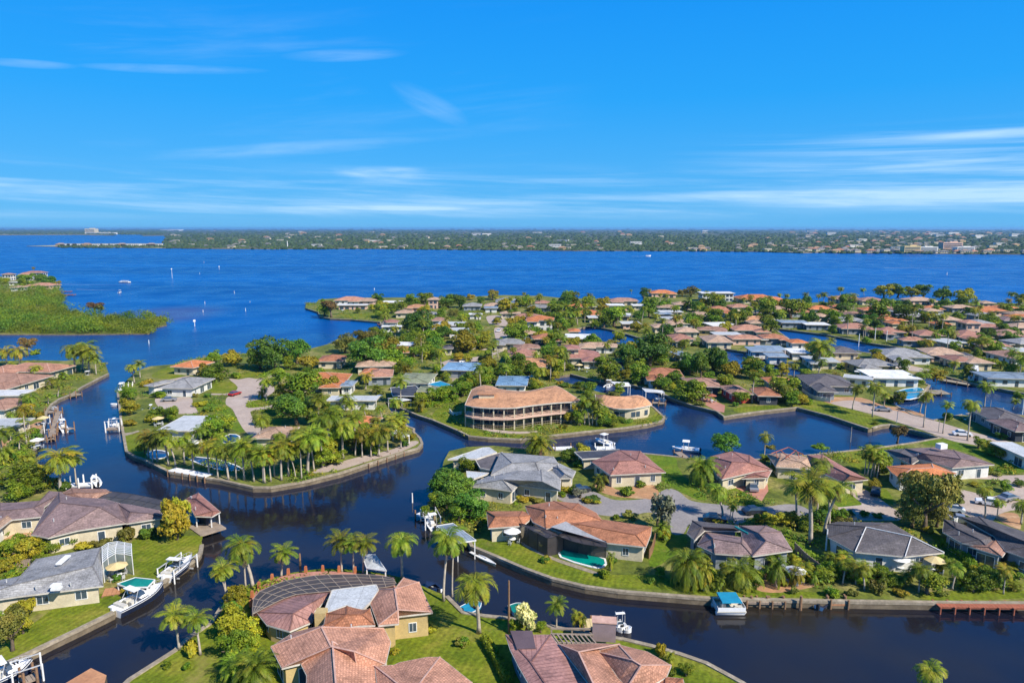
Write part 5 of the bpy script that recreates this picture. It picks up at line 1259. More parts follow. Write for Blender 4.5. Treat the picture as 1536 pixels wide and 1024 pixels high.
def tree_variant(i, mat, rx, rz, zc, n, size, th, k=9, dens=.75, forks=4, zmin=.8):
    return dict(h=zc + rz, w=rx * 2, parts=[('trunk', trunk_mesh('trunk %s %d' % (mat, i), th, .2 if rx < 3 else .3, .3, forks=forks, rx=rx)), ('crown', crown_mesh('crown %s %d' % (mat, i), L[mat], k, rx, rz, zc, n, size, dens, zmin))])
proto('b', [tree_variant(i, 'bush', 3.0, 2.9, 2.8, 2600, .40, 1.9, zmin=.3, k=11) for i in range(3)] + [tree_variant(3, 'yellow', 2.9, 2.6, 2.6, 2300, .40, 1.8, zmin=.3)])
proto('d', [tree_variant(i, 'dark', 3.6, 3.5, 3.4, 3800, .42, 2.4, k=14, zmin=.4) for i in range(3)])
proto('o', [tree_variant(i, 'olive', 3.6, 3.4, 3.4, 4200, .36, 2.4, k=14, zmin=.4) for i in range(2)] + [tree_variant(2, 'rust', 3.2, 2.4, 3.5, 2200, .4, 3.0, k=9)])
proto('y', [tree_variant(i, 'yellow', 2.4, 1.7, 1.9, 1800, .38, 1.2, k=8, zmin=.2) for i in range(2)])
proto('f', [tree_variant(0, 'flower', 2.2, 1.7, 2.0, 2000, .34, 1.3, k=8, zmin=.3)])
proto('a', [tree_variant(0, 'pale', 1.9, 2.6, 3.4, 700, .5, 3.2, k=8, dens=.5, zmin=.6)])
def shrub_variant(i, mat): return dict(h=1.6, w=2.6, parts=[('foliage', crown_mesh('shrub %s %d' % (mat, i), L[mat], 6, 1.35, .95, .65, 700, .34, .7, .03))])
proto('u', [shrub_variant(0, 'bush'), shrub_variant(1, 'olive'), shrub_variant(2, 'dark'), shrub_variant(3, 'yellow')])
NAMES = dict(p=('palm_tree', 'palm'), q=('date_palm', 'palm'), s=('clumping_palm', 'palm'), b=('leafy_tree', 'tree'), d=('dense_tree', 'tree'), o=('olive_green_tree', 'tree'),
             y=('yellow_green_bush', 'bush'), f=('flowering_bush', 'bush'), a=('sparse_tree', 'tree'), u=('shrub', 'shrub'))
GROUPS = dict(p='slender palms of the canal lots', q='bushy date palms', s='clumping palms among the houses', b='leafy trees among the houses', d='dense dark trees', o='olive and reddish trees',
              y='yellow green bushes', f=None, a=None, u='low garden shrubs')
TEMPL = {}
PLANTED = []     # (kind, root, world base, height, width, variant)
def plant(kind, base, h, w, rng=RNG, variant=None):
    V = PROTO[kind]; vi = rng.randrange(len(V)) if variant is None else variant % len(V); pv = V[vi]
    o = bpy.data.objects.new({2: 'spreading_tree', 3: 'yellow_green_tree'}.get(vi, 'leafy_tree') if kind == 'b' else NAMES[kind][0], None); COL.objects.link(o); o.location = base; o.empty_display_size = .3
    o.rotation_euler = (0, 0, rng.uniform(0, 6.28)); sz, sw = h / pv['h'], w / pv['w']
    if kind in 'p': sw = min(max(sw, sz * .62), sz * 1.5)
    o.scale = (sw, sw, sz); o['category'] = NAMES[kind][1]
    if kind == 'p':     # keep the crown in proportion, stretch only the trunk
        o.scale = (sw, sw, sw); ph = pv['h'] * sw; ext = h - ph
        sth = (pv['parts'][0][1].vertices[-1].co.z * sw + ext) / (pv['parts'][0][1].vertices[-1].co.z * sw)
        dz = ext / sw
        if sth < .3: sth = .3; dz = -(1 - .3) * pv['parts'][0][1].vertices[-1].co.z
    if len(pv['parts']) == 1 and 0: pass
    for nm, me in pv['parts']:
        c = bpy.data.objects.new(nm, me); COL.objects.link(c); c.parent = o
        if kind == 'p':
            if nm == 'trunk': c.scale = (1, 1, sth)
            else: c.location = (0, 0, dz)
    ALLT.append(o); PLANTED.append((kind, o, Vector(base), h, w, vi))
    return o
TR = {
'A5': "p 870 770 610 120;p 1000 800 600 120;p 1100 820 640 120;p 1150 700 560 110;p 1240 860 650 120;p 1345 870 660 120;p 1445 880 670 120;p 1260 700 590 110;p 1060 680 590 90;p 130 600 510 90;p 210 300 210 100;p 330 400 310 80;p 70 560 470 90;p 40 225 100 140;p 115 230 90 150;o 160 165 60 90;p 175 262 185 90;p 430 262 80 150;p 470 250 75 170;p 510 265 95 150;p 548 272 150 90;p 765 322 195 90;p 798 292 185 80;s 290 350 280 100;s 360 300 240 90;p 175 500 360 130;p 275 440 370 80;s 45 590 540 80;p 110 700 590 160;p 60 650 560 110;p 160 640 575 90;p 345 935 670 230;p 435 900 700 130;b 200 945 850 160;b 100 985 880 150;u 380 930 880 90;b 740 500 400 110;b 735 420 345 90;u 830 335 295 100;u 900 400 360 100;b 905 530 480 110;u 745 560 520 90;u 860 545 490 80;p 845 745 575 150;p 895 770 590 130;p 960 790 560 150;p 1050 780 600 130;p 1190 840 620 150;p 1300 872 650 150;p 1390 872 625 170;p 1500 887 670 150;b 1220 205 140 100;b 1330 222 145 120;d 1480 240 90 150;b 1230 310 240 150;b 1180 290 215 110;b 1200 640 520 150;b 1270 600 540 130;p 1490 640 480 130;s 1500 405 320 70;u 1180 400 375 60;u 1140 450 415 90;u 1180 480 450 80;u 200 165 130 80;b 145 520 430 100;u 290 900 850 100;s 75 250 190 80;u 1240 560 520 90;u 1110 400 375 40;b 975 540 480 110;u 1330 290 255 80;b 1100 760 690 70;u 60 760 710 110;u 130 740 700 90;b 250 860 800 120;y 820 720 650 80",
'A6': "p 100 880 700 120;p 200 850 610 140;p 275 865 640 120;p 345 820 600 120;p 395 800 560 130;p 580 735 580 110;p 670 740 590 120;p 600 600 480 110;p 690 600 500 110;p 480 600 450 120;p 320 560 440 120;p 560 520 400 100;p 780 640 500 110;p 250 700 560 120;p 150 700 590 110;b 350 720 640 120;b 640 700 620 110;d 120 250 70 190;d 250 210 70 140;y 310 250 140 130;o 520 150 40 130;o 640 130 30 150;b 760 130 30 80;d 660 240 100 220;b 780 230 120 170;p 640 360 250 100;p 75 425 270 130;b 260 430 320 220;b 430 380 330 130;p 530 480 370 120;d 250 560 420 220;p 430 760 430 200;p 310 838 550 230;p 510 750 500 200;p 620 742 560 130;p 715 737 540 170;p 640 520 430 120;b 400 790 650 170;b 560 700 620 160;p 765 712 530 130;p 830 605 480 150;p 840 692 560 120;p 65 888 670 170;p 160 873 630 170;p 240 862 680 110;b 470 640 520 180;p 730 520 440 110;p 420 560 430 170;b 1130 420 350 120;b 1190 395 340 120;b 1050 440 390 120;b 980 455 405 110;b 1270 340 270 120;b 1350 250 180 110;o 1330 215 165 80;b 1440 285 210 130;b 1210 800 755 90;d 1090 980 830 190;d 1180 1000 870 220;b 350 560 470 130;b 150 330 250 120;b 330 330 270 120;b 200 420 360 140;d 170 500 420 140;p 560 590 470 150;b 700 640 580 110;p 360 640 500 160;b 620 640 560 120;b 300 700 600 140;p 540 330 270 80;b 200 240 190 90;u 60 290 260 80;b 700 310 270 80;p 820 560 490 120;u 900 640 600 60;b 700 730 680 80;u 860 680 640 60;b 480 780 720 100;p 120 850 660 130;o 30 560 520 70;u 1080 280 250 80;u 1200 310 285 70;s 1100 300 250 80;u 1040 260 230 60",
'A7': "b 60 80 10 140;b 150 60 0 100;b 270 110 60 110;b 270 212 140 130;b 50 255 200 130;b 720 190 80 150;d 810 225 50 260;o 860 200 50 170;d 690 235 100 140;d 1060 265 150 140;d 1180 255 130 140;b 1250 270 220 120;b 1390 265 170 110;b 1400 295 240 130;b 1050 425 330 180;b 1240 365 290 120;b 580 312 240 150;b 760 325 280 140;b 880 352 300 110;b 460 382 340 90;u 620 390 365 100;u 330 342 320 90;p 470 562 390 110;p 510 562 400 100;b 530 545 470 120;b 590 560 500 80;s 660 540 510 80;q 190 735 580 190;s 530 935 830 110;u 770 892 870 90;u 690 962 915 100;u 480 987 962 130;b 440 745 700 110;b 360 762 722 110;u 420 800 760 90;q 1110 892 700 190;d 1250 722 605 150;p 1465 742 590 100;p 1395 432 250 90;b 1330 440 410 90;u 1100 450 420 70;b 1000 270 220 90;b 640 90 40 80;b 540 240 190 90;b 950 330 290 100;b 1150 330 280 90;b 200 90 40 90;p 300 70 20 60;u 450 110 85 80;b 480 95 60 70;u 600 100 70 80;u 250 290 255 60;s 250 300 250 70;b 360 250 220 50;u 1420 360 335 60;u 560 890 860 60;u 340 940 905 80;u 380 950 920 70;d 1110 230 165 100;b 1000 120 85 60;u 1080 110 85 80",
'A8': "p 325 240 60 160;b 345 205 110 120;p 525 472 310 100;p 640 512 300 120;p 705 452 360 90;p 930 572 350 110;p 910 490 380 80;p 1040 607 415 80;p 1180 648 400 120;p 1275 462 300 110;b 790 442 410 100;u 750 435 405 70;p 1440 472 400 90;p 190 325 200 60;b 140 410 290 150;o 780 665 560 90;b 680 212 180 90;b 990 312 250 110;p 1100 262 180 100;b 1310 722 650 90;b 1430 742 690 90;p 610 850 665 120;p 650 850 675 120;p 640 830 690 90;b 700 835 740 120;u 1060 530 480 80;b 240 440 380 90;b 180 450 390 100;u 60 700 670 70;u 350 700 670 110;b 60 290 230 90;b 1190 290 240 90;u 1000 190 160 90;b 900 200 160 80;u 720 250 215 60;p 1240 220 160 70;b 1300 240 200 80;b 1230 130 80 90;b 1150 170 130 70;b 1000 100 60 70;p 1200 120 50 70;b 1370 240 200 60;u 1380 640 600 80;b 1240 690 650 80;u 1480 780 750 100;u 660 555 530 50;p 940 320 240 80;u 450 240 215 70;b 560 220 180 60;b 250 290 240 60;u 270 440 400 60;b 890 330 290 90;b 1470 420 380 60",
'B1': "b 840 345 150 150;b 860 300 130 90;u 600 352 275 80;s 590 350 280 60;u 700 332 285 110;u 480 372 345 110;b 330 372 290 90;b 230 405 365 110;b 120 455 330 130;b 60 415 350 110;b 30 500 450 90;u 400 385 350 100;y 180 660 575 170;y 250 640 590 110;y 110 720 610 130;o 60 870 680 150;b 20 800 700 90;y 110 790 700 110;p 850 865 640 140;p 950 890 680 130;p 1075 642 445 120;u 905 892 820 90;u 880 962 935 50;u 800 950 925 50;u 560 540 510 60;b 160 400 350 90;b 20 330 300 60;u 740 340 310 60;b 100 380 330 80;b 20 90 60 60;u 590 600 575 40;b 200 470 420 70;u 60 520 490 80",
'B2': "p 165 425 85 230;p 120 425 110 150;p 345 358 140 160;p 3 522 290 100;p 725 332 70 170;p 800 345 90 130;p 860 345 75 160;p 1105 372 60 190;p 1365 507 60 220;p 1420 480 130 120;q 190 1080 770 260;b 60 565 410 150;b 60 720 540 220;b 130 765 620 180;b 330 745 650 110;b 50 870 720 200;b 170 850 730 120;u 1150 695 640 90;u 1100 720 670 70;u 1290 702 665 80;u 1470 792 745 90;y 380 700 650 50;y 40 480 400 90;b 120 690 590 120;b 220 720 650 100;q 60 1000 800 200;b 20 960 820 120;s 1060 840 790 60;d 30 650 520 120",
'B3': "p 155 682 250 260;f 440 692 500 190;p 625 657 470 125;p 750 642 530 100;p 785 662 560 50;s 660 1030 915 160;u 50 757 710 100;s 955 305 150 60;u 910 342 290 80;q 1415 402 110 230;u 1260 822 730 90;s 1310 870 780 70;b 1410 940 880 90;u 1330 940 890 80;q 1515 420 200 120;s 1270 110 0 110;u 560 250 232 80;b 380 680 600 90;u 980 260 235 50;b 530 680 620 70;y 420 650 560 100;u 1240 310 280 60",
'B4': "d 210 430 290 200;d 340 560 410 210;d 200 500 370 150;b 280 580 480 150;u 320 640 590 130;b 330 275 200 110;u 490 432 385 110;u 760 452 430 130;u 680 452 420 90;p 1130 335 260 100;u 1290 412 365 80;u 1390 362 325 80;u 1060 457 425 90;u 1110 460 430 80;a 1010 430 375 90;u 960 400 350 60;u 1310 552 510 110;s 1190 782 700 60;u 1150 902 862 80;u 790 820 790 80;u 640 430 400 60;b 130 500 400 90;u 900 420 385 60;u 400 610 560 60;u 1220 560 530 60;b 70 560 480 60",
'B5': "q 400 372 150 220;p 530 582 350 160;p 590 612 480 80;p 575 600 460 70;a 140 695 400 160;a 110 640 460 120;u 150 722 640 90;b 890 300 240 110;b 800 230 180 70;p 1090 745 230 320;p 1180 680 310 220;p 1210 640 320 180;p 1130 600 180 150;p 1000 580 330 160;b 820 622 540 110;b 750 622 545 90;b 900 622 550 120;b 1280 600 520 100;u 510 612 575 110;q 300 1010 740 240;q 640 1022 800 280;q 860 922 760 150;q 1000 990 870 160;b 700 900 830 110;u 450 960 890 140;b 430 880 825 100;s 760 882 810 80;p 1040 960 860 140;p 1300 960 820 180;p 1230 900 790 130;p 1400 950 840 130;b 1180 970 900 110;s 530 900 830 90;b 560 960 880 120;u 900 1010 960 100;b 1090 940 880 90;s 1160 1000 920 100;u 960 860 820 80;b 1340 570 530 60;u 1000 640 600 80;b 1060 660 590 110;d 1150 620 540 110;b 740 1000 920 110;d 820 970 900 90;s 1220 990 900 120;b 130 960 900 60;u 60 1000 960 70;b 1000 890 820 90;b 1380 1000 900 110;b 960 620 540 100",
'B6': "o 640 665 270 300;o 560 520 300 200;o 790 520 350 150;o 560 640 430 200;o 720 640 460 160;o 820 470 370 100;p 300 322 130 130;p 340 330 145 110;p 260 312 120 110;b 350 312 220 110;p 40 480 320 160;p 1030 582 340 150;p 1105 592 430 110;p 1260 622 420 170;b 1160 415 350 90;u 1060 180 130 110;b 1130 200 140 100;u 1220 202 160 80;u 250 572 530 80;u 340 582 550 90;p 120 900 770 180;s 250 1000 830 160;p 610 1000 850 130;p 740 930 840 110;p 820 960 830 140;p 700 880 800 110;p 930 1000 880 120;b 1050 985 880 120;p 1140 1000 850 120;u 900 782 750 60;b 1240 380 330 70;u 1100 310 285 80;b 40 960 850 130;b 180 980 870 120;b 350 960 880 120;u 450 985 940 110;s 400 1000 900 120;s 540 980 880 110;b 1000 960 890 110;b 1200 1000 930 110;u 920 900 860 70;b 860 330 290 70;u 980 380 350 100;b 20 590 480 110;b 110 600 530 90;u 500 350 310 70;q 60 880 790 130;p 1210 930 840 110;b 330 400 340 90",
'B7': "q 390 182 10 130;q 480 182 60 100;p 700 172 40 130;p 800 197 50 120;p 760 172 60 110;s 60 202 90 110;p 1050 207 50 120;p 1205 197 60 110;p 980 182 90 100;b 1090 215 150 130;b 1370 192 90 130;p 1440 217 60 110;s 1500 202 140 100;u 850 212 150 80;u 640 222 180 80;u 970 222 190 80;p 1065 770 500 190;u 480 215 180 50;s 560 170 80 90;b 620 160 100 90;b 300 195 150 80;b 1300 205 140 110;s 1250 190 110 90;b 930 180 120 80;u 740 222 195 60;u 1160 225 200 60;s 880 200 120 70;s 130 205 120 80",
'A2': "b 410 590 490 80;o 450 600 500 100;d 1120 545 480 100;d 1190 545 470 90;b 990 535 460 100;b 920 540 490 90;b 740 560 500 80;b 800 575 540 70;d 960 700 590 170;b 1100 712 650 120;b 1230 800 690 170;b 1320 780 700 110;o 1380 500 440 60;b 1440 560 520 100;b 1500 560 510 60;p 690 500 465 40;b 600 575 560 40;b 1030 640 590 70;b 850 560 520 70;b 1160 590 560 50;b 930 640 600 70;b 1040 760 690 110;p 940 800 720 70;b 1400 640 620 60;b 1530 720 640 90;b 1200 640 600 90;p 1215 650 590 70;b 880 760 700 120;b 1000 820 750 110;b 1230 860 820 60;b 1180 850 800 60;b 1330 860 810 70;b 780 560 520 40;o 1150 600 560 60;b 690 560 520 50;d 1310 520 480 50;b 1250 500 470 50",
'A3': "p 250 700 600 70;p 380 650 560 60;p 560 600 520 60;p 640 640 550 60;p 720 620 540 50;p 850 660 570 60;p 960 600 520 60;p 1080 700 600 70;p 1200 620 540 60;p 1320 660 570 60;p 1440 600 520 60;p 130 640 560 60;p 1150 500 440 40;p 1100 490 430 40;p 820 480 430 35;b 350 535 450 110;p 470 515 455 50;p 200 505 455 50;b 110 535 485 90;b 620 655 540 150;b 560 660 570 100;b 820 600 490 110;b 1060 660 600 110;b 400 600 540 110;p 720 465 435 25;b 1190 550 480 110;b 1130 545 490 80;o 1060 480 435 80;o 1010 480 440 60;d 790 485 430 50;b 290 600 520 110;b 180 600 560 80;b 270 560 500 90;b 470 560 500 100;b 920 560 500 90;b 560 540 500 80;d 1230 560 500 70;d 830 560 500 70;b 1040 560 520 70;b 1190 640 580 110;b 1340 640 590 110;b 1480 560 500 90;b 1480 660 580 90;b 1500 620 560 90;b 750 680 620 80;p 800 690 620 90;b 1380 600 560 80;b 990 640 600 70;b 1270 690 620 80;b 1290 620 580 70;b 1170 590 540 60;p 450 630 540 60;p 340 640 560 60;d 770 620 560 70;b 660 590 550 70;b 900 540 490 50;b 40 600 560 80;b 50 660 610 90;b 330 670 600 80",
'A4': "p 465 478 420 55;p 605 482 430 45;p 270 512 455 50;p 370 515 450 70;p 340 515 465 60;p 120 512 460 45;p 155 512 462 45;b 720 492 435 110;b 800 492 450 100;b 880 492 445 90;b 950 492 440 100;b 1060 505 478 110;b 1200 518 485 110;p 1460 515 450 80;b 1510 535 480 90;b 40 600 510 130;b 180 612 540 150;b 860 645 530 130;b 680 630 580 160;b 500 560 505 110;p 340 855 720 150;b 330 850 770 110;b 430 640 570 100;b 100 570 520 90;b 250 580 530 80;b 260 640 590 80;b 740 560 510 80;b 850 560 520 80;b 800 600 540 90;b 960 640 570 90;b 1080 560 520 90;b 1160 560 510 90;b 1290 640 570 80;b 1340 660 580 90;p 1330 640 560 60;b 1080 740 660 110;b 1060 690 640 80;p 1110 760 670 80;b 1010 590 540 60;b 1440 580 530 70;b 960 800 750 80;b 1130 820 750 80;b 1300 790 700 130;p 1310 800 710 100;p 1290 830 720 90;b 1360 830 760 110;b 830 720 650 100;p 880 770 640 60;b 640 640 600 60;b 570 620 580 60;b 1220 600 560 70;b 1530 600 540 80;b 680 850 800 80;b 60 690 630 100;p 40 720 640 80;b 1490 740 690 70;b 1400 740 700 70;p 1000 760 680 70;b 690 710 660 70;b 420 700 650 50;b 620 760 720 60",
'A1': "b 20 420 370 60;b 160 420 350 90;d 250 410 350 80;d 290 425 370 80;b 130 430 380 60;p 200 370 305 25;b 330 425 395 50;o 550 580 528 90;o 580 575 530 50",
'C2': "q 265 835 590 300;p 690 575 320 150;p 760 578 335 140;p 800 582 420 120;p 640 570 360 110;b 650 578 440 110;b 860 585 440 150;b 940 590 490 110;y 560 565 420 120;y 600 500 390 90;p 880 575 430 120;u 500 600 560 90;b 720 330 250 110;b 420 180 90 100;b 1000 300 250 120;b 1150 190 130 130;b 1050 160 90 110;p 960 150 60 90;p 830 200 120 70;b 640 250 200 90",
'C3': "b 230 640 470 240;b 350 620 520 120;b 560 540 440 180;b 640 420 300 200;d 780 330 220 120;b 850 440 330 160;d 430 380 140 170;d 520 400 180 120;d 220 400 200 170;d 330 420 200 130;p 1160 680 470 190;b 1060 650 560 130;b 1230 670 560 120;b 960 470 380 110;p 1450 330 190 130;p 1400 320 60 150;b 1380 180 80 120;u 920 670 620 90;u 660 700 650 80;b 70 560 470 100;p 1010 450 380 80",
'C8': "p 150 400 300 80;p 200 560 430 90;p 330 560 430 80;p 390 330 230 60;p 500 330 240 60;p 680 430 320 60;p 950 560 440 70;p 1100 600 480 70;p 1250 400 280 60;p 1380 300 190 60;p 1440 250 150 60;p 900 700 570 80;p 60 330 220 80;b 120 480 400 120;b 60 620 540 110;b 300 400 330 110;b 50 250 200 110;p 290 330 230 40;d 270 380 260 170;b 340 250 190 110;d 470 410 310 110;b 640 470 380 160;b 720 460 390 110;b 560 400 340 80;b 600 350 300 70;p 610 320 230 50;b 700 340 280 90;b 970 440 350 160;b 1010 390 330 80;b 890 450 390 70;b 1040 460 390 80;b 580 540 490 70;b 1080 400 350 50;b 920 200 160 80;b 990 180 130 90;b 1070 230 170 80;b 1350 190 90 130;d 1310 200 100 90;b 1450 260 200 90;b 1240 290 220 80;b 1190 260 200 60;b 1280 330 260 80;b 1210 460 400 90;b 1240 580 500 130;b 1190 560 490 90;b 1070 640 560 130;b 980 650 570 130;b 890 650 580 110;b 740 600 540 90;b 740 720 640 110;b 640 740 680 120;b 800 700 650 80;b 500 690 640 50;b 450 600 560 60;p 430 640 560 70;b 100 540 400 200;b 40 440 340 110;b 380 500 430 110;b 240 610 540 110;b 180 640 570 110;b 320 430 370 100;b 430 540 480 90;b 1430 480 430 60;b 1490 440 400 110;b 1180 660 610 70;b 1000 300 260 80;b 840 150 110 50;o 800 130 65 60;u 1500 470 440 90;b 1500 330 270 60;b 250 160 110 80;b 500 190 120 100;d 600 190 120 60"}
n_exp = 0
DROP = {}
for zm, s in TR.items():
    sc_ = ZOOMS[zm][2]
    for q in s.split(';'):
        k, x, yb, yt, w = q.split(); x, yb, yt, w = map(float, (x, yb, yt, w))
        b = PZ(zm, x, yb); top = top_z(b, Q(zm, x, yt)[1]); h = max(1.0, (top - LZ)); wm = w / sc_ * depth(b) / F
        if k in 'pq': h += 0
        if k in 'bdoa': h *= 1.12; wm *= 1.2
        if k in 'pqs': wm *= {'B6': .95, 'B7': .95, 'B1': 1.28, 'B2': 1.28, 'B3': 1.28, 'B5': 1.18}.get(zm, 1.08)
        if zm in ('B6', 'B7') and k in 'ps' and yb > 150 and w < 200: h *= .88
        if k in 'bdo': h = max(h, .72 * wm)
        h = min(h, 14); wm = min(wm, 18)
        if k == 'p' and h < 3: k = 's'
        plant(k, b, h, wm, variant=RNG.randrange(2) if k == 'o' and w >= 120 else None); n_exp += 1
# fill between the listed ones, away from houses, roads and water
LANDS = [main_loop, e_loop, d_loop]
def on_land(p, m=1.0):
    if not any(inside(p, l) for l in LANDS): return False
    for l in [main_loop] + holes:
        pass
    return not any(inside(p, h) for h in holes)
BB = [(min(q[0] for q in f), max(q[0] for q in f), min(q[1] for q in f), max(q[1] for q in f), f) for f in FOOT + ROADPOLYS]
def blocked(p, m=1.2):
    for x0, x1, y0, y1, f in BB:
        if x0 - m < p[0] < x1 + m and y0 - m < p[1] < y1 + m:
            if inside(p, f) or inside((p[0] + m, p[1]), f) or inside((p[0] - m, p[1]), f) or inside((p[0], p[1] + m), f) or inside((p[0], p[1] - m), f): return True
    return False
ZONES = [("560,452 940,455 1000,500 1050,560 700,560 640,540 570,500", 75, 'bbdpppuss'), ("960,455 1536,462 1600,520 1380,520 1160,490 1000,500", 95, 'bbdpppus'),
         ("1380,505 1600,510 1600,575 1400,560", 28, 'bbppus'), ("0,600 80,600 60,740 0,760", 9, 'bpus'), ("400,560 640,560 620,680 450,700", 16, 'pbs'), ("560,500 860,500 840,600 560,600", 30, 'bbupps'),
         ("1180,530 1380,545 1370,600 1200,580", 6, 'ubp'), ("850,560 1180,520 1190,600 1000,610", 8, 'bbu'), ("1100,700 1536,660 1536,840 1200,800", 9, 'uu')]
n_fill = 0
for s, cnt, kinds in ZONES:
    pz = [tuple(map(float, q.split(','))) for q in s.split()]; x0, x1 = min(p[0] for p in pz), max(p[0] for p in pz); y0, y1 = min(p[1] for p in pz), max(p[1] for p in pz); t = 0; made = 0
    while made < cnt and t < cnt * 40:
        t += 1; x, y = RNG.uniform(x0, x1), RNG.uniform(y0, y1)
        if not inside((x, y), pz): continue
        b = P(x, y)
        if not on_land(b) or blocked(b, 2.0): continue
        k = RNG.choice(kinds); h = {'b': 6, 'd': 8, 'p': 9.5, 'u': 1.8, 's': 4.2}[k] * RNG.uniform(.75, 1.25); w = {'b': 7, 'd': 8.5, 'p': 6, 'u': 3.2, 's': 5}[k] * RNG.uniform(.8, 1.25)
        plant(k, b, h, w); made += 1; n_fill += 1
print('planted', n_exp, n_fill)
# undergrowth, hedges and mangroves: nobody could count these
def thicket(name, label, cat, pts, mat, size=.42, per=60, rmin=.8, rmax=1.6, hs=.8, z=LZ, group=None):
    C_, D_2 = [], []
    for x, y in pts:
        r = NR.uniform(rmin, rmax); n = per; d = NR.normal(0, 1, (n, 3)); d[:, 2] = np.abs(d[:, 2]); d /= np.linalg.norm(d, axis=1, keepdims=True)
        C_.append(np.array([x, y, z]) + d * r * np.array([1, 1, hs]) * NR.uniform(.75, 1.1, (n, 1))); D_2.append(d)
    C_ = np.concatenate(C_); D_2 = np.concatenate(D_2)
    o = bpy.data.objects.new(name, quads_mesh(name, leaves_at(C_, D_2, size), L[mat])); COL.objects.link(o)
    tag(o, label, cat, kind='stuff'); return o
sets = {'bush': [], 'olive': [], 'yellow': [], 'dark': []}
for _ in range(12000):
    y = 455 + (905 - 455) * RNG.random() ** 2.0; x = RNG.uniform(-20, 1560); b = P(x, y)
    if not on_land(b) or blocked(b, 0.9): continue
    v = math.sin(b.x * .09 + 3 * math.sin(b.y * .041)) + math.sin(b.y * .11 + b.x * .03)
    # keep lawns open near the camera, dense far away
    dens = 0.26 + 0.62 * min(1, max(0, (b.y - 160) / 170))
    if v < 1.0 - 2.2 * dens: continue
    sets[RNG.choice(['bush', 'bush', 'bush', 'olive', 'yellow', 'dark'])].append((b.x, b.y))
for k, pts in sets.items():
    thicket('undergrowth', {'bush': 'mid green garden undergrowth spread between the houses', 'olive': 'olive ground cover spread between the houses', 'yellow': 'yellow green ground cover spread between the houses', 'dark': 'dark green undergrowth spread between the houses'}[k], 'undergrowth', pts, k, .42, 40, .6, 1.9)
def hedge(label, zm, s, w, h, mat='bush'):
    ln = resample([tuple(PZ(zm, *map(float, q.split(',')))[:2]) for q in s.split()], 26)
    C_, D_2 = [], []
    for i in range(len(ln) - 1):
        for _ in range(150):
            t = NR.uniform(); a = NR.uniform(0, 6.283); d = np.array([math.cos(a) * .8, math.sin(a) * .8, abs(NR.normal(0, .8))]); d /= np.linalg.norm(d)
            C_.append([ln[i][0] + (ln[i + 1][0] - ln[i][0]) * t + d[0] * w / 2, ln[i][1] + (ln[i + 1][1] - ln[i][1]) * t + d[1] * w / 2, LZ + h * min(1, NR.uniform(.1, 1.1)) * (0.6 + .4 * d[2])]); D_2.append(d)
    C_ = np.array(C_); c = C_.mean(0); c[2] = LZ
    o = bpy.data.objects.new('hedge', quads_mesh('hedge', leaves_at(C_ - c, np.array(D_2), .3), L[mat])); o.location = c; COL.objects.link(o); tag(o, label, 'hedge'); return o
hedge('straight clipped hedge across the lawn left of the ribbed roof house', 'B3', '190,738 230,800 280,890 330,990', 1.3, 1.2)
hedge('thick dark hedge sloping up to the crescent building', 'C1', '470,310 600,285 750,255 880,230 1000,200', 3.4, 2.2, 'dark')
hedge('lighter hedge below the dark hedge by the crescent building', 'C1', '540,350 620,340 740,310 860,285', 2.4, 1.5)
hedge('curving hedge on the lawn beside the grey canopied house', 'B6', '760,760 840,800 930,880 985,985', 1.6, 1.4)
hedge('clipped hedge along the foot of the curved tan roofed house', 'C2', '940,500 1000,540 1060,560 1100,545', 1.6, 1.0, 'dark')
hedge('bank of shrubs between the house on the brick terrace and the lagoon wall', 'C3', '1080,650 1150,640 1240,660 1280,650', 3.0, 2.0)
# mangrove point
pts = []; bx = [p[0] for p in f_loop]; f_small = f_loop
for _ in range(2600):
    x = RNG.uniform(-60, 252); y = RNG.uniform(432, 500); b = P(x, y, .6)
    if inside(b, f_small): pts.append((b.x, b.y))
hi = [p for p in pts if math.sin(p[0] * .13 + 2 * math.sin(p[1] * .07)) + math.sin(p[1] * .09 + p[0] * .05) > .2]
hs_ = set(hi); lo = [p for p in pts if p not in hs_]
thicket('mangroves', 'bright green mangrove thicket covering the point in the left bay', 'mangroves', lo, 'mangrove', .7, 75, 1.6, 3.6, 1.1, z=.8)
thicket('mangroves', 'taller mangrove crowns standing up from the bright thicket', 'mangroves', hi[::2], 'mangrove', .7, 120, 2.6, 5.2, 1.3, z=1.4)
thicket('mangroves', 'darker mangrove clumps scattered through the bright thicket', 'mangroves', hi[1::5], 'dark', .7, 110, 2.4, 4.6, 1.4, z=1.6)
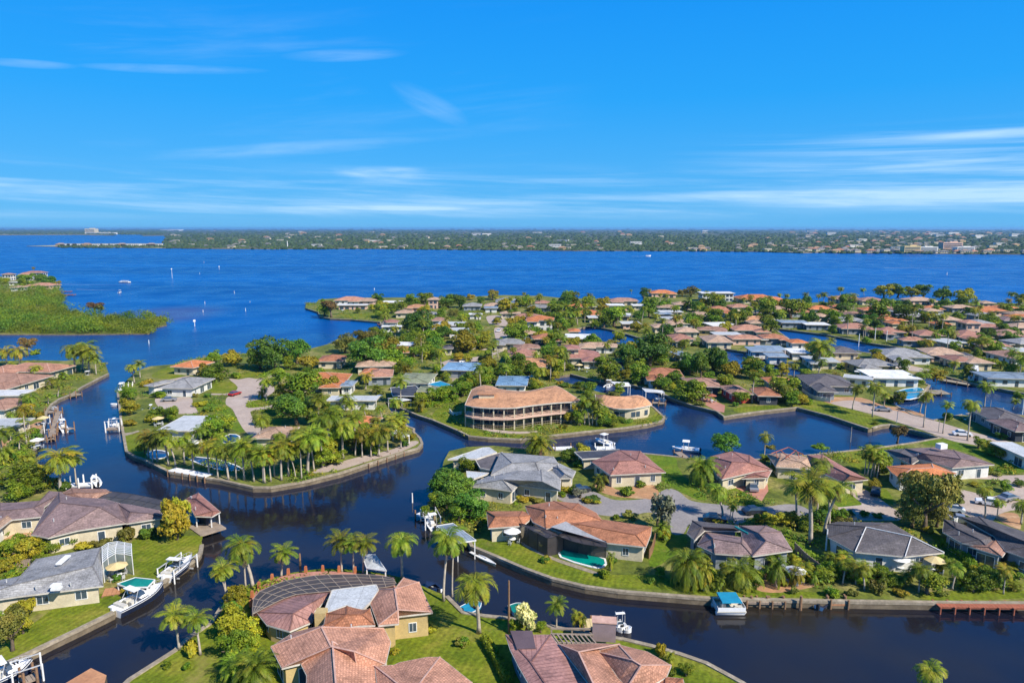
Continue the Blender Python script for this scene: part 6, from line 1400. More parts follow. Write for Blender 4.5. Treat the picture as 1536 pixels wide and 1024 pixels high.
# ------------------------------------------------------------------ boats, docks, cars, poles
def hull_section(t, Lh, B, H):
    b = B / 2 * (1 - max(0, (t - .42) / .58) ** 2.3) * (0.92 + .08 * min(1, t * 4)); x = (t - .5) * Lh
    return x, max(b, .02), H * (0.82 + .30 * t * t)
def boat(label, zm, st, bo, beam=None, kind='console', z=0.0, hullm='gel', canvas='trim', group=None, hh=None, lift=0.0):
    a, b = PZ(zm, *st, .6), PZ(zm, *bo, .6); d = b - a; Lh = d.length; B = beam or Lh * .3; H = hh or max(.7, Lh * .11)
    c = (a + b) / 2; root = empty({'cruiser': 'cabin_cruiser', 'pontoon': 'pontoon_boat', 'console': 'motorboat', 'skiff': 'skiff', 'tender': 'canoe'}[kind], (c.x, c.y, z + lift), math.atan2(d.y, d.x), label, 'boat', group)
    n = 12; hu, dk, stp, rub = MB(), MB(), MB(), MB(); S_ = [hull_section(i / n, Lh, B, H) for i in range(n + 1)]
    if kind == 'pontoon':
        for s in (-1, 1): hu.tube([(-Lh / 2, s * B * .36, .25), (Lh * .42, s * B * .36, .25), (Lh / 2, s * B * .36, .45)], [.33, .33, .1], 10)
        hu.build('float', MT['alu'], root, True); dk.box((0, 0, .62), (Lh * .96, B, .12)); dk.build('deck', MT['seat'], root)
        for s in (-1, 1): rub.box((0, s * B * .48, 1.0), (Lh * .9, .05, .6))
        for s in (-1, 1): rub.box((s * Lh * .45, 0, 1.0), (.05, B * .9, .6))
        rub.build('side_rail', MT['gel'], root)
        f = MB()
        for sx in (-.3, .3):
            for s in (-1, 1): f.bar((sx * Lh, s * B * .45, .7), (sx * Lh, s * B * .45, 2.0), .06)
        f.build('canopy_frame', MT['alu'], root); cn = MB(); cn.box((0, 0, 2.06), (Lh * .66, B * .98, .12), 0, taper=.96); cn.build('canopy', MT[canvas], root)
        q = MB(); q.box((-.2 * Lh, 0, .95), (.7, .8, .6)); q.box((.25 * Lh, B * .25, .9), (1.2, .6, .45)); q.box((.25 * Lh, -B * .25, .9), (1.2, .6, .45)); q.build('seat', MT['seat'], root)
        return root
    for i in range(n):
        (x0, b0, h0), (x1, b1, h1) = S_[i], S_[i + 1]
        for s in (-1, 1):
            q = [[(x0, 0, -.35), (x1, 0, -.35 + .25 * (i + 1 == n)), (x1, s * b1 * .78, .05), (x0, s * b0 * .78, .05)], [(x0, s * b0 * .78, .05), (x1, s * b1 * .78, .05), (x1, s * b1 * .97, h1 * .8), (x0, s * b0 * .97, h0 * .8)],
                 [(x0, s * b0 * .97, h0 * .8), (x1, s * b1 * .97, h1 * .8), (x1, s * b1, h1), (x0, s * b0, h0)]]
            for k, f in enumerate(q):
                if s > 0: f = f[::-1]
                (stp if k == 1 else hu).face(f)
            rub.bar((x0, s * b0, h0), (x1, s * b1, h1), .09)
        dk_ok = t_in = (.18 < (i + .5) / n < .62)
        for s in (-1, 1):
            inn = .74 if dk_ok else 0
            f = [(x0, s * b0 * inn, h0), (x1, s * b1 * inn, h1), (x1, s * b1 * .99, h1), (x0, s * b0 * .99, h0)]
            dk.face(f if s > 0 else f[::-1])
        if dk_ok:
            dk.face([(x0, -b0 * .74, h0 * .35), (x1, -b1 * .74, h1 * .35), (x1, b1 * .74, h1 * .35), (x0, b0 * .74, h0 * .35)])
            for s in (-1, 1): dk.face([(x0, s * b0 * .74, h0 * .35), (x1, s * b1 * .74, h1 * .35), (x1, s * b1 * .74, h1), (x0, s * b0 * .74, h0)])
    x0, b0, h0 = S_[0]; hu.face([(x0, -b0, h0), (x0, b0, h0), (x0, b0 * .78, .05), (x0, 0, -.35), (x0, -b0 * .78, .05)])
    hu.build('hull', MT['gel'], root); stp.build('hull_stripe', MT[hullm], root); dk.build('deck', MT[hullm if kind == 'skiff' else 'gel'], root); rub.build('rub_rail', MT['navy' if hullm == 'navy' else 'trim'], root)
    if kind == 'tender': return root
    q = MB(); q.box((-Lh * .5 - .25, 0, H * .9), (.5, .42, .75), 0, taper=.8); q.box((-Lh * .5 - .2, 0, .1), (.22, .16, 1.1)); q.build('outboard_motor', MT['black' if kind != 'cruiser' else 'gel'], root)
    if kind == 'skiff' and hullm != 'gel': return root
    if kind == 'skiff':
        q = MB(); q.box((-.05 * Lh, 0, H * .75), (.35, B * .7, .12)); q.box((.2 * Lh, 0, H * .85), (.35, B * .6, .12)); q.build('bench', MT['seat'], root); return root
    if kind == 'console':
        q = MB(); q.box((0, 0, H * .8), (.9, .8, 1.0), 0, taper=.8); q.build('console', MT['gel'], root)
        q = MB(); q.box((.32, 0, H * .8 + .65), (.06, .75, .4)); q.build('windshield', MT['glass'], root)
        q = MB(); q.box((-.95, 0, H * .75), (.5, .9, .7)); q.build('seat', MT['seat'], root)
        q = MB()
        for sx in (-.7, .55):
            for s in (-1, 1): q.bar((sx, s * B * .3, H * .4), (sx * .9, s * B * .27, H + 1.75), .06)
        q.build('t_top_frame', MT['alu'], root); q = MB(); q.box((-.05, 0, H + 1.8), (Lh * .27, B * .72, .1), 0, taper=.94); q.build('t_top', MT[canvas], root)
    else:
        q = MB(); q.box((Lh * .1, 0, H * 1.15), (Lh * .34, B * .62, .55), 0, taper=.72); q.build('cabin', MT['gel'], root)
        q = MB(); q.box((-.02 * Lh, 0, H * 1.42), (Lh * .13, B * .58, .5), 0, taper=.62); q.build('windshield', MT['glass'], root)
        q = MB()
        for k in range(3): q.box((Lh * (.04 + .07 * k), 0, H * 1.15 + .29), (Lh * .035, B * .3, .03))
        q.build('deck_hatch', MT['black'], root)
        q = MB(); q.box((-.2 * Lh, B * .18, H * .75), (Lh * .1, B * .22, .6)); q.box((-.2 * Lh, -B * .18, H * .75), (Lh * .1, B * .22, .6)); q.box((-.38 * Lh, 0, H * .95), (Lh * .09, B * .7, .4)); q.build('seat', MT['seat'], root)
        q = MB()
        for s in (-1, 1):
            q.bar((-.22 * Lh, s * B * .44, H), (-.12 * Lh, s * B * .36, H + 1.5), .08); pr = None
            for k in range(7):
                x, bb, h = hull_section(.55 + .42 * k / 6, Lh, B, H); p = (x, s * bb * .92, h + .5); q.bar((x, s * bb * .92, h), p, .035)
                if pr: q.bar(pr, p, .035)
                pr = p
        q.bar((-.12 * Lh, -B * .36, H + 1.5), (-.12 * Lh, B * .36, H + 1.5), .1); q.build('rail', MT['alu'], root)
        q = MB(); q.box((-.14 * Lh, 0, H + 1.54), (Lh * .14, B * .74, .08)); q.build('bimini_top', MT[canvas], root)
    return root
boat('large white cruiser with navy stripe moored beside the teal canopy', 'B1', (545, 690), (775, 570), 3.3, 'cruiser', hullm='navy', hh=1.35)
boat('white sport boat on its lift at the end of the lower left lawn', 'B1', (780, 540), (912, 440), 2.9, 'cruiser', hullm='navy', hh=1.15, lift=.35)
boat('white striped cruiser cut by the bottom left corner', 'C5', (-120, 1030), (275, 868), 3.2, 'cruiser', hullm='navy', hh=1.3)
boat('pontoon boat with a bright blue canopy moored at the long seawall', 'B7', (105, 275), (245, 275), 3.0, 'pontoon', canvas='canvas_blue')
boat('white centre console boat moored on the lagoon lift behind the brick drive house', 'B5', (380, 145), (205, 130), 2.6, 'console')
boat('white boat under the lift shelter behind the black solar panels', 'A7', (600, 680), (505, 650), 2.6, 'console', lift=.7)
boat('small white boat at the docks of the left canal bank', 'A5', (370, 590), (345, 550), 1.9, 'console')
boat('white console boat on the short dock across the left canal', 'A5', (680, 555), (620, 560), 2.0, 'console')
boat('tan skiff drifting beside the left peninsula wall', 'A5', (672, 438), (628, 440), 1.4, 'skiff')
boat('white boat on the lift above the sprawling purple roof', 'A5', (560, 905), (530, 860), 1.6, 'skiff', lift=.6)
boat('yellow kayak lying along the seawall under the shade canopy', 'B4', (350, 745), (500, 825), .9, 'tender', hullm='canvas_tan', hh=.4)
boat('white boat behind the flowering bush at the bottom canal', 'B3', (1000, 620), (1020, 660), 1.9, 'console')
boat('small white dinghy on the lower canal beside the ribbed roof house', 'B3', (1035, 650), (1080, 655), 1.1, 'skiff')
boat('boat with a teal cover behind the flowering bush', 'B3', (350, 540), (440, 515), 2.4, 'skiff', canvas='canvas_teal', hullm='canvas_teal')
boat('covered boat on the blue lift beside the tall bottom palm', 'B3', (60, 545), (170, 500), 2.4, 'skiff', hullm='canvas_blue')
boat('white tour boat with a wake in the left bay', 'A1', (690, 395), (748, 397), 3.5, 'pontoon', canvas='trim')
boat('white motorboat following the tour boat in the left bay', 'A1', (685, 455), (698, 452), 2.2, 'console')
boat('speedboat with a white wake far out in the middle of the bay', 'A3', (800, 246), (830, 246), 6, 'skiff', hh=2.5)
boat('long white yacht beside the large tan roofed house', 'C3', (790, 92), (420, 110), 5.0, 'cruiser', hh=1.5)
boat('white boat at the blue boat shed dock', 'C3', (1010, 265), (1090, 225), 2.4, 'console')
boat('white boat under the marina palms', 'C3', (1170, 330), (1230, 300), 2.2, 'cruiser')
boat('boat with a blue cover in the marina basin', 'C3', (1310, 320), (1370, 300), 2.2, 'skiff', hullm='canvas_blue')
boat('white boat under the narrow white boathouse', 'C4', (490, 310), (300, 290), 2.6, 'console')
boat('long low white boat along the quay below the pale blue building', 'C4', (1500, 370), (1340, 340), 3.0, 'cruiser')
boat('grey boat at the angled dock by the pale blue building', 'C4', (1170, 330), (1215, 260), 2.2, 'console')
boat('white boat at the foot of the dark roofed house by the road', 'C4', (1200, 610), (1060, 585), 2.4, 'console')
boat('white boat moored behind the curved tan roofed house', 'C2', (1410, 350), (1310, 340), 2.3, 'console')
boat('white canal boat left of the narrow canal boathouse', 'C2', (880, 240), (930, 205), 2.3, 'console')
boat('blue boat at the back canal patio', 'C2', (700, 75), (790, 80), 2.2, 'skiff', hullm='canvas_teal')
boat('white boat at the patio beside the back canal', 'C2', (650, 100), (770, 125), 2.2, 'console')
boat('white boat tied at the inlet of the bay point', 'A2', (725, 655), (770, 655), 2.6, 'cruiser')
boat('white boat in front of the bay point house', 'A2', (490, 575), (540, 570), 2.4, 'console')
boat('white skiff on the bank of the left docks', 'A5', (290, 455), (325, 470), 2.0, 'skiff')
boat('white boat among the rocks at the left palm point', 'A5', (480, 290), (520, 270), 2.0, 'console')
boat('white boat at the corner dock of the left peninsula', 'C6', (30, 225), (0, 280), 2.0, 'console')
boat('white covered boat beside the pale grey peninsula house', 'C6', (200, 430), (380, 415), 2.2, 'cruiser')
boat('grey boat beside the narrow canal end on the left peninsula', 'A6', (690, 430), (750, 415), 2.4, 'console')
boat('white boat on a lift left of the grey shingle house', 'B4', (130, 610), (100, 560), 2.2, 'console')
boat('dark covered boat beside the last bottom lawn palm', 'B2', (1330, 440), (1260, 390), 2.0, 'skiff', hullm='navy')
def wake(label, zm, pts, w):
    p = resample([tuple(PZ(zm, *map(float, q.split(',')), 0.06)[:2]) for q in pts.split()], 16); m = MB()
    for i in range(15):
        (x0, y0), (x1, y1) = p[i], p[i + 1]; w0, w1 = w * (0.3 + i / 15), w * (0.3 + (i + 1) / 15)
        m.face([(x0, y0 - w0, .06), (x1, y1 - w1, .06), (x1, y1 + w1, .06), (x0, y0 + w0, .06)])
    tag(m.build('wake', foam), label, None, kind='stuff')
foam = screenmat('foam', (0.55, 0.62, 0.72), 0.4)
wake('thin foam wake behind the tour boat', 'A1', '735,410 600,412 360,408', .8); wake('foam wake behind the small motorboat', 'A1', '680,443 560,441 440,437', .8)
wake('white wake of the speedboat in the middle of the bay', 'A3', '795,246 760,248 720,247', 3); wake('long white wake on the far right of the bay', 'A4', '1536,320 1200,319 720,317', 1.6)

def dock(label, zm, a, b, w=2.0, piles=3, mat='wood', z=.75, ph=1.5, name='dock', pm='pile', group=None):
    a, b = PZ(zm, *a, z), PZ(zm, *b, z); d = b - a; ln = d.length; c = (a + b) / 2
    root = empty(name, (c.x, c.y, 0), math.atan2(d.y, d.x), label, 'dock', group); m = MB(); n = max(3, int(ln / .55))
    for i in range(n): m.box((-ln / 2 + (i + .5) * ln / n, 0, z), (ln / n - .04, w, .12))
    for s in (-1, 1): m.box((0, s * w * .42, z - .16), (ln, .15, .2))
    m.build('deck', MT[mat], root)
    for i in range(piles):
        for s in (-1, 1):
            q = MB(); x = -ln / 2 + ln * (i + .05) / max(1, piles - .9); q.tube([(x, s * (w / 2 + .12), -1.2), (x, s * (w / 2 + .12), ph)], [.17, .15], 7); q.build('piling', MT[pm], root)
    return root
dock('long red dock on pilings at the right end of the long seawall', 'B7', (1130, 262), (1540, 268), 1.7, 7, 'redwood', z=1.0, ph=1.1, pm='redwood')
dock('narrow dock along the long seawall right of the blue canopy boat', 'B7', (250, 246), (430, 250), 1.2, 4, 'wood', z=.8, ph=1.2)
dock('small dock between the two tall piles of the long seawall', 'B7', (632, 252), (720, 254), 1.3, 2, 'brown_brick', z=.7, ph=1.5)
dock('first red dock on the far left point', 'A1', (335, 450), (412, 449), 2.5, 3, 'redwood'); dock('second red dock on the far left point', 'A1', (345, 468), (430, 468), 3.5, 3, 'redwood')
dock('short dock reaching into the left canal from the peninsula', 'A5', (690, 575), (605, 580), 2.2, 2, ph=2.6, pm='trim')
dock('small floating dock with a boat in the left canal', 'A5', (402, 582), (350, 575), 2.2, 2, ph=2.6)
dock('long jetty along the left canal bank', 'A5', (290, 640), (335, 480), 1.6, 6, ph=2.0); dock('cross dock between the left bank and the jetty', 'A5', (215, 640), (300, 632), 2.0, 2)
dock('upper cross dock on the left bank', 'A5', (255, 485), (330, 478), 2.4, 2, ph=2.2); dock('white dock beside the boat lift above the purple roof', 'A5', (385, 900), (540, 893), 2.0, 3, 'trim', ph=2.6, pm='trim')
dock('corner dock at the tip of the left peninsula', 'C6', (0, 230), (110, 220), 3.0, 4, 'concrete', ph=2.0, pm='trim')
dock('dock in front of the peninsula palms', 'C6', (440, 930), (760, 985), 2.2, 6, 'trim', z=1.3, ph=1.5, pm='pile')
dock('dock on pilings below the left peninsula point', 'A6', (640, 785), (845, 715), 1.6, 5, ph=1.2); dock('finger dock left of the round green trees', 'B4', (160, 560), (35, 520), 2.4, 2, 'trim', ph=1.8)
dock('dock behind the grey shingle house', 'A7', (265, 692), (375, 688), 2.4, 2, 'trim', ph=1.6); dock('platform under the lift behind the solar panels', 'A7', (505, 690), (610, 688), 2.4, 3, 'trim', z=1.1, ph=2.0, pm='trim')
dock('dock beside the lagoon boat lift', 'B5', (300, 205), (240, 160), 1.8, 2, ph=1.6); dock('dock at the bottom canal behind the pergola', 'B3', (780, 625), (905, 622), 2.2, 3, 'canvas_tan', z=1.1, ph=1.5)
dock('angled dock in the blue basin', 'C4', (950, 312), (1170, 350), 3.5, 4, 'concrete', ph=1.4); dock('quay deck in front of the white hall by the basin', 'C4', (640, 415), (840, 430), 7, 4, 'concrete', ph=1.2)
dock('rounded platform in the blue basin right of the white hall', 'C4', (860, 400), (1005, 402), 6, 3, 'concrete', ph=1.4); dock('long walkway dock in the marina basin', 'C3', (850, 262), (1180, 320), 2.2, 5, 'concrete', ph=1.6)
dock('dock along the blue boat shed', 'C3', (760, 200), (940, 245), 2.2, 4, 'concrete', ph=1.6); dock('dock at the patio of the maroon roofed house', 'A7', (560, 185), (680, 185), 2.4, 3, 'concrete')
dock('small dock behind the curved tan roofed house', 'C2', (1290, 375), (1410, 385), 2.0, 3, ph=1.6); dock('stone dock at the left palm point', 'A5', (380, 395), (450, 380), 3.0, 3, 'concrete', ph=1.6)
dock('dock at the lower left corner behind the cruiser', 'C5', (180, 1010), (300, 960), 1.4, 2, ph=2.2); dock('orange brown boardwalk behind the moored cruiser', 'B1', (490, 595), (600, 578), 2.2, 3, 'brown_brick', z=1.2, ph=1.2)
dock('boathouse jetty at the end of the bay inlet', 'A2', (720, 640), (780, 635), 3.0, 3, 'redwood')
m = ccw(pxl('C5', '540,1030 760,900 890,960 870,1040 700,1060', LZ)); 
tag(land('dock_platform', [m], LZ + .05, MT['brown_brick']), 'square brown paved platform at the bottom edge of the lower left canal', 'platform', kind=None)
ALLT.append(bpy.context.scene.objects[-1]) if False else None
def canopy(label, zm, s, z, mat, name='boat_canopy', rise=.7):
    p = ccw(pxl(zm, s, z)); c = Vector((sum(q[0] for q in p) / len(p), sum(q[1] for q in p) / len(p))); root = empty(name, (c.x, c.y, 0), 0, label, 'canopy'); m, f = MB(), MB(); ap = (0, 0, z + rise)
    for i in range(len(p)):
        a, b = p[i], p[(i + 1) % len(p)]; A, B = (a[0] - c.x, a[1] - c.y, z), (b[0] - c.x, b[1] - c.y, z)
        m.face([A, B, ap], 0, [(0, 0), (2, 0), (1, 2)]); m.face([B, A, (ap[0], ap[1], ap[2] - .06)], 0, [(0, 0), (2, 0), (1, 2)]); f.bar(A, B, .1, .2); f.bar((A[0] * .94, A[1] * .94, -1), (A[0] * .94, A[1] * .94, z), .16)
    m.build('cover', MT[mat], root); f.build('frame', MT['trim'], root)
canopy('grey blue boat canopy left of the orange roofed pool house', 'B4', '140,600 240,585 380,688 270,705', 3.4, 'metal_bluegrey')
canopy('lavender boat canopy behind the curved pool cage', 'B2', '850,215 935,218 1005,318 880,300', 3.4, 'metal_pale', rise=.4)
canopy('teal tarp canopy between the moored boats and the lawn', 'B1', '555,555 640,525 735,535 700,570 600,572', 2.2, 'canvas_teal')
canopy('small teal tent beside the blue roof behind the crescent', 'C2', '195,150 240,145 250,180 205,190', 3.6, 'metal_teal', rise=1.5)
canopy('white boat shelter on the narrow canal', 'C2', '920,190 1080,200 1100,228 985,235', 3.6, 'metal_white', rise=.3)
canopy('second white boat shelter on the narrow canal', 'C2', '1200,250 1380,270 1400,290 1230,280', 3.4, 'metal_white', rise=.3)
canopy('grey dock roof at the end of the canal left of the crescent', 'C1', '150,260 320,262 400,275 300,285', 3.0, 'metal_pale', rise=.3)
canopy('white pergola roof at the palm point of the left peninsula', 'C1', '240,590 380,650 300,670 200,625', 3.0, 'metal_white', rise=.3)
canopy('dark pool cage beside the grey green roofed house', 'C1', '560,115 700,80 830,125 720,145', 3.6, 'canvas_blue', rise=.3, name='shade_canopy')
canopy('black pool cage in front of the grey green roofed house', 'C1', '180,150 440,125 540,240 200,235', 3.2, 'solar', rise=.3, name='shade_canopy')
def lift(label, zm, a, b, w=2.9):
    a, b = PZ(zm, *a, 0), PZ(zm, *b, 0); d = b - a; c = (a + b) / 2; ln = max(3.0, d.length); root = empty('boat_lift', (c.x, c.y, 0), math.atan2(d.y, d.x), label, 'boat lift'); f = MB()
    for sx in (-.5, .5):
        for sy in (-.5, .5):
            q = MB(); q.tube([(sx * ln, sy * w, -1.5), (sx * ln, sy * w, 2.3)], .11, 7); q.build('post', MT['trim'], root)
    for sy in (-.5, .5): f = MB(); f.bar((-.5 * ln, sy * w, 2.2), (.5 * ln, sy * w, 2.2), .12); f.build('lift_beam', MT['alu'], root)
    for sx in (-.3, .3): f = MB(); f.bar((sx * ln, -.5 * w, .3), (sx * ln, .5 * w, .3), .18); f.build('cradle', MT['alu'], root)

lift('boat lift at the lower left corner dock', 'C5', (190, 1010), (280, 980)); lift('boat lift on the short dock of the left canal', 'A5', (610, 575), (680, 572)); lift('boat lift beside the sport boat', 'B1', (790, 550), (900, 470))
lift('boat lift at the jetty of the left bank', 'A5', (290, 600), (320, 540)); lift('boat lift below the grey shingle house trees', 'B4', (120, 620), (90, 560))
def post(name, label, zm, x, yb, yt, r=.12, mat='trunk', z=LZ, cat='pole', arm=None, group=None, top=None):
    b = PZ(zm, x, yb, z); h = top_z(b, Q(zm, x, yt)[1]) - z; root = empty(name, b, 0, label, cat, group); m = MB(); m.tube([(0, 0, -1.0 if z < .5 else -.1), (0, 0, h)], [r, r * .7], 8); m.build('shaft', MT[mat], root)
    if arm:
        q = MB(); q.bar((0, 0, h - .1), (arm, 0, h + .2), .09); q.build('arm', MT['alu'], root); q = MB(); q.box((arm, 0, h + .15), (.7, .3, .16)); q.build('lamp_head', MT['alu'], root)
    if top == 'cross': q = MB(); q.bar((-1, 0, h - .5), (1, 0, h - .5), .12); q.bar((-.7, 0, h - 1.3), (.7, 0, h - 1.3), .12); q.build('crossarm', MT['pile'], root)
    if top == 'board': q = MB(); q.box((0, -.1, h), (1.2, .1, 1.2), .4); q.build('marker_board', MT['trim'], root)
    return root
post('street_lamp', 'street lamp on the near verge of the long road', 'A8', 778, 545, 478, .1, 'alu', arm=1.6, cat='lamp')
post('utility_pole', 'grey pole left of the tall palm in the front of the road', 'A8', 1015, 600, 530, .12); post('utility_pole', 'thin pole standing in the blue basin', 'A8', 1310, 462, 415, .1, z=0.0)
post('utility_pole', 'tall bare pole beside the flowering bush at the bottom canal', 'B3', 337, 680, 365, .16, 'pile'); post('utility_pole', 'pole in the lagoon left of the leafy bush', 'A8', 515, 655, 570, .1, z=0.0)
post('utility_pole', 'white pole at the right edge of the blue basin', 'A8', 1492, 500, 400, .14, 'trim'); post('utility_pole', 'tall white post in front of the glass fronted canal house', 'A4', 668, 735, 665, .2, 'trim'); post('utility_pole', 'white post of the smaller brown roofed house', 'A4', 735, 745, 680, .2, 'trim')
post('utility_pole', 'white corner post left of the grey canopied house', 'B6', 12, 790, 655, .16, 'trim'); post('utility_pole', 'pole behind the orange palm of the charcoal house', 'C3', 1215, 480, 310, .22, 'pile', top='cross')
post('sailboat_mast', 'white mast standing by the straight canal', 'A4', 573, 775, 700, .2, 'trim', z=0.0, cat='mast'); post('mooring_pile', 'single weathered pile in the canal behind the curved pool cage', 'B2', 463, 285, 210, .22, 'pile', z=0.0, cat='piling')
post('mooring_pile', 'short pale post in the dark canal mid picture', 'A6', 905, 1000, 945, .15, 'trim', z=0.0, cat='piling')
for i, (x, yb, yt, wr) in enumerate([(992, 372, 320, 'tallest channel marker in the left bay'), (1175, 285, 275, 'farthest channel marker in the left bay'), (1263, 322, 306, 'channel marker right of the farthest one'), (1350, 460, 446, 'channel marker in the bay above the mangrove tip'),
                                     (1415, 565, 545, 'channel marker nearest the bay point'), (1122, 650, 618, 'channel marker off the mangrove tip'), (1170, 570, 555, 'channel marker between the mangroves and the bay point'), (858, 750, 728, 'channel marker at the canal mouth'), (1150, 350, 340, 'short marker right of the tallest one'),
                                     (1440, 512, 505, 'short marker above the nearest bay point marker'), (1180, 520, 506, 'thin marker behind the mangrove tip marker')]):
    post('channel_marker', 'white ' + wr, 'A1', x, yb, yt, .2, 'trim', z=0.0, cat='marker', group='white channel markers in the bay', top='board' if i in (0, 2, 5) else None)
post('channel_marker', 'white marker on the far right of the bay', 'A4', 1087, 358, 342, .5, 'trim', z=0.0, cat='marker'); post('channel_marker', 'white marker off the bay point house', 'A2', 697, 440, 430, .4, 'trim', z=0.0, cat='marker'); post('radio_mast', 'tall thin mast on the far shore', 'A2', 197, 198, 158, 1.2, 'trim', z=1.0, cat='mast')
def fence(label, zm, s, mat='wood', h=1.7):
    ln = resample(pxl(zm, s, LZ), 12); c = Vector((*ln[5], LZ)); root = empty('fence', c, 0, label, 'fence'); f = MB()
    for i in range(11): f.bar((ln[i][0] - c.x, ln[i][1] - c.y, h / 2), (ln[i + 1][0] - c.x, ln[i + 1][1] - c.y, h / 2), .06, h * .94)
    f.build('panel', MT[mat], root)
    for p in ln: m = MB(); m.box((p[0] - c.x, p[1] - c.y, h / 2), (.14, .14, h + .1)); m.build('post', MT[mat], root)
fence('brown wooden fence at the right end of the orange roofed pool house', 'B4', '1465,700 1450,760 1430,800', 'pile'); fence('pale fence behind the cars beside the charcoal roofs', 'B6', '790,600 840,625 870,600', 'trim', 1.2)
fence('white fence on the lawn left of the crescent building', 'C1', '800,405 840,440 920,430', 'trim', 1.0); fence('wooden fence between the purple roofed house and its neighbour', 'B5', '990,800 1060,870 1150,940', 'wood'); fence('low wooden fence behind the left grey roofed house', 'B1', '70,480 170,470', 'wood', 1.3)
fence('wooden fence at the corner of the brick drive house', 'B5', '400,350 430,380 520,378', 'wood', 1.4); fence('grey fence along the side of the charcoal roofed house', 'A8', '240,370 300,410 400,430', 'alu', 1.3)
# short piles along the long seawall
for i, x in enumerate([278, 350, 425, 505, 628, 710]):
    r = post('mooring_pile', ['first', 'second', 'third', 'fourth', 'fifth', 'sixth'][i] + ' wooden pile along the long seawall right of the blue canopy boat', 'B7', x, 268 if x != 505 else 290, 225, .28, 'pile', z=0.0, cat='piling', group='piles along the long seawall')
q = boat('small dark blue boat between two piles at the long seawall', 'B7', (590, 272), (625, 240), 1.6, 'skiff', hullm='navy')
def car(label, zm, x, y, yaw, mat):
    b = PZ(zm, x, y); root = empty('parked_car', (b.x, b.y, LZ + .05), R(yaw), label, 'car', 'cars parked on drives'); m = MB()
    prof = [(-2.2, .35), (-2.25, .8), (-1.9, .98), (-1.35, 1.02), (1.0, .98), (2.05, .82), (2.25, .6), (2.2, .3)]
    for s in (-1, 1): m.face([(px_, s * .88, pz) for px_, pz in (prof if s < 0 else prof[::-1])])
    for i in range(len(prof)): 
        (x0, z0), (x1, z1) = prof[i], prof[(i + 1) % len(prof)]; m.face([(x0, -.88, z0), (x0, .88, z0), (x1, .88, z1), (x1, -.88, z1)])
    m.build('body', MT[mat], root); g = MB(); cab = [(-1.7, 1.0), (-1.1, 1.45), (.3, 1.47), (1.05, .98)]
    for s in (-1, 1): g.face([(px_, s * (.86 if pz < 1.2 else .68), pz) for px_, pz in (cab[::-1] if s < 0 else cab)][::-1])
    for i in (0, 2):
        (x0, z0), (x1, z1) = cab[i], cab[i + 1]; w0, w1 = (.86 if z0 < 1.2 else .68), (.86 if z1 < 1.2 else .68); g.face([(x0, -w0, z0), (x1, -w1, z1), (x1, w1, z1), (x0, w0, z0)][::-1])
    g.build('window', MT['glass'], root); r = MB(); r.box((-.4, 0, 1.49), (1.42, 1.36, .06)); r.build('roof', MT[mat], root)
    for sx in (-1.35, 1.4):
        for s in (-1, 1):
            w = MB(); w.tube([(sx, s * .72, .33), (sx, s * .92, .33)], .33, 12); t = w.build('wheel', MT['black'], root)
    return root
for a in [('white car on the drive beside the small orange gabled house', 'A2', 970, 822, 5, 'carwhite'), ('dark car in the shade left of the hedge by the grey street', 'B5', 730, 556, 10, 'cardark'), ('dark blue car parked behind the purple roofed house', 'B5', 480, 605, -12, 'cardark'),
          ('silver car beside the charcoal roofs at the right', 'B6', 850, 610, 150, 'cargrey'), ('white car parked behind the charcoal roofs at the right', 'B6', 812, 540, 150, 'carwhite'), ('dark car by the garage under the grey shingle house', 'B4', 1010, 395, 20, 'cardark'),
          ('white car on the tan drive of the left peninsula', 'C6', 360, 300, 10, 'carwhite'), ('red car at the front of the red walled house', 'C3', 735, 645, 5, 'carred'), ('silver car on the big driveway at the right edge', 'B6', 1180, 470, 20, 'cargrey')]: car(*a)
UMB, CARS2 = [], []
ur = random.Random(5)
def umbrella(zm, x, y, mat):
    b = PZ(zm, x, y); root = empty('patio_umbrella', b, ur.uniform(0, 1.5), 'x', 'umbrella'); m = MB(); m.tube([(0, 0, 0), (0, 0, 2.5)], .04, 6); m.build('pole', MT['alu'], root); m = MB()
    for k in range(8):
        a0, a1 = k * math.pi / 4, (k + 1) * math.pi / 4; m.face([(1.6 * math.cos(a0), 1.6 * math.sin(a0), 2.15), (1.6 * math.cos(a1), 1.6 * math.sin(a1), 2.15), (0, 0, 2.75)])
    m.build('canopy', MT[mat], root); m = MB(); m.tube([(0, 0, .7), (0, 0, .76)], .65, 12); m.build('table_top', MT['gel'], root)
    for k in range(4):
        a = k * math.pi / 2; m = MB(); m.box((1.15 * math.cos(a), 1.15 * math.sin(a), .42), (.5, .5, .08), a); m.box((1.38 * math.cos(a), 1.38 * math.sin(a), .7), (.08, .5, .55), a)
        for i, j in ((-1, -1), (1, -1), (1, 1), (-1, 1)): m.box((1.15 * math.cos(a) + i * .18, 1.15 * math.sin(a) + j * .18, .2), (.05, .05, .4))
        m.build('chair', MT['alu'], root)
    UMB.append((root, b))
for q in [('B4', 780, 700, 'canvas_tan'), ('B1', 560, 530, 'canvas_tan'), ('B4', 600, 700, 'trim'), ('C3', 430, 660, 'redwood'), ('C3', 350, 640, 'canvas_tan'), ('B5', 990, 1000, 'trim'), ('B6', 480, 920, 'trim'), ('B6', 700, 930, 'canvas_tan'), ('C2', 640, 90, 'canvas_tan'), ('C6', 660, 770, 'trim'), ('C6', 330, 560, 'canvas_tan'), ('A5', 215, 690, 'trim'), ('A5', 250, 560, 'canvas_tan')]: umbrella(*q)
